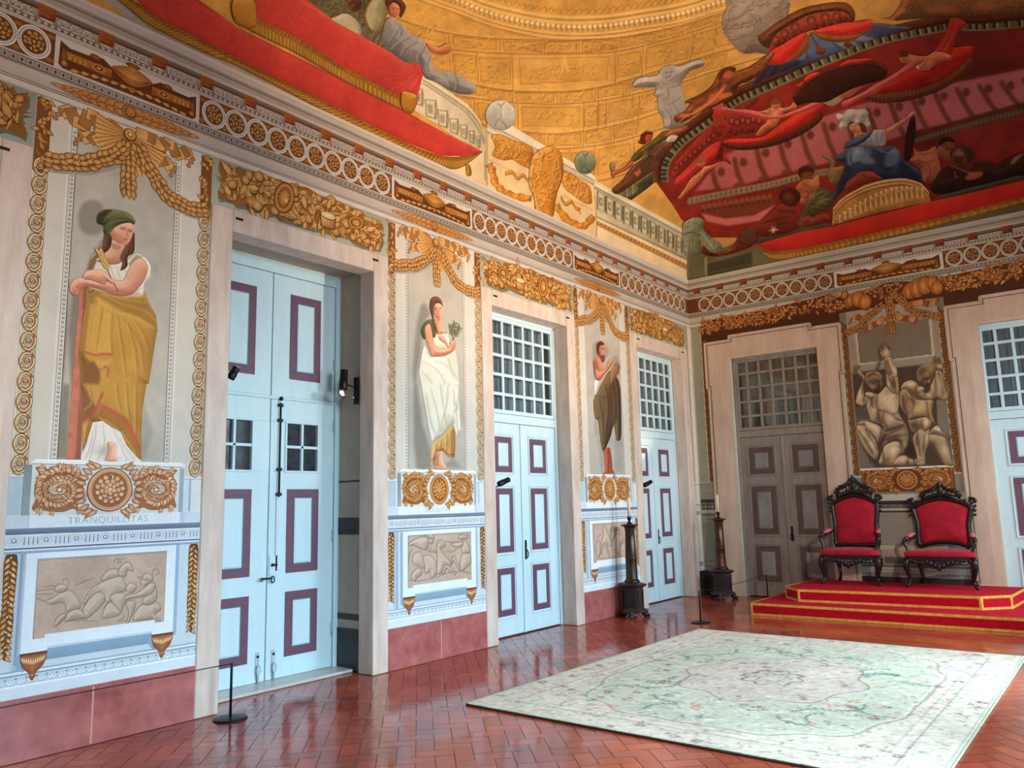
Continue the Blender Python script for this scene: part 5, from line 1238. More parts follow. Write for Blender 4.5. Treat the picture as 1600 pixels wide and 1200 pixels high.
# ---- dado: framed reliefs, pendants, leaf drops, base mouldings -------------
def dado(k,lab):
    u0,u1=BAYS[k];a,b=(u0+.212,u1-.265) if k==0 else (u0+.282,u1-.238)
    W2=(222,228,232);BL=(140,166,186);DB=(104,122,140);z0,z1=.782,1.300
    q=VQ(.0020);q.rect(u0,u1,.56,1.345,(200,210,216))
    q.rectu(u0+.075,u0+.14,.57,1.345,(196,206,212),BL);q.rectu(a-.105,a-.072,.62,1.34,mixc(BL,DB,.6),(190,202,210));q.rect(b+.068,b+.098,.66,1.345,(150,178,198))
    q.rect(a+.06,b-.06,.625,.70,mixc(BL,DB,.3),BL)
    q.rect(u0,u1,.405,.475,(214,220,224));q.rect(u0,u1,.475,.487,(240,242,242));q.rect(u0,u1,.487,.549,(196,206,212));q.rect(u0,u1,.549,.556,DB);q.rect(u0,u1,.556,.575,(228,234,236),(206,214,220));q.rect(u0,u1,.575,.582,mixc(BL,DB,.3))
    n=int((u1-u0)/.062)
    for i in range(n):
        x=u0+(i+.5)*(u1-u0)/n
        for j in (-1,0,1): q.leaf((x,.492),.045,.016,math.pi/2+j*.7,(226,232,236),(120,138,154),None)
        q.ell((x+.03,.532),.008,.006,(120,138,154),n=6)
    root=q.build('painted_dado',WLo,label='painted stone dado below the '+lab,cat='painted panel')
    # white eared frame
    o=[(a-.07,1.345),(b+.07,1.345),(b+.07,.688),(b-.095,.688),(b-.095,.715),(a+.095,.715),(a+.095,.688),(a-.07,.688)]
    i_=[(a,z1),(b,z1),(b,.772),(b-.075,.772),(b-.075,.795),(a+.075,.795),(a+.075,.772),(a,.772)]
    q=VQ(.0028)
    for j in range(8): q.poly([o[j],o[(j+1)%8],i_[(j+1)%8],i_[j]],(226,232,236))
    for j,cc in ((0,(150,160,166)),(7,(246,248,250)),(1,(250,250,250))): q.strip([i_[j],i_[(j+1)%8]],.008,cc)
    q.build('relief_frame',WLo,root)
    for x in (a+.012,b-.012):   # pendants
        q=VQ(.0034);rr=random.Random(int(x*31));P=[(x-.085,.683),(x+.085,.683),(x+.082,.64),(x+.066,.595),(x+.035,.565),(x+.018,.55),(x+.022,.535),(x+.006,.505),(x-.006,.505),(x-.022,.535),(x-.018,.55),(x-.035,.565),(x-.066,.595),(x-.082,.64)]
        q.strip(smooth([(x-.10,.675),(x-.095,.63),(x-.05,.575)]),.03,BL)
        q.fan((x,.63),P,(190,120,70),(132,72,44));q.rect(x-.086,x+.086,.672,.686,(110,58,36))
        for j in range(11): q.leaf((x-.055+.011*j,.60+.004*abs(j-5)),.055,.013,math.pi/2+(j-5)*-.09,(206,140,84),(110,58,36),(250,216,160))
        q.ell((x,.54),.02,.012,(206,150,110),(132,72,44),n=10)
        q.build('gilt_pendant',WLo,label='gilt acanthus corbel drop under the %s relief, %s one'%(lab.split()[-1] if 0 else ('battle' if k==0 else 'horse' if k==1 else 'third'),'left' if x<(a+b)/2 else 'right'),cat='painted ornament')
    for x in (u0+.047,u1-.047):
        q=VQ(.0034);rr=random.Random(int(x*17));zb=.665
        P=smooth([(x-.036,1.335),(x+.036,1.335),(x+.04,1.15),(x+.034,1.0),(x+.04,.9),(x+.026,.76),(x,.655),(x-.026,.76),(x-.04,.9),(x-.034,1.0),(x-.04,1.15)],True,3);q.fan((x,1.0),P,(134,84,44),(104,58,26))
        for j in range(34):
            z=1.32-j*.0193;s=1 if j%2 else -1;q.leaf((x+s*.004,z),.052,.024,-math.pi/2+s*.75,mixc((196,132,66),(140,84,40),rr.random()),(84,46,20),mixc((250,220,160),(206,150,80),rr.random()))
            if j%5==0: q.ell((x,z),.010,.010,(60,32,14),n=7);q.ell((x,z+.002),.006,.006,(255,236,190),n=6)
        q.build('leaf_drop',WLo,label='hanging gilt leaf drop %s of the dado below the %s'%('left' if x<(a+b)/2 else 'right',lab),cat='painted ornament')
    return root,a,b
DD=[dado(0,'woman in green headscarf'),dado(1,'woman in white dress'),dado(2,'bearded man')]
# ================================================================ figure frescoes
def A4(cx,cy,s=4.): return lambda *p:[(cx+x/s,cy+y/s) for x,y in p]
def proj(P):
    d=np.asarray(P,float)-CAM;return np.stack([800+F*(d@RV)/(d@FV),600-F*(d@UV)/(d@FV)],-1)
SKIN=(214,150,118);SKH=(240,196,164);SKL=(150,84,62)
def niche(k,label,ops,name='figure_fresco'):
    u0,u1=BAYS[k];a,b=u0+.262+.037,u1-.292-.037
    P=proj([(0,a,1.985),(0,b,1.985),(0,b,4.464),(0,a,4.464)])
    return mesh_paint(name,P,ops,PL(.0024),2.6,(184,176,162),m_fresco,label=label,cat='fresco')
_pk=[0]
def part(root,name,outline,ops,base,h=1.5,off=.0036,place=None,m=None,**kw):
    _pk[0]=(_pk[0]+1)%40;off+=.00007*_pk[0]
    return mesh_paint(name,outline,ops,(place or PL)(off),h,base,m or m_fresco,root,**kw)
LD_=(-1,-.6)   # painted light falls from the left
def folds(lines,dark,hi,w=2.2,al=.75,d=1.3):
    o=[]
    for L in lines: o+=[('line',smooth(L),w*1.7,dark,w*.9,al*.8,.6),('line',smooth([(x-d*1.4,y-d*.4) for x,y in L]),w,hi,w*.8,al*.8,.6)]
    return o
def cont(P,c=(90,56,40),w=.9,al=.55): Q=list(map(tuple,P));return ('line',Q+Q[:1],w,c,.7,al)
# ---- woman with the green headscarf -----------------------------------------
A=A4(0,300);B=A4(0,600)
shadow=[('noise',60,.05,3),('noise',14,.04,6)]
f1=niche(0,'fresco of woman in green headscarf and ochre cloak leaning on red post',shadow+[
 ('poly',smooth(A((490,140),(520,70),(600,50),(650,110),(640,240),(560,270),(500,230)),True),(134,124,110),4,.75),
 ('poly',A((450,640),(520,600),(560,420),(640,300),(560,700),(480,1200),(380,1200),(420,640))+B((440,0),(420,470),(340,470)),(120,110,92),5,.75),
 ('poly',B((900,120),(960,300),(900,480),(860,480)),(140,132,118),5,.5),('poly',A((955,420),(1000,500),(960,560)),(160,152,138),4,.4)])
p=A((497,640),(505,590),(560,575),(560,1200))+B((520,0),(505,472),(415,472),(448,0))
part(f1,'post',p,[('poly',A((497,600),(520,590),(500,1200))+B((500,0),(470,470),(415,470),(448,0)),(206,126,98),1.5,.8),('noise',10,.10,4)],(158,92,72))
p=smooth(B((560,230),(700,215),(770,300),(820,400),(885,482),(700,486),(508,476),(548,360)),True,3)
part(f1,'underskirt',p,folds([B((600,250),(590,350),(560,470)),B((640,250),(650,380),(610,470)),B((690,250),(740,360),(790,470)),B((580,300),(560,400),(530,470)),B((740,330),(780,400),(840,470))],(168,158,146),(252,246,236),1.6)+[('blob',B((650,420))[0],12,9,0,(150,140,130),.5)],(230,222,208),off=.0038)
p=smooth(B((672,362),(735,372),(728,430),(740,482),(655,480),(668,430)),True,3)
part(f1,'foot',p,[('form',p,(226,176,152),(246,210,190),(176,112,90),5,(1,-.3)),('line',B((672,470),(690,478),(720,474)),1,(150,90,72),.7,.6)],(226,176,152),h=1.2,off=.0044)
cl=A((535,612),(572,586),(640,626),(760,652),(905,622),(935,700),(975,770),(984,860),(960,1000),(930,1200))+B((915,0),(892,150),(884,300),(882,478),(850,450),(790,380),(755,300),(700,270),(640,230),(580,240),(552,330),(520,420),(512,300),(520,60),(500,-60))+A((492,1000),(515,820),(535,690))
cl=np.array(cl);O1=(196,146,64);OH=(232,184,96);OL=(112,72,34)
ops=[('form',cl,O1,OH,OL,16,(-.3,-1),1.),('noise',30,.06,2),
 ('poly',A((540,610),(572,588),(640,628),(600,660),(570,800),(530,1000),(500,1180),(492,1000),(520,800)),(150,104,50),3,.7),
 ('poly',A((600,650),(760,740),(900,800),(960,860),(978,860),(970,770),(930,700),(900,660),(760,660),(640,635)),(150,106,50),4,.75),
 ('line',smooth(A((600,660),(700,740),(840,780),(960,850))),3,(214,166,84),2,.8),('line',smooth(A((640,640),(760,700),(900,740),(965,800))),2,(206,160,80),2,.7),('line',smooth(A((700,650),(820,680),(925,690))),2,(206,160,80),2,.6)]
ops+=folds([A((640,720),(620,850),(600,1000)),A((700,760),(690,900),(700,1010)),A((760,790),(830,880),(880,980),(900,1120)),A((840,800),(900,900),(930,1000)),A((600,680),(570,820),(545,960)),A((735,780),(760,950),(790,1150)),A((800,820),(845,1000),(860,1180)),B((790,0),(800,150),(820,300)),B((850,0),(850,150),(850,330)),B((730,0),(740,100),(760,170)),B((560,20),(580,120),(560,220))],(134,88,40),(236,190,104),2.4)
ops+=[('poly',A((505,1000),(560,1060),(600,1060),(640,1090),(620,1200),(500,1200))+B((520,0),(600,150),(560,210),(515,250)),(122,74,46),4,.8),
 ('poly',A((560,700),(640,700),(620,870),(590,980),(535,980)),(210,160,76),3,.7),('poly',A((650,740),(700,760),(690,1000),(600,1000),(620,880)),(218,168,82),3,.7),
 ('line',A((535,1000),(600,1020),(650,1010),(695,1015)),4.5,(186,92,66),.9,.85),('line',A((540,990),(600,1008),(690,1000)),1,(232,190,120),.8,.6),
 ('poly',A((620,1110),(690,1070),(700,1040),(640,1060),(590,1050),(600,1080)),(206,160,84),1.5,.8),('poly',A((620,1110),(680,1120),(690,1200),(650,1190),(630,1150)),(200,150,74),2,.8),('line',A((655,1090),(680,1110),(672,1150)),4,(186,92,66),1.2,.8),
 ('poly',B((630,130),(700,160),(800,220),(880,400),(882,478),(830,440),(760,290),(680,250),(610,200)),(160,104,50),3,.7),
 ('line',smooth(B((640,140),(720,180),(800,250),(870,400))),5,(190,88,62),1.2,.85),('line',smooth(B((520,220),(590,170),(640,60))),5,(176,80,58),1.4,.8),('line',smooth(B((515,170),(570,120),(610,20))),3,(196,146,76),1.6,.6),
 ('line',smooth(B((620,210),(700,255),(770,320),(850,440))),2,(222,172,92),1.2,.7),('line',A((545,600),(570,592),(585,615),(560,630),(548,615)),1.4,(96,58,28),.9,.8),cont(cl,(92,58,30))]
part(f1,'cloak',cl,ops,O1,off=.0050)
p=smooth(A((548,490),(560,440),(590,390),(640,372),(700,400),(790,430),(850,385),(905,410),(940,460),(935,530),(900,570),(890,640),(800,650),(560,600)),True,3)
part(f1,'blouse',p,[('form',p,(226,218,198),(246,242,230),(160,148,126),10,(.6,-.8)),('poly',A((545,490),(560,430),(600,385),(640,380),(600,440),(580,490)),(126,92,46),2,.9),('poly',A((800,450),(850,390),(900,405),(860,420),(820,470)),(150,140,112),2,.8)]+folds([A((690,460),(700,500),(710,540)),A((730,470),(740,510),(750,545)),A((760,470),(790,510),(770,545)),A((890,600),(840,620),(820,640))],(176,164,140),(250,246,236),1.4),(226,218,198),off=.0058)
p=smooth(A((684,300),(770,320),(782,390),(760,440),(700,455),(620,440),(600,420),(650,385),(682,350)),True,3)
part(f1,'neck',p,[('form',p,(216,160,128),(238,190,158),(160,98,72),9,(-.2,-1)),('poly',A((700,320),(760,335),(740,365),(700,350)),(170,104,78),2,.6)],SKIN,h=1.2,off=.0064)
p=smooth(A((652,270),(692,236),(700,290),(690,345),(655,380),(612,376),(640,340)),True,3);HR=(96,58,40)
part(f1,'hair',p,[('form',p,HR,(136,90,60),(56,32,22),5,LD_)],HR,h=1.2,off=.0068)
p=smooth(A((800,305),(836,250),(842,300),(836,380),(798,405),(796,465),(752,492),(764,440),(748,410),(770,360)),True,3)
part(f1,'hair',p,[('form',p,HR,(140,94,66),(60,36,24),5,LD_)]+folds([A((815,320),(800,380),(775,430)),A((830,300),(826,370),(790,440))],(60,34,24),(150,102,72),1.2),HR,h=1.2,off=.0068)
p=smooth(A((688,262),(694,222),(740,205),(800,192),(836,210),(832,255),(815,300),(790,330),(756,326),(715,305)),True,3)
fc=[('form',p,(222,160,130),(244,198,170),(166,96,74),8,(.4,-.8)),('blob',A((725,285))[0],5,4,0,(214,120,100),.7),('blob',A((800,275))[0],3,3,0,(220,130,108),.5),
 ('line',A((750,222),(770,218),(785,228)),1.0,(92,50,40),.7,.8),('line',A((800,235),(815,235),(826,242)),1.0,(92,50,40),.7,.8),('line',A((756,232),(768,230),(778,236)),1.3,(56,34,30),.6,.9),('line',A((802,246),(812,245),(820,250)),1.3,(56,34,30),.6,.9),
 ('line',A((790,232),(795,262),(798,270),(788,274)),1.0,(160,92,72),.8,.75),('line',A((772,292),(786,296),(794,294)),1.8,(180,70,66),.7,.9),('line',A((778,301),(790,302)),1.2,(150,84,70),.7,.6),('line',A((760,318),(785,322)),2,(240,190,160),1,.5)]
part(f1,'face',p,fc,SKIN,h=.9,off=.0074)
p=smooth(A((608,195),(612,140),(655,110),(735,110),(808,132),(846,180),(834,205),(815,192),(760,200),(712,228),(672,276),(648,250),(646,210)),True,3)
part(f1,'headscarf',p,[('form',p,(92,96,54),(140,142,86),(36,38,22),9,(.5,-.8)),('poly',A((608,195),(612,140),(655,110),(700,112),(650,160),(650,212)),(46,44,26),3,.85)]+folds([A((660,215),(740,180),(835,185)),A((655,235),(720,195),(810,170)),A((650,190),(700,150),(780,140))],(50,52,28),(150,150,96),1.6),(92,96,54),h=1.2,off=.0080)
p=smooth(A((800,490),(838,430),(892,415),(925,470),(905,545),(862,605),(812,645),(720,645),(620,606),(545,592),(500,612),(482,652),(440,630),(440,572),(500,532),(600,556),(700,545),(770,552)),True,3)
part(f1,'arm',p,[('form',p,(224,160,130),(244,200,170),(160,90,66),8,(-.1,-1)),('line',A((600,590),(700,620),(800,625)),2,(176,104,78),1.5,.6),('line',A((455,600),(470,625),(478,645)),1,(150,84,62),.7,.7),('line',A((470,590),(490,600)),1,(150,84,62),.7,.6),cont(p,(120,66,46))],SKIN,h=1.2,off=.0086)
p=smooth(A((518,525),(545,492),(620,484),(660,500),(700,545),(722,572),(700,574),(665,560),(660,580),(620,572),(570,552),(530,545)),True,3)
part(f1,'hand',p,[('form',p,(230,168,138),(246,204,176),(166,96,72),6,(0,-1)),('line',A((640,520),(680,560)),.9,(150,86,64),.6,.7),('line',A((630,535),(665,572)),.9,(150,86,64),.6,.7),('line',A((610,545),(640,572)),.9,(150,86,64),.6,.7),cont(p,(120,66,46))],SKIN,h=1.,off=.0092)
q=VQ(.0098);Wp=px2wall
q.strip(Wp(A((735,625),(700,560),(660,470),(620,400))),.008,(120,80,34))
for i in range(9):
    x,y=A((668-i*6,490-i*13))[0];c=Wp([(x,y)])[0]
    for s in (-1,1): q.leaf(c,.055,.018,1.9+s*.5,(206,166,84),(120,80,30),(246,220,150))
q.build('wheat_stalk',WLo,f1)
# ---- woman in white -----------------------------------------------------------
C_=A4(400,300);D=A4(400,600)
f2=niche(1,'fresco of standing woman in white drapery holding a small sprig',[('noise',60,.05,5),('noise',14,.04,8),
 ('poly',smooth(C_((1020,760),(1030,710),(1060,700),(1085,760),(1060,800),(1040,860),(1030,1000),(1010,1100),(1000,1200))+D((1010,0),(1040,250),(1090,400),(1090,520),(1000,525),(985,200),(985,0))+C_((980,1100),(1000,860)),True,2),(124,116,104),4,.72),
 ('poly',D((1180,500),(1230,460),(1290,525),(1190,525)),(136,128,112),3,.6),('poly',D((1260,60),(1300,200),(1260,340)),(160,150,136),4,.5)])
p=smooth(D((1104,372),(1160,328),(1236,252),(1246,350),(1240,462),(1205,458),(1165,420),(1140,432),(1120,470),(1118,505),(1092,500)),True,2)
part(f2,'underskirt',p,[('form',p,(206,154,86),(232,190,124),(130,84,44),6,LD_)]+folds([D((1130,370),(1120,440)),D((1160,350),(1150,420)),D((1195,310),(1190,440)),D((1220,290),(1222,450))],(140,92,48),(236,196,132),1.2)+[('line',D((1096,470),(1115,470),(1140,418),(1170,405),(1200,440),(1240,440)),1.2,(70,44,26),.6,.8),('line',D((1096,484),(1116,482),(1142,430),(1168,416),(1200,452),(1238,452)),.9,(70,44,26),.6,.7)],(206,154,86),h=1.2,off=.0040)
p=smooth(D((1122,432),(1165,420),(1168,480),(1192,530),(1110,530),(1126,490)),True,3)
part(f2,'feet',p,[('form',p,(220,160,124),(242,196,164),(160,98,70),4,(1,-.4)),('line',D((1140,440),(1136,500)),.8,(150,88,62),.6,.6),('line',D((1120,500),(1150,508)),.7,(90,56,40),.5,.6)],SKIN,h=1.,off=.0046)
p=np.array(C_((1050,950),(1062,970),(1090,1030),(1180,1028),(1225,985),(1250,990),(1262,1080),(1272,1200))+D((1268,20),(1272,130),(1282,290),(1252,330),(1232,252),(1160,330),(1098,372),(1072,240),(1052,120),(1030,0))+C_((1016,1130),(1030,1040)))
wo=[('form',p,(232,226,206),(250,246,234),(158,148,124),11,(-.1,-1)),('poly',C_((1180,1030),(1225,990),(1250,1000),(1262,1180),(1240,1170),(1200,1100)),(214,206,184),2,.7)]
wo+=folds([C_((1060,1000),(1110,1050),(1180,1080),(1230,1150)),C_((1040,1060),(1100,1090),(1150,1140),(1180,1198)),C_((1030,1120),(1070,1160),(1100,1198)),C_((1200,1050),(1220,1120),(1260,1170)),D((1060,60),(1080,180),(1110,300)),D((1090,30),(1130,180),(1150,300)),D((1150,0),(1170,150),(1190,280)),D((1200,0),(1190,120),(1160,240)),D((1230,30),(1240,140),(1225,230)),D((1070,200),(1120,310),(1180,300)),D((1265,60),(1250,180),(1262,300))],(170,160,136),(252,248,238),1.9)
wo+=[('line',D((1100,362),(1160,320),(1230,242)),1.2,(180,150,90),.7,.7),('line',D((1235,110),(1262,150),(1240,170)),1.2,(150,140,116),.8,.7),cont(p,(140,126,100))]
part(f2,'dress',p,wo,(232,226,206),h=1.3,off=.0052)
p=smooth(C_((1122,878),(1188,872),(1206,930),(1206,985),(1150,990),(1108,960),(1112,905)),True,3)
part(f2,'bodice',p,[('form',p,(236,228,206),(250,246,232),(176,164,138),6,(.2,-1)),('line',C_((1160,880),(1186,860),(1188,885)),2.2,(78,84,50),.9,.8)],(236,228,206),h=1.2,off=.0058)
p=smooth(C_((1118,790),(1158,785),(1166,850),(1185,880),(1150,890),(1122,880)),True,3)
part(f2,'neck',p,[('form',p,(220,158,122),(240,194,160),(156,94,68),5,(.6,-1))],SKIN,h=1.,off=.0062)
p=smooth(C_((1032,860),(1060,808),(1100,795),(1118,830),(1124,900),(1102,905),(1080,850),(1058,920),(1040,905)),True,3)
part(f2,'sleeve',p,[('form',p,(82,88,46),(130,136,80),(44,46,24),5,(.3,-1))],(82,88,46),h=1.2,off=.0066)
p=smooth(C_((1056,850),(1086,822),(1102,880),(1116,950),(1160,980),(1205,972),(1218,935),(1246,925),(1244,975),(1205,1014),(1112,1030),(1086,995),(1062,915)),True,3)
part(f2,'arm',p,[('form',p,(222,156,122),(246,200,168),(166,94,68),7,(0,-1)),('line',C_((1215,950),(1240,958)),.7,(150,84,60),.6,.6),('line',C_((1213,965),(1236,972)),.7,(150,84,60),.6,.6),cont(p,(130,72,50))],SKIN,h=1.,off=.0072)
p=smooth(C_((1140,898),(1160,895),(1188,925),(1206,962),(1196,972),(1178,945),(1160,935),(1142,915)),True,3)
part(f2,'hand',p,[('form',p,(226,160,128),(246,204,174),(170,100,74),4,(0,-1)),cont(p,(130,72,50))],SKIN,h=.9,off=.0078)
p=smooth(C_((1106,720),(1128,695),(1160,705),(1168,745),(1162,785),(1146,806),(1122,775)),True,3)
part(f2,'face',p,[('form',p,(226,164,130),(244,200,170),(170,98,74),5,(.6,-.8)),('line',C_((1117,732),(1128,730)),1.,(70,42,34),.6,.9),('line',C_((1146,728),(1157,727)),1.,(70,42,34),.6,.9),('line',C_((1115,726),(1130,723)),.7,(110,64,50),.6,.7),('line',C_((1138,735),(1146,760),(1138,764)),.8,(166,96,74),.7,.8),('line',C_((1138,780),(1152,780)),1.3,(176,74,66),.6,.9),('blob',C_((1122,765))[0],3,3,0,(220,130,106),.5)],SKIN,h=.8,off=.0084)
p=smooth(C_((1088,700),(1098,664),(1130,652),(1158,675),(1168,720),(1155,700),(1130,695),(1114,720),(1112,790),(1128,840),(1136,885),(1112,850),(1104,790),(1090,740)),True,3)
part(f2,'hair',p,[('form',p,(112,66,50),(150,98,74),(66,38,28),4,(.5,-1))],(112,66,50),h=1.,off=.0090)
q=VQ(.0096)
for x,y,an,l in ((1228,930,1.75,.16),(1228,930,1.35,.20),(1228,930,.95,.20)):
    c=px2wall(C_((x,y)))[0];q.strip([c,(c[0]+l*math.cos(an)*.5,c[1]+l*math.sin(an)*.5),(c[0]+l*math.cos(an),c[1]+l*math.sin(an))],.005,(84,80,46))
    for t in (.4,.6,.8,1.):
        for s in (-1,1): q.leaf((c[0]+l*t*math.cos(an),c[1]+l*t*math.sin(an)),.055,.018,an+s*.8,(96,100,62),(60,60,36),(170,170,120))
q.build('sprig',WLo,f2)
# ---- bearded man ---------------------------------------------------------------
E_=A4(860,380,3.53);G_=A4(800,600)
f3=niche(2,'fresco of bearded bare-chested man writing on a tablet, brown drapery',[('noise',50,.06,7),('noise',12,.04,9),('poly',smooth(E_((232,570),(250,545),(300,560),(320,600),(300,640),(240,640)),True),(136,126,116),3,.6),('poly',smooth(E_((345,630),(370,625),(388,690),(380,740),(350,700)),True),(140,130,120),2,.6),('poly',E_((255,960),(240,1000),(290,1200))+G_((540,300),(560,400),(570,560),(560,560)),(130,124,116),3,.5),('poly',G_((640,340),(700,345),(700,560),(640,560)),(150,146,138),2,.5)])
p=smooth(E_((258,820),(290,760),(325,705),(362,730),(386,800),(392,1000),(388,1080),(364,1085),(350,1000),(335,1060),(306,1128),(286,1140),(270,1030),(262,975),(246,965),(238,870)),True,2)
part(f3,'drapery',p,[('form',p,(96,76,50),(136,112,76),(48,36,26),9,LD_)]+folds([E_((300,780),(320,900),(300,1080)),E_((340,740),(360,880),(350,1000)),E_((270,860),(290,980),(290,1110)),E_((365,760),(378,900),(374,1060)),E_((245,840),(290,850),(320,845))],(46,36,26),(140,112,76),1.6)+[('poly',E_((315,800),(350,760),(350,980),(320,960)),(84,46,36),3,.6),cont(p,(50,36,26))],(96,76,50),h=1.3,off=.0046)
p=G_((566,398),(584,400),(596,395),(612,398),(622,450),(628,530),(640,560),(566,562),(580,545),(578,470))
part(f3,'legs',p,[('form',p,(176,86,62),(206,120,90),(110,48,36),3,LD_),('line',G_((600,400),(604,480),(600,555)),1.2,(96,44,34),.7,.8)],(176,86,62),h=1.,off=.0042)
p=smooth(E_((244,762),(270,748),(284,756),(262,815),(246,835)),True,3)
part(f3,'linen',p,[('form',p,(222,214,206),(246,242,236),(150,140,134),4,LD_)],(222,214,206),h=1.2,off=.0052)
p=smooth(E_((236,650),(252,628),(275,635),(292,655),(300,690),(290,745),(262,760),(244,735),(238,690)),True,3)
part(f3,'torso',p,[('form',p,(190,124,96),(216,156,124),(110,62,46),6,(.7,-.5)),('line',E_((252,680),(270,700),(290,695)),1.2,(130,74,56),1,.6)],(190,124,96),h=1.1,off=.0056)
p=smooth(E_((250,690),(275,712),(305,690),(318,655),(330,636),(346,648),(340,672),(318,700),(290,735),(268,755),(252,740)),True,3)
part(f3,'arm',p,[('form',p,(198,132,102),(222,164,132),(120,68,50),5,(-.2,-1)),cont(p,(110,64,46))],(198,132,102),h=1.,off=.0062)
p=E_((330,702),(368,650),(386,680),(378,715),(334,770))
part(f3,'tablet',p,[('form',p,(150,106,70),(176,132,92),(100,66,44),3,LD_),('line',E_((335,660),(352,672),(360,668)),.9,(60,44,34),.6,.8)],(150,106,70),h=1.2,off=.0058)
p=smooth(E_((254,580),(258,552),(278,540),(296,552),(302,585),(302,625),(297,655),(283,655),(272,630),(260,612)),True,3)
part(f3,'head',p,[('form',p,(190,122,94),(214,150,120),(120,70,52),4,(.7,-.5)),('poly',smooth(E_((253,585),(257,552),(278,539),(298,552),(294,562),(274,566),(268,590),(270,615),(260,612)),True,2),(84,44,32),1.,.95),('poly',smooth(E_((274,622),(290,618),(303,622),(299,655),(284,657)),True,2),(110,66,50),1.2,.9),('line',E_((282,582),(290,581)),.9,(50,30,26),.5,.9),('line',E_((296,582),(300,581)),.9,(50,30,26),.5,.9),('line',E_((293,590),(298,603)),.8,(130,74,56),.6,.7),('line',E_((288,620),(298,620)),.9,(140,60,50),.5,.7)],(190,122,94),h=.9,off=.0068)
# ---- grisaille reliefs -----------------------------------------------------------
RB=(192,164,144);RD=(98,76,66);RH=(226,204,180)
def relief(k,cx,cy,s,forms,lines,label,soft=1.):
    _,a,b=DD[k];O=[(a,1.300),(b,1.300),(b,.772),(b-.075,.772),(b-.075,.795),(a+.075,.795),(a+.075,.772),(a,.772)]
    P=proj([(0,u,z) for u,z in O]);T=A4(cx,cy,s)
    ops=[('noise',40,.07,k+2),('noise',7,.05,k+3),('line',P[[7,0,1]],3,(150,122,106),1.5,.6)]
    for f in forms:
        q=smooth(T(*f),True,3);ops+=[('form',q,(198,172,150),(216,192,168),(150,124,106),7*soft,(-.5,-1),1.,.85),('line',list(map(tuple,q))+[tuple(q[0])],1.25*soft,RD,.7,.75),('line',[(x+1.3*soft,y+.9*soft) for x,y in q],1.*soft,RH,.7,.4)]
    for l in lines:
        q=smooth(T(*l));ops+=[('line',q,1.25*soft,RD,.7,.8,.4),('line',[(x+1.3*soft,y+.9*soft) for x,y in q],1.*soft,RH,.7,.4)]
    return mesh_paint('grisaille_relief',P,ops,PL(.0046),1.1,RB,m_fresco,label=label,cat='painted relief')
relief(0,50,870,5.773,[
 ((50,375),(120,395),(190,370),(250,325),(330,305),(395,345),(440,450),(350,490),(310,490),(300,430),(250,412),(180,432),(110,405)),
 ((200,300),(220,262),(270,245),(320,268),(300,312),(240,322)),
 ((625,220),(650,160),(690,120),(770,112),(800,180),(700,205)),
 ((775,150),(800,90),(840,52),(890,58),(912,130),(860,122),(850,172),(805,180)),
 ((470,430),(490,360),(545,285),(615,235),(700,200),(795,175),(835,220),(850,300),(770,330),(690,420),(620,330)),
 ((640,550),(650,480),(700,410),(770,450),(795,515),(720,548)),
 ((455,480),(520,380),(585,322),(645,335),(655,400),(600,470),(540,525),(490,560),(430,555),(470,500)),
 ((300,580),(320,510),(385,475),(445,480),(480,550),(390,562),(330,582)),
 ((200,618),(225,550),(285,515),(312,530),(280,572),(240,610),(212,632)),
 ((705,380),(740,335),(800,325),(855,345),(885,400),(850,405),(828,440),(800,490)),
 ((845,410),(920,398),(936,430),(912,500),(872,590),(850,600),(875,500)),
 ((850,270),(880,235),(922,240),(942,272),(925,312),(880,326),(850,300)),
 ((1000,430),(950,470),(915,540),(930,585),(1040,575),(1090,560),(1180,598),(1110,520),(1165,470),(1110,400),(1050,440)),
 ((1070,235),(1112,240),(1130,340),(1110,405),(1060,432),(1000,420),(1012,365),(1060,300)),
 ((830,372),(860,345),(940,330),(1010,282),(1075,235),(1112,260),(1080,330),(1000,362),(900,376),(850,388)),
 ((985,205),(985,245),(1010,265),(1042,250),(1062,215)),
 ((960,180),(1000,190),(1012,158),(1050,150),(1088,185),(1080,222),(1030,215),(990,203))],
 [((745,62),(750,26),(790,20),(800,50),(772,56),(790,30),(835,16)),((45,310),(210,290)),((45,342),(200,335)),((100,275),(222,262)),((280,232),(285,206),(320,205),(342,242)),((1090,182),(1090,130),(1130,110),(1146,150),(1110,166)),((480,440),(520,350),(610,255)),((800,490),(832,540),(785,580),(850,575)),((800,130),(825,140)),((835,150),(858,130)),((600,585),(400,575),(320,585)),((910,570),(1100,560)),((400,260),(480,220),(560,200)),((700,400),(640,470))],
 'grisaille relief of helmeted soldiers grappling, below TRANQUILLITAS')
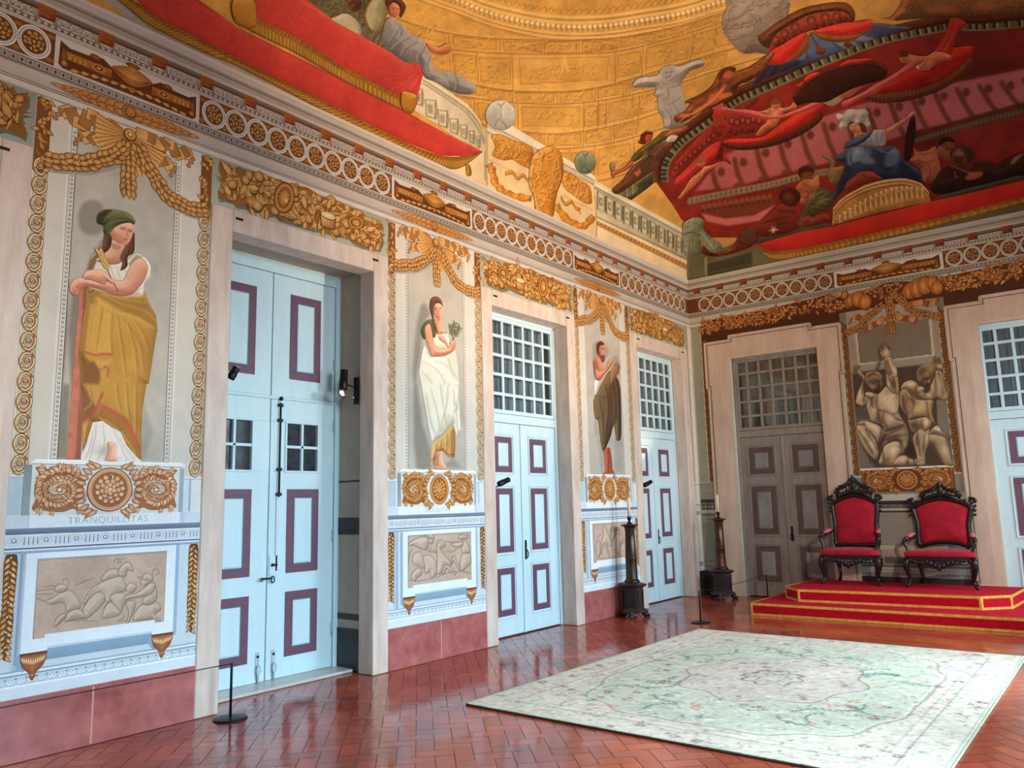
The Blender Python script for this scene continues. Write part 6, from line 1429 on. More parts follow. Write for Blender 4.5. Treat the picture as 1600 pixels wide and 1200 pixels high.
relief(1,625,820,6.8,[
 ((90,205),(130,170),(190,140),(260,128),(312,160),(300,215),(272,272),(200,248),(150,222),(110,225)),
 ((290,245),(350,278),(400,268),(412,292),(350,294),(285,272)),
 ((130,380),(150,310),(212,288),(250,350),(272,420),(262,465),(200,442),(150,422)),
 ((118,560),(140,500),(190,462),(232,482),(222,540),(182,562),(160,602)),
 ((245,345),(300,322),(352,350),(388,412),(392,520),(330,570),(320,500),(270,520),(262,440)),
 ((390,262),(402,180),(440,163),(482,205),(470,242),(432,250),(460,302),(522,372),(542,432),(490,432),(450,500),(395,520),(396,350)),
 ((450,512),(470,440),(512,430),(562,480),(597,512),(580,532),(530,492),(492,466),(475,512)),
 ((555,362),(575,335),(612,402),(642,472),(626,482),(590,412),(566,392),(550,432)),
 ((672,300),(640,400),(650,492),(690,470),(755,400),(742,300)),
 ((670,162),(722,202),(742,292),(672,302),(650,240)),
 ((540,202),(600,242),(660,230),(672,180),(640,188)),
 ((300,150),(310,192),(340,202),(357,160)),((268,112),(300,95),(350,95),(362,152),(320,150),(300,130)),
 ((620,125),(660,104),(702,125),(724,108),(722,142),(640,152))],
 [((140,215),(270,272)),((480,180),(640,186)),((130,250),(100,330),(92,420)),((390,560),(480,520),(600,500),(740,520)),((100,590),(180,600),(320,575)),((410,195),(440,190)),((455,205),(470,215)),((500,280),(560,290),(600,250)),((640,480),(700,500),(755,520))],
 'grisaille relief of rider and rearing horse, below DOCILITAS')
relief(2,910,790,7.32,[
 ((240,225),(262,230),(285,290),(335,430),(318,470),(282,440),(300,520),(312,585),(295,560),(262,440),(235,470),(225,550),(215,545),(218,440),(235,340)),
 ((165,420),(185,400),(205,440),(210,540),(170,600),(160,520)),((330,250),(370,230),(390,260),(380,330),(340,420),(325,330)),((390,330),(450,345),(470,400),(440,440),(430,540),(410,560),(400,440))],
 [((180,360),(215,330)),((400,540),(440,580)),((170,610),(300,600),(460,575)),((430,450),(470,430))],'grisaille relief of standing nudes behind the left candle stand',.8)
# ---- crouching giants on the far wall ---------------------------------------------
H_=A4(1080,340,2.857)
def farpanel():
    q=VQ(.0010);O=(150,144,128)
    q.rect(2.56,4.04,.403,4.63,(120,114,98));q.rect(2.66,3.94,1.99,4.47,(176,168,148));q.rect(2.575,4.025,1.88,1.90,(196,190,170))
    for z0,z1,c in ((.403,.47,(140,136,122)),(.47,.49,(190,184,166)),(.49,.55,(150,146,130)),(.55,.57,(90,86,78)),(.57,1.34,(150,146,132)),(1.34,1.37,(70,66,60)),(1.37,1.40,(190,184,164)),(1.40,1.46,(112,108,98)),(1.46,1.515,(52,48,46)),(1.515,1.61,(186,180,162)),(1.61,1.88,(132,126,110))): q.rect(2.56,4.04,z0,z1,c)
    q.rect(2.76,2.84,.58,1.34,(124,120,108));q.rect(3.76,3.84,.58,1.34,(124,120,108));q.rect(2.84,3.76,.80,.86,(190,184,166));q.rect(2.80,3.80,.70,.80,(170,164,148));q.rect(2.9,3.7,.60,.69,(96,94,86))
    L0=q.nl();L1=q.nl()
    for i in range(14):
        for j in range(4): q.rect(2.58+i*.105+j*.018,2.587+i*.105+j*.018,1.405,1.455,(60,56,52),lay=L0)
    for i in range(40): q.ell((2.58+i*.036,.52),.013,.020,(198,192,174),n=6,lay=L0)
    return q.build('wall_panel',WF,label='shadowed painted stone panel framing crouching giants behind the throne armchairs',cat='painted panel')
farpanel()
P=proj([(2.665,0,2.0),(3.935,0,2.0),(3.935,0,4.465),(2.665,0,4.465)])
GT=A4(1320,520,7.056)
T1=[('noise',50,.06,3),('noise',10,.05,4),('poly',GT((20,30),(1060,-200),(1095,330),(590,375),(80,440)),(152,138,116),1.2,1),('poly',GT((150,-60),(935,-160),(975,240),(560,300),(160,345)),(118,104,84),1.5,.9),('line',GT((120,-20),(160,345),(975,240),(940,-140)),3.2,(206,194,166),.8,.85),('line',GT((142,0),(172,332),(962,232)),1.1,(60,50,40),.6,.7),
 ('poly',GT((80,440),(590,378),(1095,325),(1150,330),(1210,1480),(150,1490),(100,820)),(70,54,40),2,.95),('poly',GT((95,830),(240,820),(300,990),(150,980),(130,1040),(210,1290),(330,1480),(160,1490),(110,1000)),(118,110,98),2.5,.85),('poly',GT((100,830),(250,830),(270,950),(140,960)),(74,66,60),3,.7),('poly',GT((1005,740),(1140,740),(1160,1150),(1110,1110),(1020,1010)),(128,116,98),1.2,.9),('line',GT((1000,720),(1015,1000)),1.4,(44,34,28),.8,.9),('poly',GT((1150,1180),(1195,1200),(1205,1440),(1190,1400)),(120,108,92),1.5,.8),('poly',GT((640,1300),(700,1150),(760,1250),(790,1380),(700,1370)),(46,34,26),3,.9),('poly',GT((900,1260),(1000,1320),(1080,1440),(890,1440)),(72,54,40),3,.9),('line',GT((355,400),(400,290),(380,180)),5,(70,58,44),2,.7),('line',GT((270,1360),(280,1450)),1.2,(48,40,34),.8,.8)]
fa=mesh_paint('figure_fresco',P,T1,PF(.0024),1.8,(160,150,132),m_fresco,label='fresco of two crouching muscular giants holding up a slab, far wall',cat='fresco')
FB=(172,144,108);FH=(226,204,168);FL=(70,52,38);LF=(-.4,-1)
GT=A4(1320,520,7.056)
def giant(name,pts,w=6,extra=(),hl=(),off=.004,base=FB,hi=FH,lo=FL,L=LF,ctr=True):
    """painted limb: rounded form, then shadow strokes (extra) and light touches (hl)"""
    p=smooth(GT(*pts),True,3);o=[('form',p,base,mixc(base,hi,.75),mixc(base,lo,.85),w,L,.8)]
    for e in extra: o+=[('line',smooth(GT(*e)),3.6,lo,2.2,.50,.5),('line',smooth(GT(*e)),1.3,mixc(lo,(20,14,10),.4),.8,.55,.4)]
    for x,y,rx,ry,a,al in hl: o.append(('blob',GT((x,y))[0],rx/7.,ry/7.,a,hi if al>0 else lo,abs(al)))
    o+=[('noise',9,.07,5)]+([cont(p,(48,34,26),1.0,.6)] if ctr else [])
    part(fa,name,p,o,base,h=1.0,off=off,place=PF)
def fingers(ls,c=(60,42,32)): return ls
giant('arm',((180,470),(220,490),(215,560),(212,640),(216,690),(250,720),(250,770),(220,810),(170,800),(120,775),(130,700),(150,640),(180,570),(195,510)),4,(((205,520),(200,600),(190,680)),((215,700),(205,760),(215,800))),((165,700,24,60,15,.7),(180,775,36,22,0,.6)),.0040)
giant('hand',((92,378),(104,358),(122,366),(134,354),(152,352),(168,370),(180,430),(222,482),(212,512),(186,490),(150,470),(100,470),(76,464),(92,446)),3,(((110,368),(106,450)),((130,362),(128,455)),((152,358),(152,458)),((100,460),(170,462))),((160,430,20,30,0,.5),),.0046)
giant('leg',((130,1035),(160,1000),(215,1008),(262,1080),(302,1130),(342,1190),(366,1290),(372,1345),(342,1402),(308,1382),(240,1312),(180,1205),(140,1115)),5,(((160,1080),(230,1190),(310,1330)),((230,1060),(290,1180),(350,1280))),((195,1100,22,60,-35,.6),(300,1230,22,70,-28,.75),(165,1030,30,22,0,.5)),.0040)
giant('leg',((132,1000),(170,975),(222,968),(302,990),(392,1032),(442,1082),(432,1132),(400,1182),(360,1212),(332,1162),(272,1092),(222,1030),(160,1022)),5,(((270,1085),(330,1160),(355,1205)),((395,1040),(400,1110),(375,1190)),((205,985),(218,1020))),((290,1030,70,26,20,.75),(350,1090,40,40,0,.5),(160,1000,22,18,0,-.3)),.0046)
giant('leg',((432,1258),(482,1215),(562,1195),(612,1220),(642,1320),(582,1390),(552,1462),(440,1466),(400,1452),(372,1425)),6,(((420,1300),(430,1400),(420,1460)),((600,1240),(630,1310),(580,1370))),((540,1310,50,70,20,.8),(470,1400,40,50,0,-.4)),.0046)
giant('leg',((555,1402),(602,1360),(662,1350),(712,1380),(762,1400),(798,1390),(792,1452),(740,1462),(560,1462)),4,(((700,1380),(690,1450)),((760,1405),(770,1450))),((630,1400,50,26,0,.7),(690,1430,24,24,0,-.4)),.0052)
giant('loincloth',((398,1040),(450,1090),(522,1075),(602,1050),(666,1003),(700,1090),(706,1172),(692,1242),(662,1292),(640,1332),(602,1212),(560,1190),(480,1222),(420,1262),(408,1240),(430,1150)),6,(((440,1130),(540,1090),(660,1040)),((430,1190),(540,1140),(690,1120)),((470,1215),(560,1170),(640,1200)),((560,1186),(610,1200),(650,1280)),((450,1110),(430,1180),(415,1240))),((640,1130,40,50,0,.35),(660,1230,24,50,0,.5),(470,1150,40,30,0,-.35)),.0058,(136,112,82),(190,164,126))
giant('torso',((220,668),(270,650),(332,670),(372,672),(432,612),(460,590),(520,655),(598,622),(602,720),(598,800),(592,870),(640,960),(666,1002),(660,1022),(602,1052),(520,1074),(450,1088),(402,1012),(302,982),(265,900),(238,820),(250,740)),7,(((360,680),(350,780),(368,850)),((370,855),(450,862),(530,898),(592,868)),((250,690),(290,730),(330,690)),((290,720),(300,800),(340,830)),((360,860),(372,930),(410,1000)),((430,880),(420,950),(470,1040)),((520,900),(560,940),(630,970)),((440,1075),(540,1050),(655,1005))),((500,770,80,80,0,.9),(460,720,60,30,-20,.7),(545,840,40,40,0,.6),(320,850,26,40,0,.6),(310,760,20,50,10,-.45),(500,950,50,50,0,.55),(370,920,26,60,15,-.5),(270,680,40,16,0,.6),(440,1040,40,30,0,-.4),(466,728,5,5,0,-.9)),.0064)
giant('arm',((455,450),(490,470),(578,475),(592,560),(598,640),(580,680),(520,662),(470,592),(458,530)),4,(((480,480),(520,560),(560,640)),((520,480),(545,540),(560,600))),((530,560,30,60,0,-.55),(480,570,22,30,0,.5),(580,580,12,50,0,.4)),.0070)
giant('arm',((444,275),(506,270),(540,340),(576,400),(580,470),(540,492),(490,472),(455,440),(440,370)),4,(((470,290),(490,380),(520,470)),((450,310),(460,400),(490,460))),((545,410,20,60,-20,.8),(500,330,18,50,-15,.5),(530,470,26,16,0,.5)),.0076)
giant('hand',((388,120),(402,92),(430,91),(452,118),(472,144),(488,152),(498,140),(515,148),(527,168),(526,202),(512,240),(506,272),(450,276),(428,280),(392,240),(384,180)),3,(((404,100),(440,180)),((430,98),(482,176)),((395,130),(420,200)),((470,150),(500,190)),((490,150),(505,180))),((455,220,24,40,0,.6),(400,180,18,60,10,-.5)),.0082)
giant('head',((220,490),(236,440),(300,424),(372,430),(406,470),(416,520),(420,590),(402,640),(352,670),(310,642),(270,602),(230,560)),5,(((265,545),(320,515),(372,540)),((300,560),(330,552)),((352,530),(380,580),(350,590)),((330,640),(370,612),(400,600)),((250,480),(320,450),(390,470))),((300,590,34,22,30,.55),(320,500,50,20,-10,.3),(365,450,30,14,30,.8),(400,475,10,16,0,.8),(360,640,50,26,-15,-.7),(320,550,16,8,0,-.6),(370,540,12,8,0,-.6)),.0088,(128,98,70),(196,160,118),(48,34,26))
# second giant
giant('leg',((930,1125),(1012,1125),(1112,1160),(1162,1250),(1192,1400),(1202,1462),(1120,1462),(1060,1402),(1000,1302),(918,1222)),6,(((930,1200),(1000,1280),(1080,1400)),((1120,1180),(1160,1300),(1185,1420))),((1110,1300,50,100,-25,.5),(960,1240,40,60,-30,-.6)),.0040,(150,124,90))
giant('loincloth',((958,1062),(1022,1020),(1072,1080),(1112,1110),(1146,1170),(1152,1212),(1110,1152),(1000,1122),(928,1120)),3,(((960,1080),(1060,1085)),((945,1105),(1080,1110),(1140,1180))),((1030,1070,50,20,20,.7),),.0046,(184,162,130))
giant('leg',((780,1100),(830,1060),(902,1070),(932,1060),(930,1200),(902,1280),(886,1340),(888,1442),(870,1462),(800,1462),(795,1402),(790,1332),(760,1232),(748,1160)),5,(((800,1090),(810,1200),(830,1350)),((900,1080),(880,1180),(860,1300)),((810,1420),(850,1410),(880,1425))),((900,1150,22,80,5,.65),(850,1420,30,24,0,.5),(790,1180,24,70,0,-.55)),.0050)
giant('leg',((690,930),(722,960),(862,930),(922,935),(962,980),(950,1032),(902,1082),(862,1082),(830,1062),(770,1100),(720,1060)),4,(((850,960),(850,1020),(880,1060)),((920,950),(940,1000),(910,1060))),((900,990,40,44,0,.75),(770,1020,60,60,0,-.85)),.0056)
giant('torso',((615,640),(682,620),(742,700),(832,740),(972,745),(960,850),(976,930),(1002,1000),(1012,1022),(942,962),(862,925),(722,962),(690,922),(640,862),(604,780)),7,(((740,720),(760,800),(740,880)),((900,760),(910,850),(930,930)),((640,700),(650,800),(690,900)),((720,960),(800,930),(890,926))),((840,830,70,70,0,.65),(780,860,50,40,0,.4),(940,820,20,70,0,.3),(660,760,36,90,0,-.35),(740,740,60,22,30,-.5)),.0056,(158,126,86),(214,182,132))
giant('arm',((1000,420),(1072,430),(1112,530),(1152,612),(1156,652),(1136,736),(1080,742),(1010,702),(1004,600)),4,(((1030,440),(1060,560),(1090,700)),((1090,520),(1130,640))),((1050,560,24,90,-10,.55),(1100,700,26,26,0,.4)),.0056,(160,128,90))
giant('hand',((960,312),(988,255),(1012,268),(1032,264),(1060,302),(1082,362),(1092,402),(1060,422),(1000,412),(968,362)),3,(((990,262),(1000,340)),((1014,270),(1024,345)),((1036,270),(1050,340)),((1000,390),(1060,400))),((1050,370,24,26,0,.6),(985,310,16,40,0,-.4)),.0062,(150,118,84))
giant('head',((798,402),(860,350),(932,335),(992,362),(1002,422),(982,482),(942,562),(902,592),(850,582),(810,542),(788,472)),5,(((870,500),(910,510),(940,490)),((918,505),(930,555),(912,560)),((880,470),(960,450)),((890,575),(925,572))),((905,455,44,20,-10,.65),(950,400,30,22,0,.5),(930,530,10,22,0,.8),(850,420,50,50,0,-.5),(880,510,30,14,0,-.6),(850,550,30,26,0,-.6)),.0062,(132,100,68),(210,176,126),(46,32,24))
giant('arm',((615,622),(640,560),(702,525),(752,525),(802,560),(822,590),(852,590),(882,620),(872,648),(920,660),(942,590),(982,500),(1000,482),(1012,600),(1012,682),(982,736),(900,736),(820,735),(750,702),(720,652),(682,622)),5,(((720,620),(770,680),(850,720)),((800,570),(780,620),(800,660)),((870,650),(900,700)),((940,600),(960,680),(990,720))),((730,570,50,30,0,.75),(840,610,34,18,0,.6),(960,640,22,60,10,.5),(780,660,60,30,25,-.45),(930,700,50,22,0,.35)),.0068,(158,126,86))
def fargold():
    a,b=2.69,3.92;q=VQ(.0034);q.rect(a-.01,b+.015,1.645,1.985,(96,54,26));q.rect(a-.02,b+.02,1.978,2.005,(214,206,186))
    root=q.build('painted_pedestal',WF,label='dark orange acanthus pedestal on far wall under crouching giants',cat='painted pedestal')
    for x in (a,b-.03):
        v=VQ(.0042);v.rectu(x,x+.045,1.66,1.975,(150,88,40),(90,48,22));v.ell((x+.022,1.96),.035,.02,(196,130,64),(120,66,30),n=10);v.build('end_scroll',WF,root)
    acanthus_box(WF,a+.03,b-.02,1.66,1.965,root,31,(166,98,42),(230,172,96),(78,38,16),.8)
fargold()
def farfestoon():
    rr=random.Random(9);w2=lambda P:[(float(x[0]),float(x[2])) for x in on_plane(P,1,0.)];K=A4(1200,300)
    def bunch(name,label,P,wd,n,seed,root=None,off=.0046,fruit=.4):
        r2=random.Random(seed);q=VQ(off);S=smooth(w2(P),False,8);q.strip(S,wd,(92,46,22));N=len(S)
        for i in range(n):
            t=r2.random()*(N-1.01);j=int(t);p=S[j]+(S[j+1]-S[j])*(t-j);p=p+np.array([r2.uniform(-.5,.5)*wd*.9,r2.uniform(-.5,.5)*wd*.9])
            cc=mixc((150,82,36),(206,134,62),r2.random())
            if r2.random()<fruit: r_=r2.uniform(.016,.034);q.ell(tuple(p),r_*1.15,r_*1.15,(70,32,14),n=9);q.ell((p[0],p[1]+.003),r_,r_,mixc(cc,GHI,.3),mixc(cc,(80,40,16),.4),n=10)
            else: q.leaf(tuple(p),r2.uniform(.06,.10),r2.uniform(.03,.045),r2.uniform(0,6.28),cc,(66,30,12),mixc(cc,GHI,.35))
        return q.build(name,WF,root,label=label,cat='painted garland' if label else None)
    q=VQ(.0020);q.rect(.205,2.56,4.16,4.632,(74,40,20));q.rect(2.56,4.04,4.47,4.632,(84,46,22));q.rect(4.04,6.55,4.16,4.632,(74,40,20));gb=q.build('garland_ground',WF)  # dark brown painted ground behind the leaf garlands
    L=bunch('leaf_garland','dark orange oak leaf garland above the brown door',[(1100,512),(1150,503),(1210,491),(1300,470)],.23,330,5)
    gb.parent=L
    bunch('leaf_garland','dark orange oak leaf garland above the right white door',[(1470,446),(1530,434),(1600,419),(1680,403)],.24,300,6)
    F_=bunch('fruit_festoon','orange festoon with gourds and ribbons above crouching giants',K((380,730),(470,690),(560,670),(700,630),(760,610),(900,600),(1010,570),(1150,590)),.22,150,7,off=.0060,fruit=.6)
    for gi,(x,y,r_) in enumerate(((520,680,30),(565,672,36),(610,690,34),(480,645,20),(890,625,34),(940,605,40),(985,590,38),(1030,570,28),(1060,600,30))):
        c=w2(K((x,y)))[0];s=r_/4*.0115;q=VQ(.0100+.0004*gi);q.ell(c,s*1.1,s*1.35,(84,40,16),n=16);q.ell((c[0]-s*.1,c[1]+s*.1),s,s*1.25,(220,150,76),(150,84,36),n=16)
        for e in (-.5,0,.5): q.strip([(c[0]+e*s,c[1]+s*1.1),(c[0]+e*s*1.5,c[1]),(c[0]+e*s,c[1]-s*1.1)],.006,(120,62,26))
        q.build('gourd',WF,F_)
    for P,wd in ((K((470,890),(560,850),(620,790),(700,720)),.085),(K((1095,785),(1000,770),(920,750),(860,700),(790,640)),.085),(K((750,640),(765,740),(770,855)),.10)):
        q=VQ(.0085);garland_path(q,w2(P),wd,rr,.5,.06,(176,106,46),(70,32,12));q.build('swag',WF,F_)
    for P in (K((530,800),(560,780),(600,800),(640,760)),K((630,850),(660,830),(690,820),(720,790)),K((1040,690),(1000,700),(960,690),(900,700)),K((910,800),(870,790),(830,790),(800,760))):
        q=VQ(.0080);ribbon(q,w2(P),.08,(184,112,52),(84,40,16));q.build('ribbon',WF,F_)
    q=VQ(.0150);m=w2(K((758,612)))[0];q.ell(m,.06,.06,(84,40,16),n=16);q.ell(m,.05,.05,(206,140,70),(140,80,34),n=16);q.ell(m,.025,.025,(84,40,16),n=12);q.build('boss',WF,F_)
farfestoon()
# ================================================================ vault frescoes
K8=A4(800,0);K4=A4(400,0);KC=A4(940,0,2.424);KB=A4(600,150,3.019);KL=A4(180,0,2.667);KM=A4(640,0,2.857)
_vk=[0]
def vp(name,outline,ops,base,h=2.,off=.006,parent=None,**kw):
    _vk[0]=(_vk[0]+1)%60;off+=.00008*_vk[0]
    return mesh_paint(name,outline,ops,PC(off),h,base,m_vault,parent,**kw)
_zl=lambda P:proj([p for p in P])
LC=proj([(0,-10.9,5.5),(0,-10,5.5),(0,-9,5.5),(0,-8,5.5),(0,-7,5.5),(0,-6,5.5),(0,-5,5.5),(0,-4,5.5),(0,-3,5.5),(0,-2,5.5),(0,-1,5.5),(0.,0,5.5)])
RC=proj([(1,0,5.5),(2,0,5.5),(3,0,5.5),(4,0,5.5),(5,0,5.5),(6.2,0,5.5)])
# ---- gold coffered dome ground
def coffers():
    rr=random.Random(17);O=[tuple(p) for p in LC]+[tuple(p) for p in RC]+[(1690,-110),(20,-110)]
    HI=(246,206,126);DK=(148,96,36);o=[('grad',(700,250),(1500,60),(222,166,80),(196,144,74),1.),('blob',(860,190),330,170,10,(236,184,98),.5),('noise',120,.10,3),('noise',26,.09,5),('noise',7,.06,9)]  # gradient and wide blob put the lamp-lit bright centre into the gold
    f=lambda P:smooth(P,False,6)
    R0=f([(560,-60),(640,-25),(715,2),(755,18),(797,30),(850,40),(902,43),(955,40),(1007,32),(1060,23),(1105,10),(1160,-8),(1300,-60)])
    def offy(P,d): return [(x,y+d) for x,y in P]
    for d,w,c in ((-16,5,HI),(-12,1.6,DK),(-8,4,HI),(10,3,HI),(13,1.4,DK),(16,3.4,HI),(19.5,1.4,DK)): o.append(('line',offy(R0,d),w,c,1.,.8))
    o.append(('line',offy(R0,1),9,(150,100,42),1.,.6))
    seg=np.concatenate([[0],np.cumsum(np.hypot(*np.diff(R0,axis=0).T))])
    for s in np.arange(2,seg[-1],8.2):
        x=np.interp(s,seg,R0[:,0]);y=np.interp(s,seg,R0[:,1]);o+=[('disc',(x,y-1.5),3.0,3.0,0,(250,228,176),.6,.95),('disc',(x+1,y+4.),2.6,2.2,0,(232,190,118),.6,.8)]
    for s in np.arange(0,seg[-1],11):
        x=np.interp(s,seg,R0[:,0]);y=np.interp(s,seg,R0[:,1])-27;o+=[('line',[(x-4,y+2),(x,y-3),(x+4,y+1),(x+2,y+4)],1.6,DK,.9,.6),('line',[(x-3,y+3),(x+1,y-1)],1.2,HI,.8,.6)]
    Rs=[f([(500,-20),(560,0),(640,36),(700,52),(770,60),(840,62),(905,62),(980,57),(1060,40),(1140,15),(1200,-8),(1300,-50)]),
        f([(560,30),(640,62),(700,76),(760,82),(812,84),(880,84),(962,80),(1030,64),(1110,40),(1180,14),(1280,-20)]),
        f([(600,80),(660,108),(720,127),(762,137),(815,143),(885,143),(937,136),(990,122),(1087,92),(1150,74),(1260,40)]),
        f([(640,125),(700,146),(760,156),(819,161),(880,162),(950,155),(1010,142),(1060,130),(1120,110),(1220,80)]),
        f([(660,165),(720,185),(780,200),(830,207),(870,209),(925,203),(985,190),(1040,172),(1100,150)]),
        f([(740,212),(800,226),(850,232),(900,231),(960,222),(1020,205),(1080,185)]),
        f([(860,285),(920,285),(980,270),(1040,240)])]
    for k,R in enumerate(Rs):
        o+=[('line',R,2.4 if k!=2 else 3.4,DK,1.,.75),('line',offy(R,-2.4),1.8,HI,.9,.65),('line',offy(R,2.6),1.4,HI,.9,.45)]
    div=[[600,700,780,850,905,965,1030,1085,1130],[560,640,706,745,800,962,1005,1083,1120,1160],[690,760,800,870,930,985,1030,1090,1140],[650,740,808,912,935,948,990,1000,1040],[740,790,850,912,960,1000],[830,890,930,990,1020]]
    yat=lambda R,x:np.interp(x,R[:,0],R[:,1])
    for k in range(6):
        D_=div[k]
        for i in range(len(D_)-1):
            x0,x1=D_[i],D_[i+1];sl=.12*(x0-880)/300*-20
            Pq=[(x0,yat(Rs[k],x0)),(x1,yat(Rs[k],x1)),(x1-(880-x1)*-.02,yat(Rs[k+1],x1)),(x0-(880-x0)*-.02,yat(Rs[k+1],x0))]
            c=np.mean(Pq,0);Pi=[(c[0]+(x-c[0])*.86,c[1]+(y-c[1])*.70) for x,y in Pq]
            o+=[('line',[Pq[0],Pq[3]],1.8,DK,.9,.6),('line',[(Pq[0][0]+2,Pq[0][1]),(Pq[3][0]+2,Pq[3][1])],1.4,HI,.9,.5),('poly',Pi,(206,150,66),1.2,.35),('line',Pi+Pi[:1],1.4,DK,.8,.6),('line',[(x+1.4,y+1.4) for x,y in Pi[1:4]],1.1,HI,.8,.55)]
            w,h=(x1-x0)*.33,abs(Pq[3][1]-Pq[0][1])*.24
            for j in range(int(6+w*h/16)):
                x,y=c[0]+rr.uniform(-1,1)*w,c[1]+rr.uniform(-1,1)*h;a=rr.uniform(0,6.28);l=rr.uniform(3,8)
                P=[(x,y),(x+l*.5*math.cos(a),y+l*.4*math.sin(a)),(x+l*math.cos(a+.9),y+l*.8*math.sin(a+.9))]
                o+=[('line',P,1.5,DK,.8,.6),('line',[(p[0]-1,p[1]-1.2) for p in P],1.3,HI,.8,.6)]
    # lozenge and key band, cloud relief
    o+=[('line',KM((490,212),(640,185),(800,180),(930,212),(800,232),(620,238),(490,212)),1.4,DK,.8,.7),('blob',KM((560,275))[0],26,9,8,HI,.5),('blob',KM((830,265))[0],20,8,-8,HI,.5),('line',KM((680,320),(690,250),(705,318)),2.4,HI,.8,.7)]
    for i in range(10):
        x,y=KM((550+i*38,208+abs(i-4.5)*.6))[0];o.append(('line',[(x,y+3),(x,y-3),(x+5,y-3),(x+5,y+1),(x+2.5,y+1)],1.1,DK,.7,.6))
    return vp('coffered_fresco',O,o,(216,160,76),2.,.004,label='golden coffered dome painting with dentil ring, centre of the ceiling',cat='ceiling painting')
coffers()
# ---- attic strip over the left cornice
O=[tuple(p) for p in LC[1:]]+[(1071,371),(930,288),(768,196),(757,200),(746,240),(690,246),(560,190),(400,118),(250,42),(185,0),(120,-30)]
vp('attic_strip',O,[('grad',(150,20),(800,260),(176,168,156),(238,214,172)),('poly',[(758,262),(930,350),(930,380),(758,300)],(226,200,156),3,.3),('line',[(757,200),(757,282)],1.6,(120,108,88),.8,.8),('line',[(759.5,200),(759.5,283)],1.4,(250,238,206),.8,.7),('line',[(930,288),(931,372)],1.6,(140,112,74),.8,.8),('line',[(933,300),(934,374)],1.4,(248,226,184),.8,.6),('grad',(930,330),(1075,410),(238,214,172),(206,178,140),.0),('noise',40,.06,3),('line',[(x,y+16) for x,y in ((760,205),(850,252),(930,294))],1.4,(140,120,90),.8,.5)],(230,206,166),2.,.006,label='pale painted attic strip above the left cornice',cat='ceiling painting')
# ---- red drapery over the painted balcony, left
RED=(208,66,58);RDK=(150,34,34);RHI=(236,108,92);GF=(176,124,44);GFD=(104,66,20);GFH=(232,188,98)
def fringe(parent,name,top,bot,off,n,h=1.8):
    T=smooth(top,False,6);Bt=smooth(bot,False,6);O=[tuple(p) for p in T]+[tuple(p) for p in Bt[::-1]];o=[('noise',20,.1,4)];rr=random.Random(n)
    m=max(len(T),len(Bt));ti=lambda P,s:np.array([np.interp(s,np.linspace(0,1,len(P)),P[:,0]),np.interp(s,np.linspace(0,1,len(P)),P[:,1])])
    for i in range(n):
        s=(i+.5)/n;a,b=ti(T,s),ti(Bt,s);v=b-a
        o+=[('line',[a+v*.32,b-v*.04],1.3,GFD if i%2 else GFH,.7,.5+.3*rr.random())]
        if i%2==0: o+=[('line',[a+v*.08,a+v*.26+(ti(T,min(1,s+.5/n))-a),a+v*.08+(ti(T,min(1,s+1/n))-a)],1.1,(90,52,18),.6,.75)]
    o+=[('line',[ti(T,s)*.7+ti(Bt,s)*.3 for s in np.linspace(0,1,40)],1.2,(110,70,22),.7,.7),('line',[ti(T,s)*.03+ti(Bt,s)*.97 for s in np.linspace(0,1,40)],2.,(80,48,16),1.,.8),('line',[ti(T,s)*.98+ti(Bt,s)*.02 for s in np.linspace(0,1,40)],1.,(120,74,24),.7,.7)]
    return vp(name,O,o,GF,h,off,parent)
up=K4((-60,-60),(270,-40),(330,10),(470,122),(640,216),(840,332),(945,402),(965,392),(1000,390),(1030,425),(1037,470),(1005,602),(940,582),(890,602),(600,452),(450,367),(250,242),(0,117),(-40,60))
dr=vp('painted_drapery',up,[('form',up,RED,(218,84,72),(186,54,48),10,(.4,-1)),('noise',30,.07,3),('noise',6,.05,4)]+folds([K4((1000,440),(900,470),(780,450),(660,420)),K4((1000,450),(940,520),(850,560)),K4((1005,460),(960,480),(820,500)),K4((1015,480),(990,540),(960,580)),K4((985,400),(975,430),(1010,450))],(160,36,36),(238,112,96),2.2)+[('blob',K4((960,520))[0],16,9,-30,(236,100,84),.5),('line',K4((250,-10),(470,122),(840,332),(945,402)),2.2,(226,116,100),1.2,.5)],RED,2.,.012,label='coral red drapery with gold fringes over painted balcony, upper left',cat='painted drapery')
lo=KL((60,-30),(330,-10),(400,40),(500,112),(620,172),(800,262),(980,350),(1180,450),(1260,495),(1400,570),(1522,630),(1450,652),(1350,650),(1200,592),(1000,492),(800,392),(550,272),(400,192),(200,92),(110,30))
vp('lower_tier',lo,[('form',lo,(206,66,58),(216,82,72),(180,50,46),6,(.5,-1)),('noise',26,.08,5),('noise',6,.05,6),('line',KL((330,0),(620,172),(980,350),(1260,495)),3,(150,34,32),2,.6)],(204,62,56),2.,.010,dr)
fringe(dr,'gold_fringe',K4((-90,70),(0,116),(250,241),(450,366),(600,451),(890,601)),K4((-90,170),(0,220),(250,342),(450,456),(600,541),(890,683)),.015,120)
fringe(dr,'gold_fringe',KL((20,-30),(110,30),(200,92),(400,192),(550,272),(800,392),(1000,492),(1200,592),(1350,650),(1450,652),(1524,630)),KL((-20,-20),(60,48),(130,105),(250,168),(400,238),(520,288),(800,432),(1000,537),(1200,632),(1350,694),(1432,702),(1526,634)),.014,190)
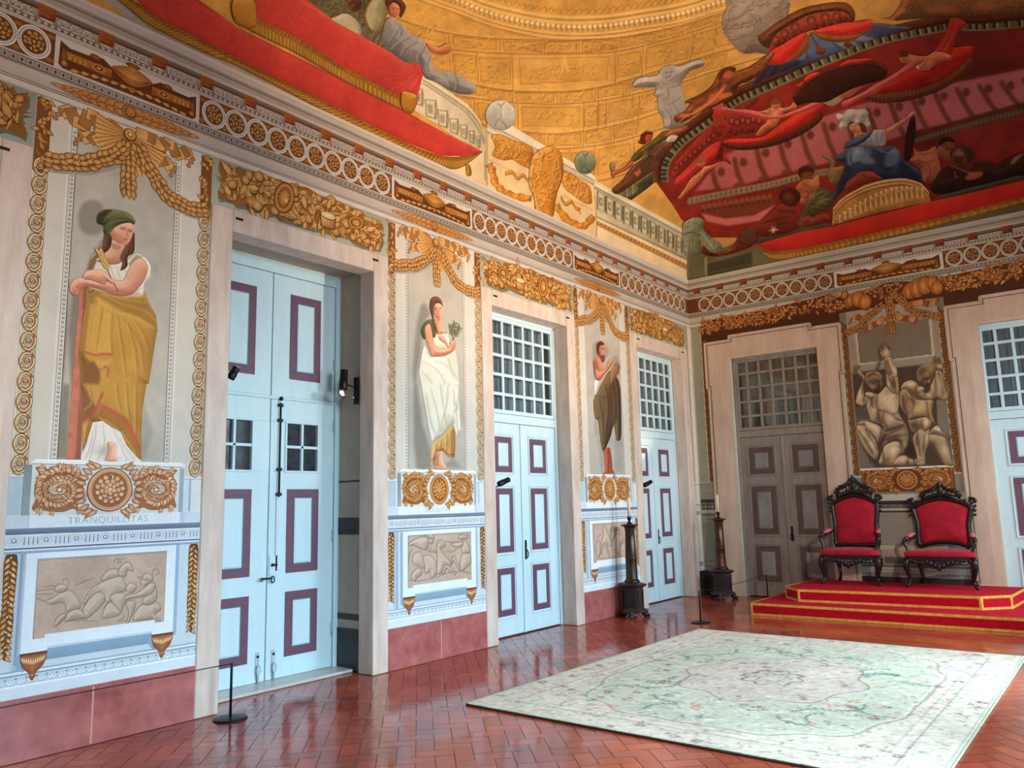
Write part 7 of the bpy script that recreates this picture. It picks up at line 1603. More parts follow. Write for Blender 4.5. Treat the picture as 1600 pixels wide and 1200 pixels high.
for P in (K4((898,585),(922,568),(992,592),(1003,622),(966,712),(905,684)),KL((478,22),(515,-10),(572,4),(584,58),(570,122),(500,102))):
    p=smooth(P,True,3);vp('rolled_hem',p,[('form',p,(190,132,48),(236,186,96),(112,70,22),6,(0,-1)),('line',smooth([p[2],p[6],p[10]]),1.3,(96,56,18),.8,.7),cont(p,(92,54,18))],(190,132,48),1.4,.018,dr)
p=smooth(KL((1460,682),(1472,690),(1480,720),(1474,736),(1462,732),(1458,705)),True,3);vp('tassel',p,[('form',p,(170,114,44),(216,164,84),(90,54,18),3,LD_)],(170,114,44),1.2,.014,dr)
# ---- curved balustrade and urn
p=K4((1022,478),(1060,470),(1220,585),(1320,655),(1390,745),(1424,835),(1428,945),(1390,932),(1240,862),(1100,762),(985,690),(1010,560))
o=[('grad',K4((1050,560))[0],K4((1420,900))[0],(238,226,196),(206,196,164)),('noise',12,.06,3)]
for i,(x,y,w,hh,sk) in enumerate(((1015,620,26,60,0),(1090,690,38,70,.3),(1165,750,34,64,.35),(1235,795,28,56,.4),(1295,828,22,50,.5),(1345,862,16,46,.5),(1385,890,11,40,.6))):
    B=K4((x-w,y-hh+w*.3*sk),(x+w*.7,y-hh+w*.9*sk),(x+w*.6,y+hh*.62+w*.8*sk),(x-w*.8,y+hh*.5));o+=[('poly',B,(226,214,182),1,.9),('line',B+B[:1],1.5,(96,92,70),.8,.85),('line',[(bx+1.5,by+1.5) for bx,by in B[:2]],1.4,(250,244,222),.8,.8),('poly',[( (bx-B[0][0])*.55+B[0][0]+w*.09, (by-B[0][1])*.55+B[0][1]+hh*.10) for bx,by in B],(150,142,110),1,.7),('line',K4((x+w*.75,y-hh*.9),(x+w*.95,y),(x+w*.7,y+hh*.8)),2.,(112,108,84),1.,.7)]
o+=[('line',smooth(K4((1040,500),(1220,618),(1320,690),(1392,780),(1424,880))),2.,(130,120,92),.9,.8),('line',smooth(K4((1040,520),(1215,636),(1310,706),(1380,800),(1420,900))),1.2,(90,84,64),.8,.8),('line',smooth(K4((1040,484),(1222,596),(1322,668),(1392,756),(1426,850))),2.5,(250,242,218),1.,.8),('line',K4((1110,770),(1240,866),(1390,935)),2.4,(220,90,76),1.2,.5)]
vp('painted_balustrade',p,o,(232,220,188),1.5,.009,label='curved cream painted balustrade at the end of the red drapery',cat='painted balustrade')
def globe(label,c,rx,ry,base,hi,lo,dkline):
    p=[(c[0]+rx*math.cos(a),c[1]+ry*math.sin(a)) for a in np.linspace(0,6.283,30)[:-1]]
    vp('painted_urn',p,[('form',p,base,hi,lo,rx*.5,(-.3,-1)),('noise',8,.10,3),('line',smooth([(c[0]-rx*.2,c[1]-ry*.8),(c[0],c[1]-ry*.62),(c[0]+rx*.25,c[1]-ry*.85)]),1.4,dkline,.7,.8),('line',[(c[0]+rx*.02,c[1]-ry*.6),(c[0],c[1]+ry*.2)],1.3,dkline,.7,.6),('line',smooth([(c[0]-rx*.4,c[1]+ry*.7),(c[0]-rx*.1,c[1]+ry*.25),(c[0]+rx*.4,c[1]+ry*.75)]),1.6,dkline,.8,.6),('blob',(c[0]-rx*.45,c[1]),rx*.3,ry*.5,0,lo,.5),cont(p,dkline)],base,1.4,.010,label=label,cat='painted urn')
globe('round grey painted urn lid above the gold mask block',(781,180),24,24,(206,204,190),(238,236,222),(140,140,130),(90,90,84))
globe('green grey painted urn lid right of the gold mask',(913,254),17,18,(130,138,108),(176,180,150),(78,88,70),(56,64,50))
# ---- attic block with gold mask
blk=KB((482,100),(508,84),(992,378),(998,402),(985,412),(990,655),(850,590),(480,420))
bk=vp('painted_block',blk,[('noise',30,.05,4),('poly',KB((482,100),(508,84),(992,378),(998,402),(985,415),(482,170)),(240,228,204),1,1),('line',KB((482,128),(990,400)),1.6,(84,78,72),.7,.9),('line',KB((482,142),(985,410)),1.2,(120,112,100),.7,.8),('line',KB((482,168),(985,418)),1.6,(110,96,74),.8,.8),('line',KB((486,300),(690,400)),1.2,(170,140,96),.8,.6),('line',KB((840,470),(985,540)),1.2,(170,140,96),.8,.6),('line',KB((484,170),(482,420)),2,(150,140,120),.9,.7)],(236,208,158),1.8,.009,label='cream painted attic block with gold mask and scrolls above the corner bay',cat='painted block')
GO=(214,146,56);GOH=(246,200,112);GOD=(132,74,20)
def goldblob(name,P,extra=(),w=5,off=.012,h=1.3):
    p=smooth(P,True,3);vp(name,p,[('form',p,GO,GOH,GOD,w,LD_)]+[z for e in extra for z in (('line',smooth(e),1.8,GOD,.8,.9,.4),('line',[(x-1.2,y-1) for x,y in smooth(e)],1.4,GOH,.8,.8))]+curls(p,int(len(P)*6),11,GOD,GOH,len(P),1.5,.75)+[cont(p,(112,60,16),1.1,.7)],GO,h,off,bk)
goldblob('gold_scroll',KB((500,190),(540,180),(600,205),(660,225),(700,255),(690,300),(690,345),(640,325),(600,300),(560,305),(505,280),(520,240)),[KB((520,210),(560,230),(550,270),(525,260)),KB((600,220),(640,250),(625,290),(600,280),(615,255)),KB((660,240),(680,280),(665,310)),KB((570,200),(590,230),(580,280))])
goldblob('gold_scroll',KB((838,352),(880,365),(920,395),(965,425),(975,470),(972,510),(930,500),(890,470),(850,440),(832,400)),[KB((850,370),(890,395),(880,430),(855,420)),KB((920,410),(955,440),(945,480),(925,465))])
goldblob('gold_mask',KB((692,292),(740,246),(800,238),(836,288),(838,380),(812,455),(800,520),(790,572),(752,562),(712,542),(700,480),(676,410)),[KB((700,300),(740,290),(780,260),(800,250)),KB((720,400),(745,370),(790,375),(810,410)),KB((735,430),(745,425),(755,432)),KB((775,440),(785,434),(795,440)),KB((765,440),(768,475),(760,480)),KB((745,500),(765,494),(785,502)),KB((700,340),(690,400),(710,450)),KB((820,320),(830,380),(810,440)),KB((720,510),(740,540),(770,555)),KB((750,270),(740,320),(770,350))],8,.014)
for P in (KB((490,322),(505,350),(520,410),(560,452),(620,476),(690,486)),KB((805,515),(850,575),(910,612),(950,608),(982,565))):
    S=smooth(P,False,5);N=[];T=np.gradient(S,axis=0);T/=np.hypot(*T.T)[:,None];L_=[tuple(p+np.array([-t[1],t[0]])*5.2*(1+.25*math.sin(i*1.5))) for i,(p,t) in enumerate(zip(S,T))];R_=[tuple(p-np.array([-t[1],t[0]])*5.2*(1+.25*math.sin(i*1.5+1))) for i,(p,t) in enumerate(zip(S,T))]
    p=np.array(L_+R_[::-1]);vp('gold_garland',p,[('form',p,GO,GOH,GOD,3,LD_),('noise',5,.25,7)]+[('line',[a,b],1.3,GOD,.7,.6) for a,b in zip(L_[::4],R_[1::4])]+[cont(p,(112,60,16),1.,.7)],GO,1.3,.012,bk)
for P in (KB((568,368),(600,362),(625,390),(650,375),(672,400)),KB((830,478),(850,512),(880,500),(900,530),(922,538),(918,552))):
    S=smooth(P,False,5);p=np.array([tuple(q+np.array([0,-3.2])) for q in S]+[tuple(q+np.array([0,3.2])) for q in S[::-1]]);vp('gold_ribbon',p,[('form',p,GO,GOH,GOD,2.5,LD_),cont(p,(112,60,16),.9,.6)],GO,1.2,.012,bk)
# ---- straight balustrade to the corner
p=KB((986,412),(1000,402),(1412,628),(1420,650),(1425,775),(1000,575))
o=[('grad',KB((990,480))[0],KB((1420,700))[0],(226,214,182),(168,160,132)),('noise',14,.05,3)]
for i in range(10):
    t=i/10.;x=1003+t*415;y=490+t*228;w=33-13*t;hh=56-6*t;B=KB((x,y-hh*.75),(x+w,y-hh*.75+w*.55),(x+w,y+hh*.75+w*.5),(x,y+hh*.75));c=np.mean(B,0)
    o+=[('poly',B,(206,200,164),.9,.9),('line',B+B[:1],1.2,(72,70,50),.7,.85),('line',[B[0],B[3]],1.6,(60,60,44),.8,.8),('poly',[(c[0]+(a-c[0])*.5,c[1]+(b-c[1])*.42) for a,b in B],(88,86,62),.7,.8),('poly',[(c[0]+(a-c[0])*.25+.6,c[1]+(b-c[1])*.25) for a,b in B],(222,214,180),.6,.9),('line',[(B[1][0]+1.5,B[1][1]+4),(B[2][0]+1.5,B[2][1]-3)],2.2,(66,66,48),.9,.7),('disc',((B[2][0]+B[3][0])/2,(B[2][1]+B[3][1])/2+1),4.5,3,25,(196,188,150),.7,.8)]
o+=[('poly',KB((986,412),(1000,400),(1412,628),(1418,662),(1412,672),(990,440)),(222,212,180),1,1),('line',KB((990,428),(1415,655)),1.2,(60,58,46),.6,.9),('line',KB((990,436),(1415,664)),1.0,(80,76,60),.6,.8),('line',KB((992,418),(1414,642)),1.2,(250,242,214),.7,.8),('line',KB((1000,572),(1425,772)),1.6,(90,86,64),.8,.7)]
bl=vp('painted_balustrade',p,o,(216,206,172),1.3,.009,label='straight cream painted balustrade running to the room corner',cat='painted balustrade')
p=KB((1002,590),(1425,795),(1425,822),(1002,612));o=[('noise',8,.08,2)]
for i in range(24): x=1005+i*17.6;y=600+i*8.6;o+=[('line',smooth(KB((x,y+12),(x+5,y-8),(x+14,y-2),(x+10,y+10))),1.6,(110,66,24),.8,.8),('line',smooth(KB((x+2,y+12),(x+8,y-3),(x+13,y+4))),1.2,(236,196,120),.7,.7)]
vp('wave_band',p,o,(196,150,84),1.3,.009,bl)
# ---- reclining woman and trophy
rw=K4((796,150),(828,108),(880,128),(965,212),(1040,252),(1085,345),(1112,428),(1235,455),(1330,505),(1368,545),(1350,585),(1280,590),(1225,575),(1110,512),(1045,485),(1030,420),(990,388),(930,392),(850,335),(786,262));p=smooth(rw,True,3)
w_=vp('painted_woman',p,[('form',p,(150,146,142),(190,186,178),(84,82,86),14,(.6,-1)),('noise',10,.08,3)]+folds([K4((900,150),(870,200),(830,260)),K4((960,230),(900,260),(840,310)),K4((1000,260),(930,300),(900,350)),K4((1050,290),(1010,350),(1010,400)),K4((1080,350),(1060,420),(1090,480)),K4((1150,450),(1180,480),(1200,540)),K4((1230,460),(1250,520),(1240,570)),K4((850,130),(900,180),(890,230))],(90,88,92),(204,200,192),2.2)+[('blob',K4((1160,500))[0],14,7,25,(206,200,190),.6)],(150,146,142),1.6,.013,label='painted reclining woman in grey robe beside the red drapery, ceiling',cat='painted figure')
p=smooth(K4((1060,268),(1130,292),(1180,272),(1212,280),(1205,325),(1140,342),(1085,322)),True,3);vp('arm',p,[('form',p,(216,128,84),(242,172,122),(140,70,44),5,(0,-1)),('line',K4((1160,300),(1205,290)),1,(140,70,44),.7,.6)],(216,128,84),1.3,.016,w_)
p=smooth(K4((826,20),(850,8),(884,30),(892,70),(866,106),(836,96),(824,60)),True,3);vp('face',p,[('form',p,(214,130,92),(240,170,128),(140,72,50),5,(.5,-.6)),('line',K4((846,50),(858,46)),1.2,(80,40,30),.7,.8),('line',K4((874,52),(884,52)),1.1,(80,40,30),.7,.8),('line',K4((866,50),(872,68)),1,(150,80,56),.7,.7),('line',K4((856,82),(872,84)),1.3,(160,60,48),.7,.8)],(214,130,92),1.1,.016,w_)
p=smooth(K4((798,18),(820,-12),(880,-16),(925,25),(918,70),(892,112),(890,70),(884,34),(850,12),(830,28),(812,40)),True,3);vp('hair',p,[('form',p,(92,48,26),(132,78,46),(50,24,14),5,(.4,-1))],(92,48,26),1.3,.018,w_)
p=smooth(K4((330,-40),(800,-40),(804,120),(790,260),(840,335),(760,300),(640,215),(470,120),(350,60)),True,2)
t_=vp('painted_trophy',p,[('noise',24,.2,3),('noise',8,.15,5),('blob',K4((700,60))[0],14,18,20,(60,60,44),.6)]+curls(p,120,14,(56,50,36),(176,150,104),6,2.,.6),(104,96,70),1.8,.010,label='painted vase and shield trophy above the red drapery, top of view',cat='painted trophy')
p=smooth(K4((476,110),(560,84),(640,150),(648,215),(560,175),(470,125)),True,3);vp('vase',p,[('form',p,(196,184,150),(232,222,190),(116,104,78),7,LD_),('line',smooth(K4((480,95),(560,60),(640,120),(668,190))),7,(112,58,34),1.2,.9),('line',smooth(K4((480,98),(560,66),(636,126),(660,190))),1.6,(206,140,84),.8,.8)],(196,184,150),1.4,.013,t_)
p=smooth(K4((690,30),(740,-20),(800,0),(806,110),(770,180),(710,190),(672,110)),True,3);vp('oval_shield',p,[('form',p,(166,160,120),(206,200,160),(96,90,62),7,LD_),('line',[tuple(q) for q in p]+[tuple(p[0])],4.5,(150,100,52),1.2,.9),('noise',8,.1,3)],(166,160,120),1.4,.013,t_)
p=smooth(K4((560,0),(600,-30),(650,0),(640,60),(590,70),(570,40)),True,3);vp('serpent_coil',p,[('form',p,(104,54,36),(150,90,60),(54,26,18),5,LD_),('line',smooth(K4((575,30),(600,10),(625,25),(610,50))),2.5,(60,28,18),1,.8)],(104,54,36),1.4,.013,t_)
# ---- statue torso
p=smooth(K8((750,522),(790,482),(900,466),(935,418),(1000,398),(1040,410),(1150,368),(1200,376),(1188,412),(1108,440),(1052,520),(1060,560),(1085,640),(1088,740),(1072,785),(955,802),(942,742),(912,690),(905,610),(884,592),(892,542),(765,545)),True,3)
vp('painted_statue',p,[('form',p,(170,162,152),(214,208,198),(98,88,80),11,(-.2,-1)),('noise',8,.07,3),('disc',K8((975,450))[0],11,12,0,(176,168,158),2,.9)]+folds([K8((930,500),(960,540),(1040,520)),K8((960,540),(970,590),(940,610)),K8((920,620),(980,640),(1050,600)),K8((950,680),(990,740),(980,790)),K8((1000,640),(1030,700),(1060,770)),K8((940,480),(975,495),(1020,470))],(104,94,86),(222,216,206),1.8)+[('line',K8((955,452),(968,448)),1.3,(80,72,66),.7,.8),('line',K8((985,448),(998,442)),1.3,(80,72,66),.7,.8),('line',K8((960,478),(990,470)),1.3,(80,72,66),.7,.7),cont(p,(104,84,60))],(170,162,152),1.4,.010,label='grey painted statue torso with raised arms against the golden dome',cat='painted figure')
# ---- cloud
p=smooth(K8((1375,-40),(1340,40),(1310,120),(1325,200),(1350,240),(1390,290),(1450,330),(1540,325),(1602,336),(1640,300),(1700,180),(1720,-40)),True,3)
vp('painted_cloud',p,[('form',p,(146,128,112),(184,170,150),(92,72,64),24,(-.2,-1))]+[('blob',K8((x,y))[0],r_,r_*.6,a,(176,160,144),.6) for x,y,r_,a in ((1400,80,22,30),(1450,170,24,10),(1400,230,18,40),(1500,60,20,0),(1520,240,18,20))]+[('line',smooth(K8(*q)),3,(100,80,72),2,.6) for q in (((1330,200),(1400,150),(1500,130)),((1360,250),(1450,220),(1560,220)),((1340,120),(1420,100),(1480,40)),((1440,320),(1500,280),(1590,280)))]+[('noise',20,.12,3)]+curls(p,60,22,(96,76,70),(190,174,154),5,2.4,.45),(146,128,112),1.8,.009,label='mauve grey painted cloud swirl beside the blue canopy, ceiling',cat='painted cloud')
# ---- great red canopy
rim=KC((205,690),(204,640),(222,585),(280,515),(400,425),(500,352),(650,285),(850,195),(1050,122),(1250,78),(1330,64),(1450,66),(1700,40))
inn=[tuple(p) for p in smooth(rim,False,5)]+[(1680,300)]+KC((1700,770),(1240,800),(900,866),(600,900),(390,900),(300,830),(270,780))
R1=(132,38,28);bells=(84,32,20)
o=[('noise',60,.18,3),('noise',14,.14,5),('poly',KC((1300,250),(1700,180),(1700,330),(1300,330)),(84,24,16),14,.6)]
o+=[('poly',KC((352,722),(420,640),(470,585),(600,525),(760,470),(900,420),(1000,388),(1280,322),(1700,240),(1700,380),(1200,490),(1000,560),(880,610),(700,655),(480,712)),(190,104,104),3,.95)]
for i in range(15):
    t=i/14.;a=KC((420+1180*t,640-330*t-60*math.sin(t*3)))[0];b=KC((395+1250*t+60,720-330*t+20))[0];o.append(('line',[a,((a[0]+b[0])/2-3,(a[1]+b[1])/2),b],8,(104,54,34),2,.85))
    o+=[('disc',(b[0]-12,b[1]-6),5,5,0,(112,52,36),1.5,.8),('disc',(a[0]+14,a[1]+4),6,7,0,(84,40,26),1.5,.75)]
o+=[('poly',KC((370,780),(640,740),(660,770),(560,820),(460,826),(390,810)),(116,60,38),3,.8),('poly',KC((380,808),(470,828),(580,815),(660,775),(600,835),(480,855),(400,838)),(206,120,120),2,.9)]
for i in range(13): x,y=KC((385+i*21,782-i*3.2))[0];o+=[('disc',(x,y),3.6,4.4,0,(150,88,56),.8,.8),('disc',(x,y+6),2.2,3,0,(70,34,22),.8,.8)]
o+=[('line',smooth(KC((330,765),(480,735),(650,700),(760,670),(860,655))),7,(140,134,104),1.2,.9),('line',smooth(KC((330,752),(480,722),(650,688),(760,658),(860,640))),3,(176,168,134),1.,.8)]
for i in range(26): x,y=KC((340+i*19,757-i*3.9))[0];o.append(('line',[(x,y-2),(x,y+3)],1.6,(56,52,40),.7,.8))
o+=[('line',smooth(KC((1180,520),(1400,452),(1700,372))),10,(84,44,24),1.5,.9),('line',smooth(KC((1180,536),(1400,470),(1700,392))),7,(110,104,76),1.5,.9)]
for i in range(30): x,y=KC((1190+i*15,536-i*4.4))[0];o.append(('line',[(x,y-2.5),(x+1,y+3)],1.8,(40,36,28),.7,.8))
for i in range(30): x,y=KC((300+i*9+ (i%2)*4,600-i*8.3))[0];o+=[('disc',(x+9,y+6),4,5,0,(96,34,26),1,.8),('disc',(x+9,y+2),2.,2,0,(176,90,60),.8,.7)]
cn=vp('painted_canopy',inn,o,R1,2.,.007,label='great dark red painted canopy with pink tent lining on the far vault',cat='painted canopy')
S=smooth(rim,False,6);T=np.gradient(S,axis=0);T/=np.hypot(*T.T)[:,None];Nn=np.stack([-T[:,1],T[:,0]],1)
def band(name,d0,d1,ops,base,off,h=1.6):
    p=np.array([tuple(q) for q in S+Nn*d0]+[tuple(q) for q in (S+Nn*d1)[::-1]]);return vp(name,p,ops,base,h,off,cn)
mid=lambda d:[tuple(q) for q in S+Nn*d]
band('rim_moulding',-6,7,[('line',mid(-4),2,(150,90,50),1,.8),('line',mid(0),3,(112,52,28),1.2,.7),('line',mid(5),2,(40,18,10),1,.8),('noise',12,.15,3)],(78,34,18),.013)
o=[('noise',12,.1,3)];seg=np.concatenate([[0],np.cumsum(np.hypot(*np.diff(S,axis=0).T))])
for s in np.arange(3,seg[-1],8.5):
    i=min(np.searchsorted(seg,s),len(S)-1);a,b=S[i]+Nn[i]*8.5,S[i]+Nn[i]*15;o.append(('line',[a,b],4.2,(30,26,20),.9,.9));o.append(('line',[a+T[i]*4,b+T[i]*4],2.2,(176,166,124),.8,.7))
band('dentil_band',7,19,o+[('line',mid(17.5),2.,(150,140,104),1,.7)],(96,88,60),.012)
# ---- drapery, drum and goddess over the far cornice
O=[tuple(p) for p in RC]+[tuple(LC[-1])];far=proj([(0,0,5.5),(6.3,0,5.5)])
O=[tuple(LC[-1])]+[tuple(p) for p in RC]+[(1660,285)]+KC((1600,690),(1240,770),(880,860),(590,920),(560,900),(390,965),(330,900),(322,905))
vp('attic_strip',O,[('noise',30,.08,3),('line',KC((390,985),(580,935)),9,(112,84,44),2.,.7),('line',KC((332,905),(330,1050)),1.6,(160,152,120),.8,.7),('line',KC((395,980),(398,1055)),3.5,(180,172,140),.9,.8),('poly',KC((400,1000),(570,955),(572,1010),(402,1052)),(56,54,38),2,.8),('poly',KC((330,1000),(392,985),(395,1055),(330,1065)),(104,104,78),2,.6),('line',[(x,y-5) for x,y in O[:7]],3,(120,116,92),1.2,.5)],(110,108,82),2.,.006,label='dim olive painted attic strip above the far cornice',cat='ceiling painting')
p=KC((588,926),(750,880),(880,856),(1240,766),(1700,664),(1700,722),(1300,822),(1000,892),(750,944),(640,954))
d2=vp('painted_drapery',p,[('form',np.array(p),(196,44,30),(206,56,40),(166,34,24),6,(-.1,-1)),('noise',30,.1,3)],(196,44,30),1.8,.012,label='long red drapery with dark gold fringe above the far cornice',cat='painted drapery')
fringe(d2,'gold_fringe',KC((590,930),(640,954),(750,944),(1000,892),(1300,822),(1700,720)),KC((592,945),(650,985),(760,975),(1000,922),(1300,850),(1700,745)),.014,120)
def fig(label,P,base,hi,lo,w=9,extra=(),off=.015,nm='painted_figure',KK=KC):
    p=smooth(KK(*P),True,3);return vp(nm,p,[('form',p,base,hi,lo,w*.7,(-.2,-1)),('noise',14,.22,3),('noise',5,.12,8)]+curls(p,60,16,lo,hi,len(label),2.,.45)+list(extra),base,1.6,off,label=label,cat='painted figure')

N1=A4(1160,0,4.881);N2=A4(1020,100,4.881);N3=A4(1290,150,4.759);N4=A4(1170,240,7.325);N5=A4(1420,180,6.8);N6=A4(940,180,6.345)
def piece(nm,P,base,hi,lo,w=5,off=.014,parent=None,extra=(),L=(-.2,-1),h=1.5,sm=3,n=0,l=9,tex=.12,**kw):
    p=smooth(P,True,sm) if sm else np.array(P)
    o=[('form',p,base,mixc(base,hi,.7),mixc(base,lo,.8),w,L),('noise',16,tex,3),('noise',4,tex*.7,6)]+(curls(p,n,l,lo,hi,len(P)+n,1.6,.5) if n else [])+list(extra)
    return vp(nm,p,o,base,h,off,parent,**kw)
def bell(q,x,y,s,c1=(150,62,44),c2=(56,18,12)): q+=[('disc',(x,y),s,s*1.15,0,c2,1.,.85),('disc',(x-.3*s,y-.3*s),s*.55,s*.6,0,c1,.9,.8)]
def flow(P,w,c,al=.6,s=1.2): return ('line',smooth(P),w,c,s,al,.5)
# ------ inside of the canopy: valance with bell fringe, swags
SW=(190,40,26);SWH=(224,84,60);SWD=(96,18,12)
e=[]
for i in range(12):
    x,y=N2((170+i*36,790-i*31))[0];e+=[('disc',(x,y),4.2,5.4,25,(84,26,20),1,.9),('disc',(x,y-.8),2.4,3.,25,(176,84,62),.9,.8)]
    bell(e,x+5,y+8,2.6)
piece('bell_valance',N2((130,830),(170,740),(300,590),(460,440),(480,500),(500,590),(420,650),(330,740),(240,830),(160,880)),(140,40,30),(184,72,54),(70,18,14),8,.013,cn,e)
piece('red_lining',N2((160,880),(240,800),(400,640),(510,580),(540,640),(600,760),(560,740),(500,740),(390,780),(300,850),(210,930),(165,930)),(184,46,40),(214,84,70),(110,24,20),8,.0135,cn,[flow(N2((220,860),(360,740),(480,640)),4,(220,84,70),.5),flow(N2((260,880),(400,760),(520,690)),3,(120,26,22),.6),('poly',N2((470,720),(520,600),(548,640),(530,730)),(76,22,14),2,.8),('poly',N2((520,740),(620,730),(635,780),(560,800),(600,850),(560,840)),(92,22,14),1.5,.9)])
e=[]
for i in range(6):
    x,y=N2((600+i*42,430-i*3+ (i%2)*14))[0];e+=[('disc',(x,y),5.5,6.5,0,(96,30,22),1,.85),('disc',(x,y-1),3,3.6,0,(186,92,66),.9,.8)];bell(e,x-2,y+15,3.6)
piece('bell_valance',N2((545,380),(620,330),(740,340),(860,380),(890,440),(860,500),(760,520),(640,540),(540,560),(520,470)),(150,44,32),(184,72,54),(76,20,14),7,.013,cn,e)
sw=piece('red_swag',N2((545,602),(552,572),(640,560),(760,560),(860,540),(960,460),(1100,370),(1262,296),(1300,290),(1290,350),(1180,455),(1050,535),(900,590),(760,612),(640,618)),SW,SWH,SWD,9,.0145,cn,[flow(N2((560,580),(720,575),(900,530),(1080,430),(1240,330)),5,(214,64,40),.5,2),flow(N2((600,600),(780,598),(980,545),(1160,440)),5,(150,22,14),.6,2),flow(N2((960,490),(1100,400),(1240,320)),3,(226,96,62),.5)])
e=[]
for i in range(40):
    t=i/39.;x=530+740*t;y=600+60*math.sin(t*2.4)-250*t**2.2+10;e.append(('line',N2((x,y-6),(x+4,y+42)),1.2,(120,62,36) if i%2 else (40,14,10),.7,.6))
piece('gold_fringe',N2((512,592),(600,606),(720,606),(880,580),(1050,515),(1200,432),(1290,365),(1290,420),(1180,510),(1040,580),(900,625),(760,648),(640,648),(550,622)),(76,32,18),(112,58,32),(34,12,8),6,.0155,cn,e)
piece('twisted_cloth',N2((448,320),(500,278),(540,300),(545,318),(640,338),(760,342),(860,376),(960,388),(1100,338),(1262,268),(1290,270),(1280,305),(1120,368),(970,408),(830,412),(700,384),(570,352),(520,360),(470,352)),(206,86,82),(232,132,120),(130,36,32),4,.0160,cn,[flow(N2((560,325),(740,352),(900,395),(1100,350),(1250,285)),2,(236,144,132),.6),flow(N2((560,345),(740,375),(900,408)),1.6,(130,34,30),.6)])
piece('red_column',N2((455,355),(530,330),(556,350),(556,400),(560,470),(520,480),(470,470)),(176,40,36),(214,80,70),(96,18,16),5,.0158,cn,[('poly',N2((465,415),(560,360),(570,400),(470,470)),(150,84,40),1.2,.9)]+[('line',N2((470+i*10,412-i*5),(478+i*10,455-i*7)),1.1,(92,46,18),.6,.7) for i in range(9)]+[('poly',N2((545,400),(610,360),(600,390),(560,415)),(40,12,10),1.5,.9)])
# right swag with gold fringe
RS=N1((930,705),(1000,660),(1080,610),(1180,545),(1290,490),(1400,430),(1520,380),(1640,350),(1760,340),(1740,420),(1640,520),(1500,610),(1360,660),(1200,690),(1060,705))
piece('red_swag',RS,(192,36,18),(222,74,44),(104,18,10),10,.0145,cn,[flow(N1((980,690),(1150,630),(1350,520),(1600,400)),6,(216,60,34),.5,2),flow(N1((1050,700),(1250,650),(1450,560),(1650,430)),6,(140,20,12),.6,2),flow(N1((1000,665),(1150,570),(1350,470)),3,(226,110,90),.5)])
e=[]
for i in range(50):
    t=i/49.;x=930+740*t;y=712+10*math.sin(t*3)-230*t**1.9;e.append(('line',N1((x,y),(x+5,y+62)),1.4,(140,84,40) if i%2 else (66,32,14),.8,.6))
piece('gold_fringe',N1((912,712),(1060,708),(1200,694),(1360,664),(1500,614),(1640,524),(1740,424),(1750,500),(1660,590),(1520,680),(1380,732),(1240,768),(1080,782),(960,762)),(110,60,28),(150,94,48),(56,26,12),7,.0155,cn,e)
piece('twisted_cloth',N1((760,770),(830,740),(930,690),(1000,640),(1080,600),(1180,540),(1269,470),(1380,430),(1380,460),(1260,540),(1120,630),(1000,710),(900,745),(820,790),(770,810)),(200,84,76),(228,136,120),(130,40,34),4,.0165,cn,[flow(N1((800,770),(950,690),(1150,575),(1300,480)),2,(232,140,126),.6)])
piece('red_banner',KC((1320,68),(1345,60),(1385,85),(1350,120),(1330,190),(1290,250),(1210,270),(1240,215),(1300,130)),(176,44,32),(210,84,62),(96,22,16),6,.0145,cn,[flow(KC((1350,75),(1320,150),(1270,235)),3,(220,110,86),.5)])
# dark disc with red flares
for P in (N1((470,595),(520,550),(592,542),(565,572),(492,612)),N1((408,642),(470,612),(442,648)),N1((735,492),(800,450),(872,440),(975,434),(960,452),(800,482))):
    piece('red_flare',P,(206,50,38),(232,92,70),(140,26,18),3,.0150,cn)
piece('dark_disc',N1((388,742),(400,700),(440,655),(500,602),(620,532),(760,488),(900,464),(1020,464),(1088,500),(1106,545),(1080,590),(1000,620),(860,660),(740,720),(640,770),(500,775),(420,795)),(58,22,12),(96,46,26),(30,10,6),8,.0170,cn,[('line',smooth(N1((392,720),(440,655),(500,602),(620,532),(760,488),(900,464),(1020,464),(1095,515))),2.6,(128,66,34),1,.8),('line',smooth(N1((440,690),(560,590),(760,510),(960,485),(1080,530))),1.4,(20,8,4),.9,.6)])
# ------ small upper canopy with blue tent
NB=(56,66,100)
bc=piece('painted_canopy',N1((58,652),(100,590),(135,530),(180,478),(280,470),(400,425),(480,360),(500,290),(540,250),(700,305),(900,245),(992,172),(1180,188),(1290,205),(1100,255),(800,365),(500,475),(250,565)),(76,94,126),(124,140,160),(26,30,54),8,.013,None,[('poly',smooth(N1((60,650),(130,540),(180,478),(300,475),(420,440),(440,490),(250,562)),True,2),(36,32,54),4,.85),('poly',N1((900,250),(992,176),(1250,205),(1100,252)),(66,62,76),3,.7)]+[flow(N1(*q),3.4,(84,48,40),.85) for q in (((690,315),(725,345),(765,380)),((835,290),(870,305),(915,322)),((900,250),(960,265),(1025,280)),((485,370),(495,420),(505,470)),((120,560),(100,600),(80,640)),((240,480),(190,560),(150,600)),((340,460),(290,520),(270,555)))]+[('poly',N1((520,300),(690,330),(760,370),(620,420),(540,440),(505,400)),(84,108,140),3,.5),('poly',N1((720,320),(830,300),(900,325),(780,365)),(140,152,164),3,.6),('poly',N1((920,260),(1020,282),(940,305),(860,300)),(150,160,170),2.5,.6)],label='small round brown canopy with blue tent at top right of the ceiling',cat='painted canopy')
e=[]
for i,(x,y) in enumerate(((250,290),(320,240),(400,190),(525,140),(630,115),(720,110))): e+=[('disc',N1((x,y))[0],7.5,7,0,(96,40,26),1.4,.8),('disc',N1((x,y+4))[0],4,4,0,(170,84,58),1.2,.8)]
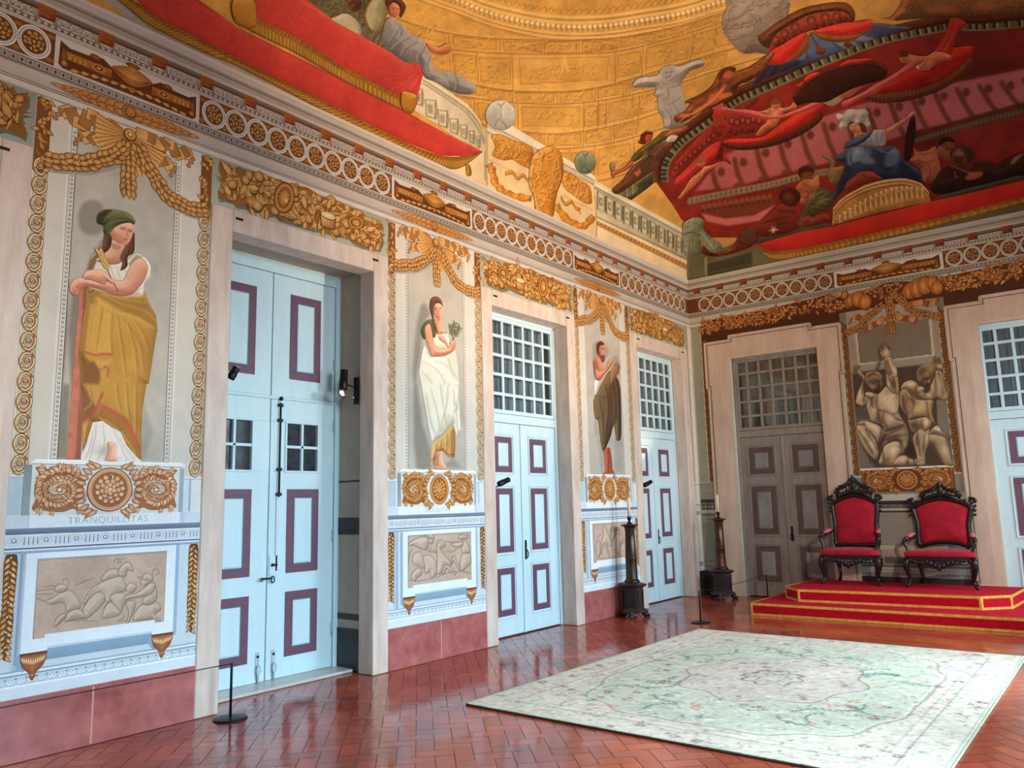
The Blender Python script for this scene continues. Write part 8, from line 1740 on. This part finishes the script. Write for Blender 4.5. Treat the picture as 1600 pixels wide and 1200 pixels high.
for x,y in ((270,320),(310,300),(350,290),(395,255),(445,240),(560,195),(615,175),(670,160),(740,140),(780,135),(830,140)): bell(e,*N1((x,y))[0],4.2,(140,62,40),(58,20,12))
piece('bell_valance',N1((200,370),(215,290),(280,222),(400,150),(520,92),(680,70),(785,75),(862,130),(800,165),(640,196),(520,222),(462,250),(345,310),(220,380)),(150,58,40),(184,88,62),(84,28,18),6,.0150,bc,e)
piece('canopy_rim',N1((125,300),(132,262),(250,170),(400,82),(520,38),(700,8),(800,14),(850,60),(860,108),(842,142),(790,84),(685,72),(522,94),(402,154),(284,226),(218,296),(205,352),(150,332)),(96,48,24),(152,92,52),(44,18,10),7,.0165,bc,[flow(N1((150,290),(260,195),(410,110),(530,64),(690,38),(800,50),(845,110)),2.,(178,120,74),.6),flow(N1((200,310),(290,200),(410,128),(530,80),(690,58),(790,70)),2.2,(40,16,8),.7)]+curls(smooth(N1((150,290),(400,100),(700,20),(840,80),(690,60),(400,140),(210,310)),True,2),40,7,(52,22,12),(170,110,66),3,1.4,.5))
piece('red_swag',N1((178,472),(186,430),(222,370),(300,330),(400,268),(482,232),(472,290),(422,370),(342,450),(282,478)),(206,48,34),(228,84,66),(140,26,18),6,.0172,bc,[flow(N1((200,450),(320,370),(450,270)),3,(226,86,66),.5)])
piece('gold_fringe',N1((472,290),(482,236),(512,280),(505,350),(440,420),(380,450),(330,462),(422,372)),(130,72,34),(170,106,56),(66,32,14),4,.0175,bc)
piece('red_swag',N1((545,225),(640,192),(770,160),(880,150),(962,138),(998,158),(962,212),(882,246),(782,260),(650,250)),(206,48,36),(230,88,68),(140,26,18),6,.0172,bc,[flow(N1((600,228),(760,195),(950,165)),3,(228,92,70),.5),flow(N1((640,245),(800,235),(940,195)),2.4,(140,26,18),.5)])
piece('gold_fringe',N1((522,232),(560,240),(650,260),(782,264),(882,250),(905,262),(842,298),(740,312),(640,302),(570,272)),(134,76,34),(174,112,58),(66,32,14),4,.0175,bc)
piece('tassel',N1((508,232),(530,250),(580,330),(630,360),(636,390),(600,412),(562,396),(565,345)),(112,54,34),(160,96,64),(50,22,14),4,.0180,bc);piece('tassel',N1((775,320),(800,302),(835,315),(840,340),(805,352),(778,340)),(104,50,32),(150,88,56),(48,20,12),4,.0180,bc)
# ------ putti
PB=(206,118,78);PH=(240,172,126);PL_=(120,54,34)
def pt(label,body,head,hr,extra=(),base=PB,hi=PH,lo=PL_,hair=(110,58,34)):
    f=piece('painted_putto',body,base,hi,lo,5,.0190,None,extra,n=10,l=7,h=1.2,label=label,cat='painted figure')
    if head: piece('head',[(head[0]+hr*math.cos(a),head[1]+hr*1.05*math.sin(a)) for a in np.linspace(0,6.28,12)[:-1]],base,hi,lo,3,.0196,f,[('poly',[(head[0]+hr*1.1*math.cos(a),head[1]-hr*.25+hr*.95*math.sin(a)) for a in np.linspace(2.6,6.6,12)],hair,1.,.85),('line',[(head[0]-hr*.4,head[1]+hr*.1),(head[0]-hr*.1,head[1]+hr*.1)],.9,(70,34,22),.6,.8),('line',[(head[0]+hr*.2,head[1]+hr*.1),(head[0]+hr*.5,head[1]+hr*.1)],.9,(70,34,22),.6,.8),('line',[(head[0]-hr*.1,head[1]+hr*.55),(head[0]+hr*.3,head[1]+hr*.55)],.9,(150,54,44),.6,.8)],h=1.)
    return f
pt('painted flying putto before left red swag of the canopy',N2((756,342),(790,356),(850,346),(885,330),(905,322),(960,318),(1000,328),(1050,312),(1070,284),(1088,290),(1098,328),(1060,342),(1004,358),(965,420),(935,470),(872,492),(822,532),(788,534),(806,500),(832,468),(868,440),(874,392),(850,366),(790,372)),N2((938,292))[0],8.,[flow(N2((895,350),(900,400),(930,440)),1.4,(150,74,50)),flow(N2((880,450),(850,480),(810,520)),1.4,(150,74,50)),('blob',N2((930,390))[0],6,8,20,(244,186,144),.6)])
pt('painted putto lying along the right red swag of the canopy',KC((1128,215),(1150,198),(1190,205),(1230,208),(1262,192),(1300,196),(1322,206),(1318,222),(1285,226),(1262,240),(1240,262),(1205,262),(1185,246),(1140,232)),KC((1146,208))[0],7.,[('poly',KC((1185,225),(1205,232),(1200,265),(1185,258)),(226,212,186),1.2,.9),flow(KC((1230,215),(1260,225),(1290,222)),1.2,(150,74,50))],hair=(70,34,22))
pt('painted pale putto and cloud under the dark disc of the canopy',N1((588,695),(612,672),(640,662),(700,650),(760,600),(776,592),(772,625),(800,630),(860,605),(930,600),(1000,572),(1034,556),(1026,596),(960,640),(880,680),(840,720),(780,745),(700,800),(640,790),(590,750)),None,0,[('poly',smooth(N1((585,740),(600,690),(660,690),(740,730),(760,760),(690,805),(610,785)),True,3),(170,140,126),3,.85),('blob',N1((640,720))[0],8,6,20,(206,182,166),.6),flow(N1((700,690),(800,670),(880,640)),1.4,(140,72,56)),flow(N1((850,720),(870,690),(900,670)),1.4,(240,204,180))],(192,110,84),(226,164,136),(104,46,34))
pt('painted putto with blue wings at left edge of the canopy',N6((738,820),(770,775),(830,688),(850,650),(900,598),(980,540),(1010,500),(1085,488),(1180,455),(1192,476),(1092,518),(1030,560),(1000,590),(942,662),(852,742),(770,822)),N6((975,455))[0],7.5,[flow(N6((880,620),(930,630),(960,600)),1.2,(150,74,50)),flow(N6((800,740),(850,690)),1.2,(150,74,50))],hair=(140,90,46))
piece('painted_sash',N6((940,640),(985,600),(980,640),(900,690),(850,720),(890,660)),(70,78,112),(120,128,156),(36,40,64),3,.0185,bpy.data.objects.get('painted_putto.003'))
# ------ red drapery below, goddess on her drum
piece('ledge_strip',KC((560,905),(880,845),(885,860),(590,925)),(74,68,50),(100,94,70),(40,36,28),3,.011,d2)  # olive painted ledge strips running along the red drapery
piece('ledge_strip',N5((225,905),(500,815),(880,715),(1300,612),(1300,655),(880,765),(500,870),(235,925)),(74,68,50),(100,94,70),(40,36,28),3,.011,d2)
e=[('noise',6,.08,2),flow(N3((62,840),(150,752),(300,672),(450,632),(580,622),(700,652),(768,720)),3,(246,214,150),.9,.8),flow(N3((64,852),(150,764),(300,684),(450,644),(580,634),(696,664),(764,732)),1.4,(110,64,26),.9,.7),flow(N3((66,866),(150,778),(300,698),(450,658),(580,648),(690,676),(760,744)),2.2,(226,180,104),.8,.8),flow(N3((70,884),(150,794),(300,714),(450,674),(580,664),(686,692),(756,760)),1.6,(104,60,24),.9,.8)]
rr=random.Random(4)
for i in range(17):      # little relief figures round the drum
    t=(i+.5)/17;x=90+650*t;yt=880-240*math.sin(min(1,t*1.25)*1.45)+ (60*max(0,t-.6));yb=940-170*t;y0=yt+18;H_=max(60,(yb-yt)*.7)
    e+=[('disc',N3((x,y0+8))[0],2.0,2.2,0,(250,220,156),.6,.9),('line',N3((x,y0+16),(x+rr.uniform(-6,6),y0+H_*.55)),4.2,(240,204,134),.9,.85,.5),('line',N3((x+5,y0+16),(x+8,y0+H_*.6)),1.6,(100,56,22),.8,.8),('line',N3((x,y0+H_*.5),(x-10,y0+H_)),2.2,(236,196,126),.8,.8),('line',N3((x,y0+H_*.5),(x+9,y0+H_*.95)),2.2,(236,196,126),.8,.8),('line',N3((x+2,y0+22),(x+rr.choice((-18,18)),y0+rr.uniform(10,40))),1.8,(240,204,134),.8,.8),('line',N3((x-12,y0+20),(x-13,y0+H_)),1.2,(112,64,26),.8,.6)]
piece('painted_pedestal',N3((52,960),(58,835),(100,780),(150,738),(300,658),(450,618),(580,608),(702,638),(772,710),(782,790),(600,822),(400,866),(180,925)),(190,136,66),(214,162,88),(140,90,38),5,.0150,None,e,h=1.2,sm=0,label='round golden painted drum with relief band under the blue-robed goddess',cat='painted pedestal')
g=piece('painted_goddess',N3((66,462),(140,408),(185,382),(232,368),(302,370),(402,378),(502,370),(548,400),(582,462),(642,512),(702,552),(728,604),(732,652),(602,612),(422,622),(300,640),(200,650),(112,724),(46,794),(58,732),(100,640),(132,562),(148,502),(96,482)),(52,64,84),(112,130,152),(18,22,34),8,.0175,None,[
 ('poly',smooth(N3((160,440),(200,390),(280,375),(340,420),(372,490),(300,500),(230,480),(180,520)),True,3),(120,136,154),3,.85),('blob',N3((230,410))[0],8,7,0,(164,178,188),.7),('poly',smooth(N3((440,470),(480,395),(530,395),(552,440),(530,520),(450,520)),True,3),(104,120,138),3.5,.75),('blob',N3((515,410))[0],7,6,0,(150,162,172),.6),('poly',smooth(N3((330,430),(440,440),(420,520),(380,500)),True,3),(44,54,70),3,.7),
 ('poly',smooth(N3((560,480),(640,540),(700,580),(700,620),(560,600)),True,3),(26,34,48),4,.7),('poly',smooth(N3((140,520),(200,520),(190,600),(110,690),(80,700)),True,3),(34,42,58),3,.7)]+[flow(N3(*q),2.2,(24,30,44),.7) for q in (((200,400),(190,470),(210,510)),((290,380),(330,440),(365,490)),((350,385),(420,430),(500,380)),((380,500),(460,540),(540,500)),((250,560),(330,540),(420,600)),((150,600),(120,660),(80,730)))]+[flow(N3(*q),1.6,(150,166,180),.6) for q in (((215,395),(205,450),(225,490)),((300,400),(340,455),(372,492)),((400,400),(460,420),(520,400)),((205,450),(235,470),(225,490)))],label='painted seated goddess in blue robe with white plumes under the canopy',cat='painted figure')
gp=lambda nm,P,b_,h_,l_,w=4,off=.020,extra=(),sm=3:piece(nm,P,b_,h_,l_,w,off,g,extra,h=1.,sm=sm)
gp('red_cloth',N3((165,635),(212,600),(262,562),(350,560),(385,585),(424,612),(360,632),(250,660),(150,700)),(150,58,40),(190,96,70),(80,26,18),4,.0195,[flow(N3((270,580),(330,610),(400,612)),1.6,(84,26,18))])
gp('bodice',N3((238,350),(262,300),(282,288),(352,250),(400,244),(444,246),(450,300),(442,362),(362,372),(292,362)),(168,166,158),(214,212,204),(96,96,98),4,.0200,[flow(N3(*q),1.8,(96,96,98)) for q in (((330,280),(340,330),(350,365)),((390,260),(380,320),(400,365)),((430,270),(410,330)),((290,310),(300,350)))])
gp('shawl',N3((142,390),(150,355),(172,330),(232,300),(302,276),(352,248),(342,282),(284,340),(205,372)),(62,78,106),(116,132,156),(24,30,46),4,.0205,[flow(N3((170,360),(250,320),(330,270)),2,(120,138,162)),flow(N3((190,370),(270,335),(335,285)),1.6,(22,28,44))])
gp('arm',N3((440,246),(480,225),(522,198),(602,150),(638,116),(664,108),(668,128),(642,150),(602,190),(562,222),(502,262),(460,282)),(206,132,96),(236,178,140),(112,56,38),4,.0208)
gp('neck',N3((226,262),(250,255),(280,262),(302,276),(250,300),(214,302)),(196,126,92),(230,172,134),(112,56,38),3,.0206)
gp('hair',N3((165,215),(185,190),(240,182),(282,200),(306,240),(302,264),(272,262),(250,215),(190,205)),(96,54,32),(140,90,58),(44,22,14),3,.0207)
gp('face',N3((176,222),(196,200),(232,196),(256,216),(266,250),(248,270),(216,266),(186,246)),(212,142,108),(240,188,152),(124,66,46),3,.0212,[('line',N3((190,222),(206,214)),1,(72,36,26),.6,.85),('line',N3((222,212),(238,208)),1,(72,36,26),.6,.85),('line',N3((214,222),(222,238)),.8,(150,80,58),.6,.7),('line',N3((208,252),(230,246)),1.1,(160,60,50),.6,.85)])
q_=[('blob',N3((x,y))[0],r_/6.2,r_/6.2,0,(236,230,216),.75) for x,y,r_ in ((108,148,26),(125,210,26),(192,124,36),(268,126,42),(232,176,30),(312,204,26))]+[('blob',N3((x+14,y+18))[0],r_/8,r_/8,0,(96,84,72),.5) for x,y,r_ in ((108,148,26),(125,210,26),(192,124,36),(268,126,42),(312,204,26))]
gp('plume',N3((76,150),(92,120),(130,130),(160,95),(210,88),(240,92),(290,88),(322,118),(318,150),(334,190),(338,222),(312,238),(300,215),(270,190),(235,196),(190,180),(165,215),(150,240),(110,238),(100,205),(112,180)),(176,168,152),(216,208,192),(104,94,82),5,.0216,q_)
gp('staff',N3((640,140),(664,140),(672,260),(650,380),(630,470),(585,470),(590,380),(600,280),(620,200)),(46,22,14),(84,46,28),(22,10,6),4,.0185)
# ------ companions
SK=((176,98,64),(216,142,98),(84,38,24))
f=piece('painted_figure',N4((58,832),(150,762),(250,682),(330,602),(400,570),(502,600),(562,702),(582,852),(300,945),(105,935)),(116,40,28),(156,74,52),(52,16,12),8,.0178,None,[flow(N4(*q),3,(60,18,14)) for q in (((150,800),(300,760),(480,720)),((250,900),(380,800),(520,790)),((330,640),(430,660),(540,640)))]+[('line',N4((232,880),(345,870)),2.6,(226,206,176),.8,.9,.8),('line',N4((270,830),(300,915)),2.6,(226,206,176),.8,.9,.8),('line',N4((315,830),(265,915)),2.2,(226,206,176),.8,.9,.8)],n=16,label='painted dark red cloaked man with white star left of the golden drum',cat='painted figure')
piece('head',N4((348,490),(372,440),(402,418),(482,388),(562,418),(602,480),(566,560),(540,592),(470,608),(410,580),(370,540)),(92,34,24),(140,66,46),(44,14,10),6,.0184,f,[('poly',smooth(N4((345,500),(380,430),(480,388),(570,425),(600,490),(560,560),(545,490),(480,440),(410,460),(390,540)),True,3),(54,18,12),1.6,.85),('blob',N4((455,480))[0],6,6,0,(150,78,56),.6),('line',N4((425,470),(455,462)),1.2,(40,12,8),.7,.8),('line',N4((490,465),(520,470)),1.2,(40,12,8),.7,.8),('line',N4((465,475),(470,505)),1,(90,36,26),.7,.7)])
f=piece('painted_figure',N4((540,400),(580,330),(622,302),(640,280),(722,288),(760,262),(802,238),(815,330),(792,432),(722,470),(680,540),(640,590),(590,560),(600,480),(560,420)),*SK,7,.0176,None,[flow(N4(*q),2.4,(110,52,34)) for q in (((620,330),(690,380),(780,380)),((640,420),(700,440),(770,410)),((600,480),(650,500),(690,480)))]+[('blob',N4((760,310))[0],8,12,20,(222,150,106),.6)],n=10,label='painted bare-backed man bowing behind the dark red man, by the palm fronds',cat='painted figure')
piece('head',N4((566,190),(600,150),(680,130),(745,160),(760,215),(742,250),(700,262),(660,290),(618,276),(600,280),(572,240)),(150,82,54),(196,124,86),(74,32,20),5,.0182,f,[('poly',smooth(N4((566,195),(600,150),(680,130),(745,160),(762,215),(720,212),(660,205),(615,225),(600,278),(572,240)),True,3),(58,26,18),1.4,.9),('line',N4((640,232),(665,226)),1.1,(60,26,18),.6,.8)])
e=[]
for i in range(46):
    a=-2.5+i*.055;x,y=760+rr.uniform(-60,60),560+rr.uniform(-60,60);l=rr.uniform(60,170);e+=[('line',N4((x,y),(x+l*.5*math.cos(a),y+l*.5*math.sin(a)),(x+l*math.cos(a+.2),y+l*math.sin(a+.2))),1.8,rr.choice([(150,138,84),(112,104,56),(64,58,32)]),.7,.8,.6)]
piece('painted_greenery',N4((620,660),(660,580),(690,500),(740,420),(810,380),(870,400),(930,430),(970,520),(950,600),(890,650),(800,660),(760,720),(680,720),(600,850),(575,830),(590,740)),(84,76,42),(128,116,70),(36,32,18),5,.0186,None,e,n=20,label='painted palm fronds and wreath before the goddess, left of the drum',cat='painted greenery')
f=piece('painted_hand',N4((600,770),(640,730),(690,700),(735,735),(800,700),(880,680),(930,720),(940,770),(840,800),(700,840),(625,842)),(130,52,38),(180,94,68),(60,20,14),5,.0190,None,[flow(N4(*q),1.4,(74,26,18)) for q in (((620,770),(690,770)),((615,795),(690,792)),((625,820),(690,812)))],label='painted clenched red hand on the ledge left of the drum',cat='painted figure')
piece('painted_animal',N4((830,18),(880,10),(935,30),(972,62),(992,102),(982,150),(1092,140),(1068,230),(1012,342),(952,344),(920,280),(905,220),(940,150),(920,90)),(140,112,64),(196,172,112),(64,48,26),5,.0180,None,n=14,label='painted golden animal rearing beside the goddess knee',cat='painted figure')
f=piece('painted_figure',N5((15,485),(60,420),(50,340),(110,380),(200,372),(262,330),(292,340),(312,430),(342,560),(332,602),(300,690),(165,712),(130,570)),*SK,9,.0176,None,[flow(N5(*q),2.6,(112,54,36)) for q in (((70,360),(150,410),(260,390)),((100,480),(180,500),(290,470)),((200,520),(230,600),(200,690)),((60,500),(140,540),(160,600)))]+[('blob',N5((230,440))[0],12,12,30,(206,130,90),.5)],n=10,label='painted bare-backed figure seated right of the golden drum',cat='painted figure')
f=piece('painted_figure',N5((320,330),(350,300),(440,290),(480,320),(460,380),(440,480),(370,470),(300,400)),(166,92,60),(206,132,90),(84,38,24),6,.0172,None,[],label='painted dark-haired child behind the bearded man, right of the drum',cat='painted figure')
piece('head',N5((315,300),(330,255),(390,225),(460,235),(500,280),(480,330),(450,370),(400,370),(360,340)),(160,90,60),(204,132,90),(76,34,22),5,.0178,f,[('poly',smooth(N5((312,310),(328,252),(390,222),(462,232),(505,285),(480,290),(420,275),(360,300),(335,330)),True,3),(30,14,10),1.3,.92),('line',N5((385,312),(410,305)),1.2,(50,20,14),.6,.8),('line',N5((435,300),(458,300)),1.2,(50,20,14),.6,.8),('line',N5((410,348),(440,345)),1.2,(110,40,32),.6,.8)])
f=piece('painted_figure',N5((232,765),(262,720),(320,610),(400,540),(482,528),(560,540),(640,590),(700,500),(780,490),(880,500),(930,520),(1100,430),(1224,385),(1320,370),(1320,600),(1100,660),(900,715),(640,775),(400,835),(275,835)),(46,24,16),(92,52,34),(18,8,6),9,.0180,None,[flow(N5(*q),3.4,(96,54,36),.5) for q in (((300,720),(420,690),(560,660)),((760,560),(880,560),(1000,500)),((900,620),(1040,560),(1200,470)),((1090,510),(1130,460),(1220,420)))]+[('line',N5((340,490),(500,550),(720,640)),3.2,(120,92,78),.9,.9),('poly',smooth(N5((600,680),(622,640),(664,608),(782,600),(770,650),(660,690)),True,3),(170,92,62),1.4,.9),('poly',smooth(N5((690,470),(720,440),(790,380),(865,338),(892,365),(802,442),(740,490)),True,3),(160,88,58),1.4,.9),('poly',smooth(N5((800,480),(890,380),(920,480)),False,3),(170,130,70),1.5,.7),('poly',smooth(N5((1080,510),(1130,440),(1224,405),(1180,450),(1120,510)),True,3),(176,140,108),1.4,.7),('line',N5((490,600),(500,640),(515,665)),1.4,(170,150,140),.7,.8)],n=24,l=14,label='painted man in black coat holding a musket, right side of the ceiling',cat='painted figure')
piece('head',N5((436,400),(470,350),(540,330),(640,330),(690,390),(700,450),(660,500),(620,560),(540,520),(470,500),(445,450)),(110,60,42),(160,98,68),(48,22,14),7,.0186,f,[('poly',smooth(N5((440,390),(480,345),(560,325),(650,335),(700,400),(690,460),(640,520),(610,440),(570,370),(500,365),(460,420)),True,3),(54,26,18),1.6,.85),('blob',N5((530,395))[0],7,7,0,(190,116,86),.7),('line',N5((490,385),(515,378)),1.2,(44,18,12),.6,.85),('line',N5((545,378),(572,380)),1.2,(44,18,12),.6,.85),('line',N5((525,385),(530,410)),1,(110,56,40),.6,.7),('poly',smooth(N5((480,440),(540,430),(590,450),(560,520),(490,500)),True,3),(60,30,20),1.6,.7)])
fig('painted red-brown arm with laurel wreath by the room corner, above cornice',((382,940),(400,925),(450,955),(500,930),(530,880),(570,860),(600,870),(590,920),(520,955),(440,972),(390,965)),(112,40,26),(156,72,48),(56,18,12),8,[('disc',KC((553,892))[0],12,12,0,(70,66,44),2,.8),('disc',KC((553,892))[0],5,5,0,(112,44,30),2,.8)])
p=smooth(KB((1402,610),(1430,580),(1480,570),(1515,590),(1510,625),(1545,665),(1595,700),(1590,735),(1540,735),(1500,690),(1500,740),(1470,760),(1418,755),(1405,690)),True,3)
vp('painted_statue',p,[('form',p,(128,130,104),(176,176,148),(64,68,52),5,LD_),('noise',6,.14,3)]+curls(p,26,7,(56,60,46),(196,194,166),4,1.5,.6)+[('line',smooth(KB((1410,650),(1450,640),(1490,660))),1.6,(60,64,48),.8,.8),('line',KB((1440,660),(1440,740)),1.6,(60,64,48),.8,.6),('line',KB((1500,640),(1560,720)),1.6,(200,196,166),.8,.7)],(128,130,104),1.2,.019,label='grey green painted sculpture block at the room corner above the cornice',cat='painted figure')
# ------ man leaning out at the left of the canopy, with his parapet
e=[flow(N6((150,800),(350,660),(550,520)),2,(150,140,96),.8),flow(N6((170,830),(360,700),(555,610)),2,(40,40,26),.8)]
for x,y in ((200,790),(265,770),(325,730)): e+=[('disc',N6((x,y))[0],3.5,6.5,15,(112,116,80),.8,.9),('line',N6((x-25,y-60),(x-28,y+50)),2,(206,170,100),.8,.8)]
piece('painted_balustrade',N6((140,778),(350,632),(550,510),(560,560),(566,622),(420,740),(282,842)),(66,66,42),(104,104,70),(34,34,22),4,.0125,None,e,n=16,sm=0,label='dark green painted parapet below the leaning man, ceiling',cat='painted balustrade')
lm=piece('painted_figure',N6((90,748),(130,700),(192,648),(240,580),(282,520),(330,480),(382,440),(440,385),(472,352),(560,268),(640,262),(690,280),(640,350),(600,400),(560,450),(540,515),(420,600),(300,682),(150,782)),(106,62,42),(146,98,68),(50,26,18),8,.0150,None,[flow(N6(*q),2.6,(50,26,18)) for q in (((480,390),(400,450),(330,520),(250,620)),((540,400),(460,410),(420,450),(300,600)),((480,400),(510,430)),((560,300),(470,380),(440,420)))]+[('poly',smooth(N6((400,470),(460,410),(500,440),(430,540),(330,620),(300,640)),True,3),(66,54,34),2,.7),('poly',smooth(N6((305,560),(340,550),(360,525),(376,560),(345,600),(312,580)),True,3),(196,96,70),1.2,.9)],n=16,label='painted man in brown robe and green tunic leaning out before the golden dome',cat='painted figure')
piece('tunic',N6((285,445),(300,405),(342,358),(402,308),(482,258),(532,218),(602,158),(664,148),(684,192),(640,230),(560,272),(472,342),(402,402),(322,455)),(92,80,42),(140,124,72),(44,36,20),5,.0158,lm,[flow(N6((330,420),(400,350),(500,280)),2,(44,36,20)),flow(N6((380,330),(420,350),(400,390)),1.8,(150,134,84)),flow(N6((560,200),(590,220),(560,265)),1.8,(44,36,20))])
piece('arm',N6((616,192),(660,150),(702,128),(770,122),(800,100),(832,92),(836,126),(776,162),(692,192),(640,208)),(184,98,60),(222,146,100),(96,44,26),4,.0164,lm,[('line',N6((790,125),(828,105)),.9,(110,50,30),.6,.7)])
piece('arm',N6((278,448),(305,480),(224,545),(122,592),(104,628),(84,574),(110,550),(152,546),(222,508)),(180,90,56),(218,138,96),(92,40,24),4,.0164,lm)
piece('sleeve',N6((624,252),(650,205),(684,188),(742,196),(724,236),(690,256)),(206,196,172),(236,228,208),(130,120,104),3,.0166,lm)
piece('head',N6((398,275),(404,230),(424,196),(452,172),(488,180),(494,216),(472,246),(440,268),(420,284)),(180,88,54),(216,134,92),(92,38,24),4,.0170,lm,[('line',N6((440,205),(458,198)),1,(70,30,20),.6,.8),('line',N6((470,200),(480,204)),1,(70,30,20),.6,.8)])
piece('cap',N6((352,268),(376,240),(380,200),(432,152),(492,162),(488,188),(440,182),(418,215),(424,262),(398,284),(374,276)),(104,30,22),(146,62,46),(50,12,10),3,.0176,lm)
piece('cup',N6((72,510),(84,470),(106,464),(124,492),(112,540),(90,558)),(140,116,80),(190,164,120),(74,56,36),3,.0172,lm)
fig('painted nude and brown-cloaked men climbing the canopy rim',((1008,722),(1070,690),(1110,640),(1070,632),(1180,580),(1250,525),(1290,450),(1330,415),(1395,412),(1400,440),(1500,400),(1600,330),(1640,330),(1560,440),(1480,500),(1420,520),(1370,590),(1280,650),(1180,690),(1040,765)),(126,66,36),(186,112,66),(60,28,16),9,[('poly',smooth(N2((158,385),(200,365),(280,372),(320,330),(400,280),(430,230),(500,190),(545,140),(552,160),(520,210),(590,205),(600,225),(520,260),(470,290),(400,320),(340,365),(270,385),(225,410),(185,452),(178,440),(215,400)),True,3),(206,112,62),1.4,.95),flow(N2((230,390),(340,345),(440,270),(530,180)),2.4,(244,170,112),.7),flow(N2((300,385),(400,320),(500,255)),1.6,(120,54,30),.7),('disc',N2((565,60))[0],9,8,0,(190,104,64),1.4,.95),('poly',smooth(N2((495,95),(520,40),(580,12),(630,15),(620,50),(570,35),(530,70),(510,105)),True,3),(92,36,24),1.2,.95),('poly',smooth(N2((590,180),(660,110),(740,80),(800,90),(760,150),(650,200)),True,3),(70,36,20),2,.9),('line',N2((225,270),(330,250),(420,200),(520,130)),4,(100,50,28),1.4,.85),flow(N2((600,140),(700,80),(840,10)),6,(150,84,46),.8)],off=.0195,KK=K8)
fig('painted brown figures lounging on the canopy rim at top right',((1050,62),(1095,60),(1130,20),(1160,-20),(1300,-30),(1500,-20),(1700,-30),(1700,30),(1500,55),(1300,60),(1180,65),(1120,70)),(128,80,44),(184,128,76),(64,36,20),10,[('poly',smooth(KC((1050,66),(1090,50),(1130,20),(1150,30),(1110,65)),True,3),(196,118,76),2,.9),('disc',KC((1140,0))[0],10,8,0,(180,100,64),2,.9),('blob',KC((1290,25))[0],24,8,0,(186,112,74),.7),('blob',KC((1450,15))[0],26,8,0,(176,104,68),.7),('poly',smooth(KC((1110,60),(1180,35),(1260,50),(1200,75)),True,3),(92,74,40),3,.8)],off=.0195)
EXPO=.1
WIN_E=(430,800,760,420);WIN_T=1.05;WIN_S=125;WIN_X=1.6
# ================================================================ light
SC.view_settings.view_transform='Standard';SC.view_settings.look='None';SC.view_settings.gamma=1;SC.view_settings.use_curve_mapping=False
SC.view_settings.exposure=EXPO
w=bpy.data.worlds.new('sky');SC.world=w;w.use_nodes=True;bg=w.node_tree.nodes['Background'];bg.inputs[0].default_value=(.55,.72,1,1);bg.inputs[1].default_value=1.2
def area(name,loc,tgt,sx,sy,e,col):
    l=bpy.data.lights.new(name,'AREA');l.shape='RECTANGLE';l.size=sx;l.size_y=sy;l.energy=e;l.color=col
    o=bpy.data.objects.new(name,l);COL.objects.link(o);o.location=loc;o.rotation_euler=(Vector(tgt)-Vector(loc)).to_track_quat('-Z','Y').to_euler();return o
def spot(name,loc,tgt,e,col,ang=70,blend=.6,r=.05):
    l=bpy.data.lights.new(name,'SPOT');l.energy=e;l.color=col;l.spot_size=math.radians(ang);l.spot_blend=blend;l.shadow_soft_size=r
    o=bpy.data.objects.new(name,l);COL.objects.link(o);o.location=loc;o.rotation_euler=(Vector(tgt)-Vector(loc)).to_track_quat('-Z','Y').to_euler();return o
for c,e in zip(WINY,WIN_E):
    o=area('daylight',(RW+WIN_X,c,2.6+WIN_X*.25),(RW+WIN_X-1.,c,2.6+WIN_X*.25-WIN_T),2.2,4.0,e,(.66,.86,1.));o.data.spread=math.radians(WIN_S)
WARM=(1.,.74,.46);WARM2=(1.,.84,.66)
for p,t,e,a,c in (((6.4,-10.4,2.8),(.0,-10.9,3.6),330,38,WARM),((6.4,-9.2,2.8),(.2,-9.2,4.6),150,60,WARM),((6.4,-5.6,2.8),(1.0,-4.6,6.6),1150,85,WARM),((6.4,-5.7,2.8),(.0,-6.0,3.5),330,48,WARM2),((6.4,-2.3,2.8),(.0,-2.6,4.0),480,70,WARM2),((6.2,-7.2,2.8),(3.0,0,2.4),560,60,(1.,.86,.70))):
    spot('unseen_warm_spot',p,t,e,c,a)  # unseen spots off the right wall, some added to brighten the painted walls
spot('jamb_spot',(.06,-1.75,1.93),(.0,-1.0,4.4),38,WARM,75,.7,.03)
spot('jamb_spot',(-.30,-7.63,2.77),(2.5,-8.6,4.8),60,WARM,80,.7,.03)
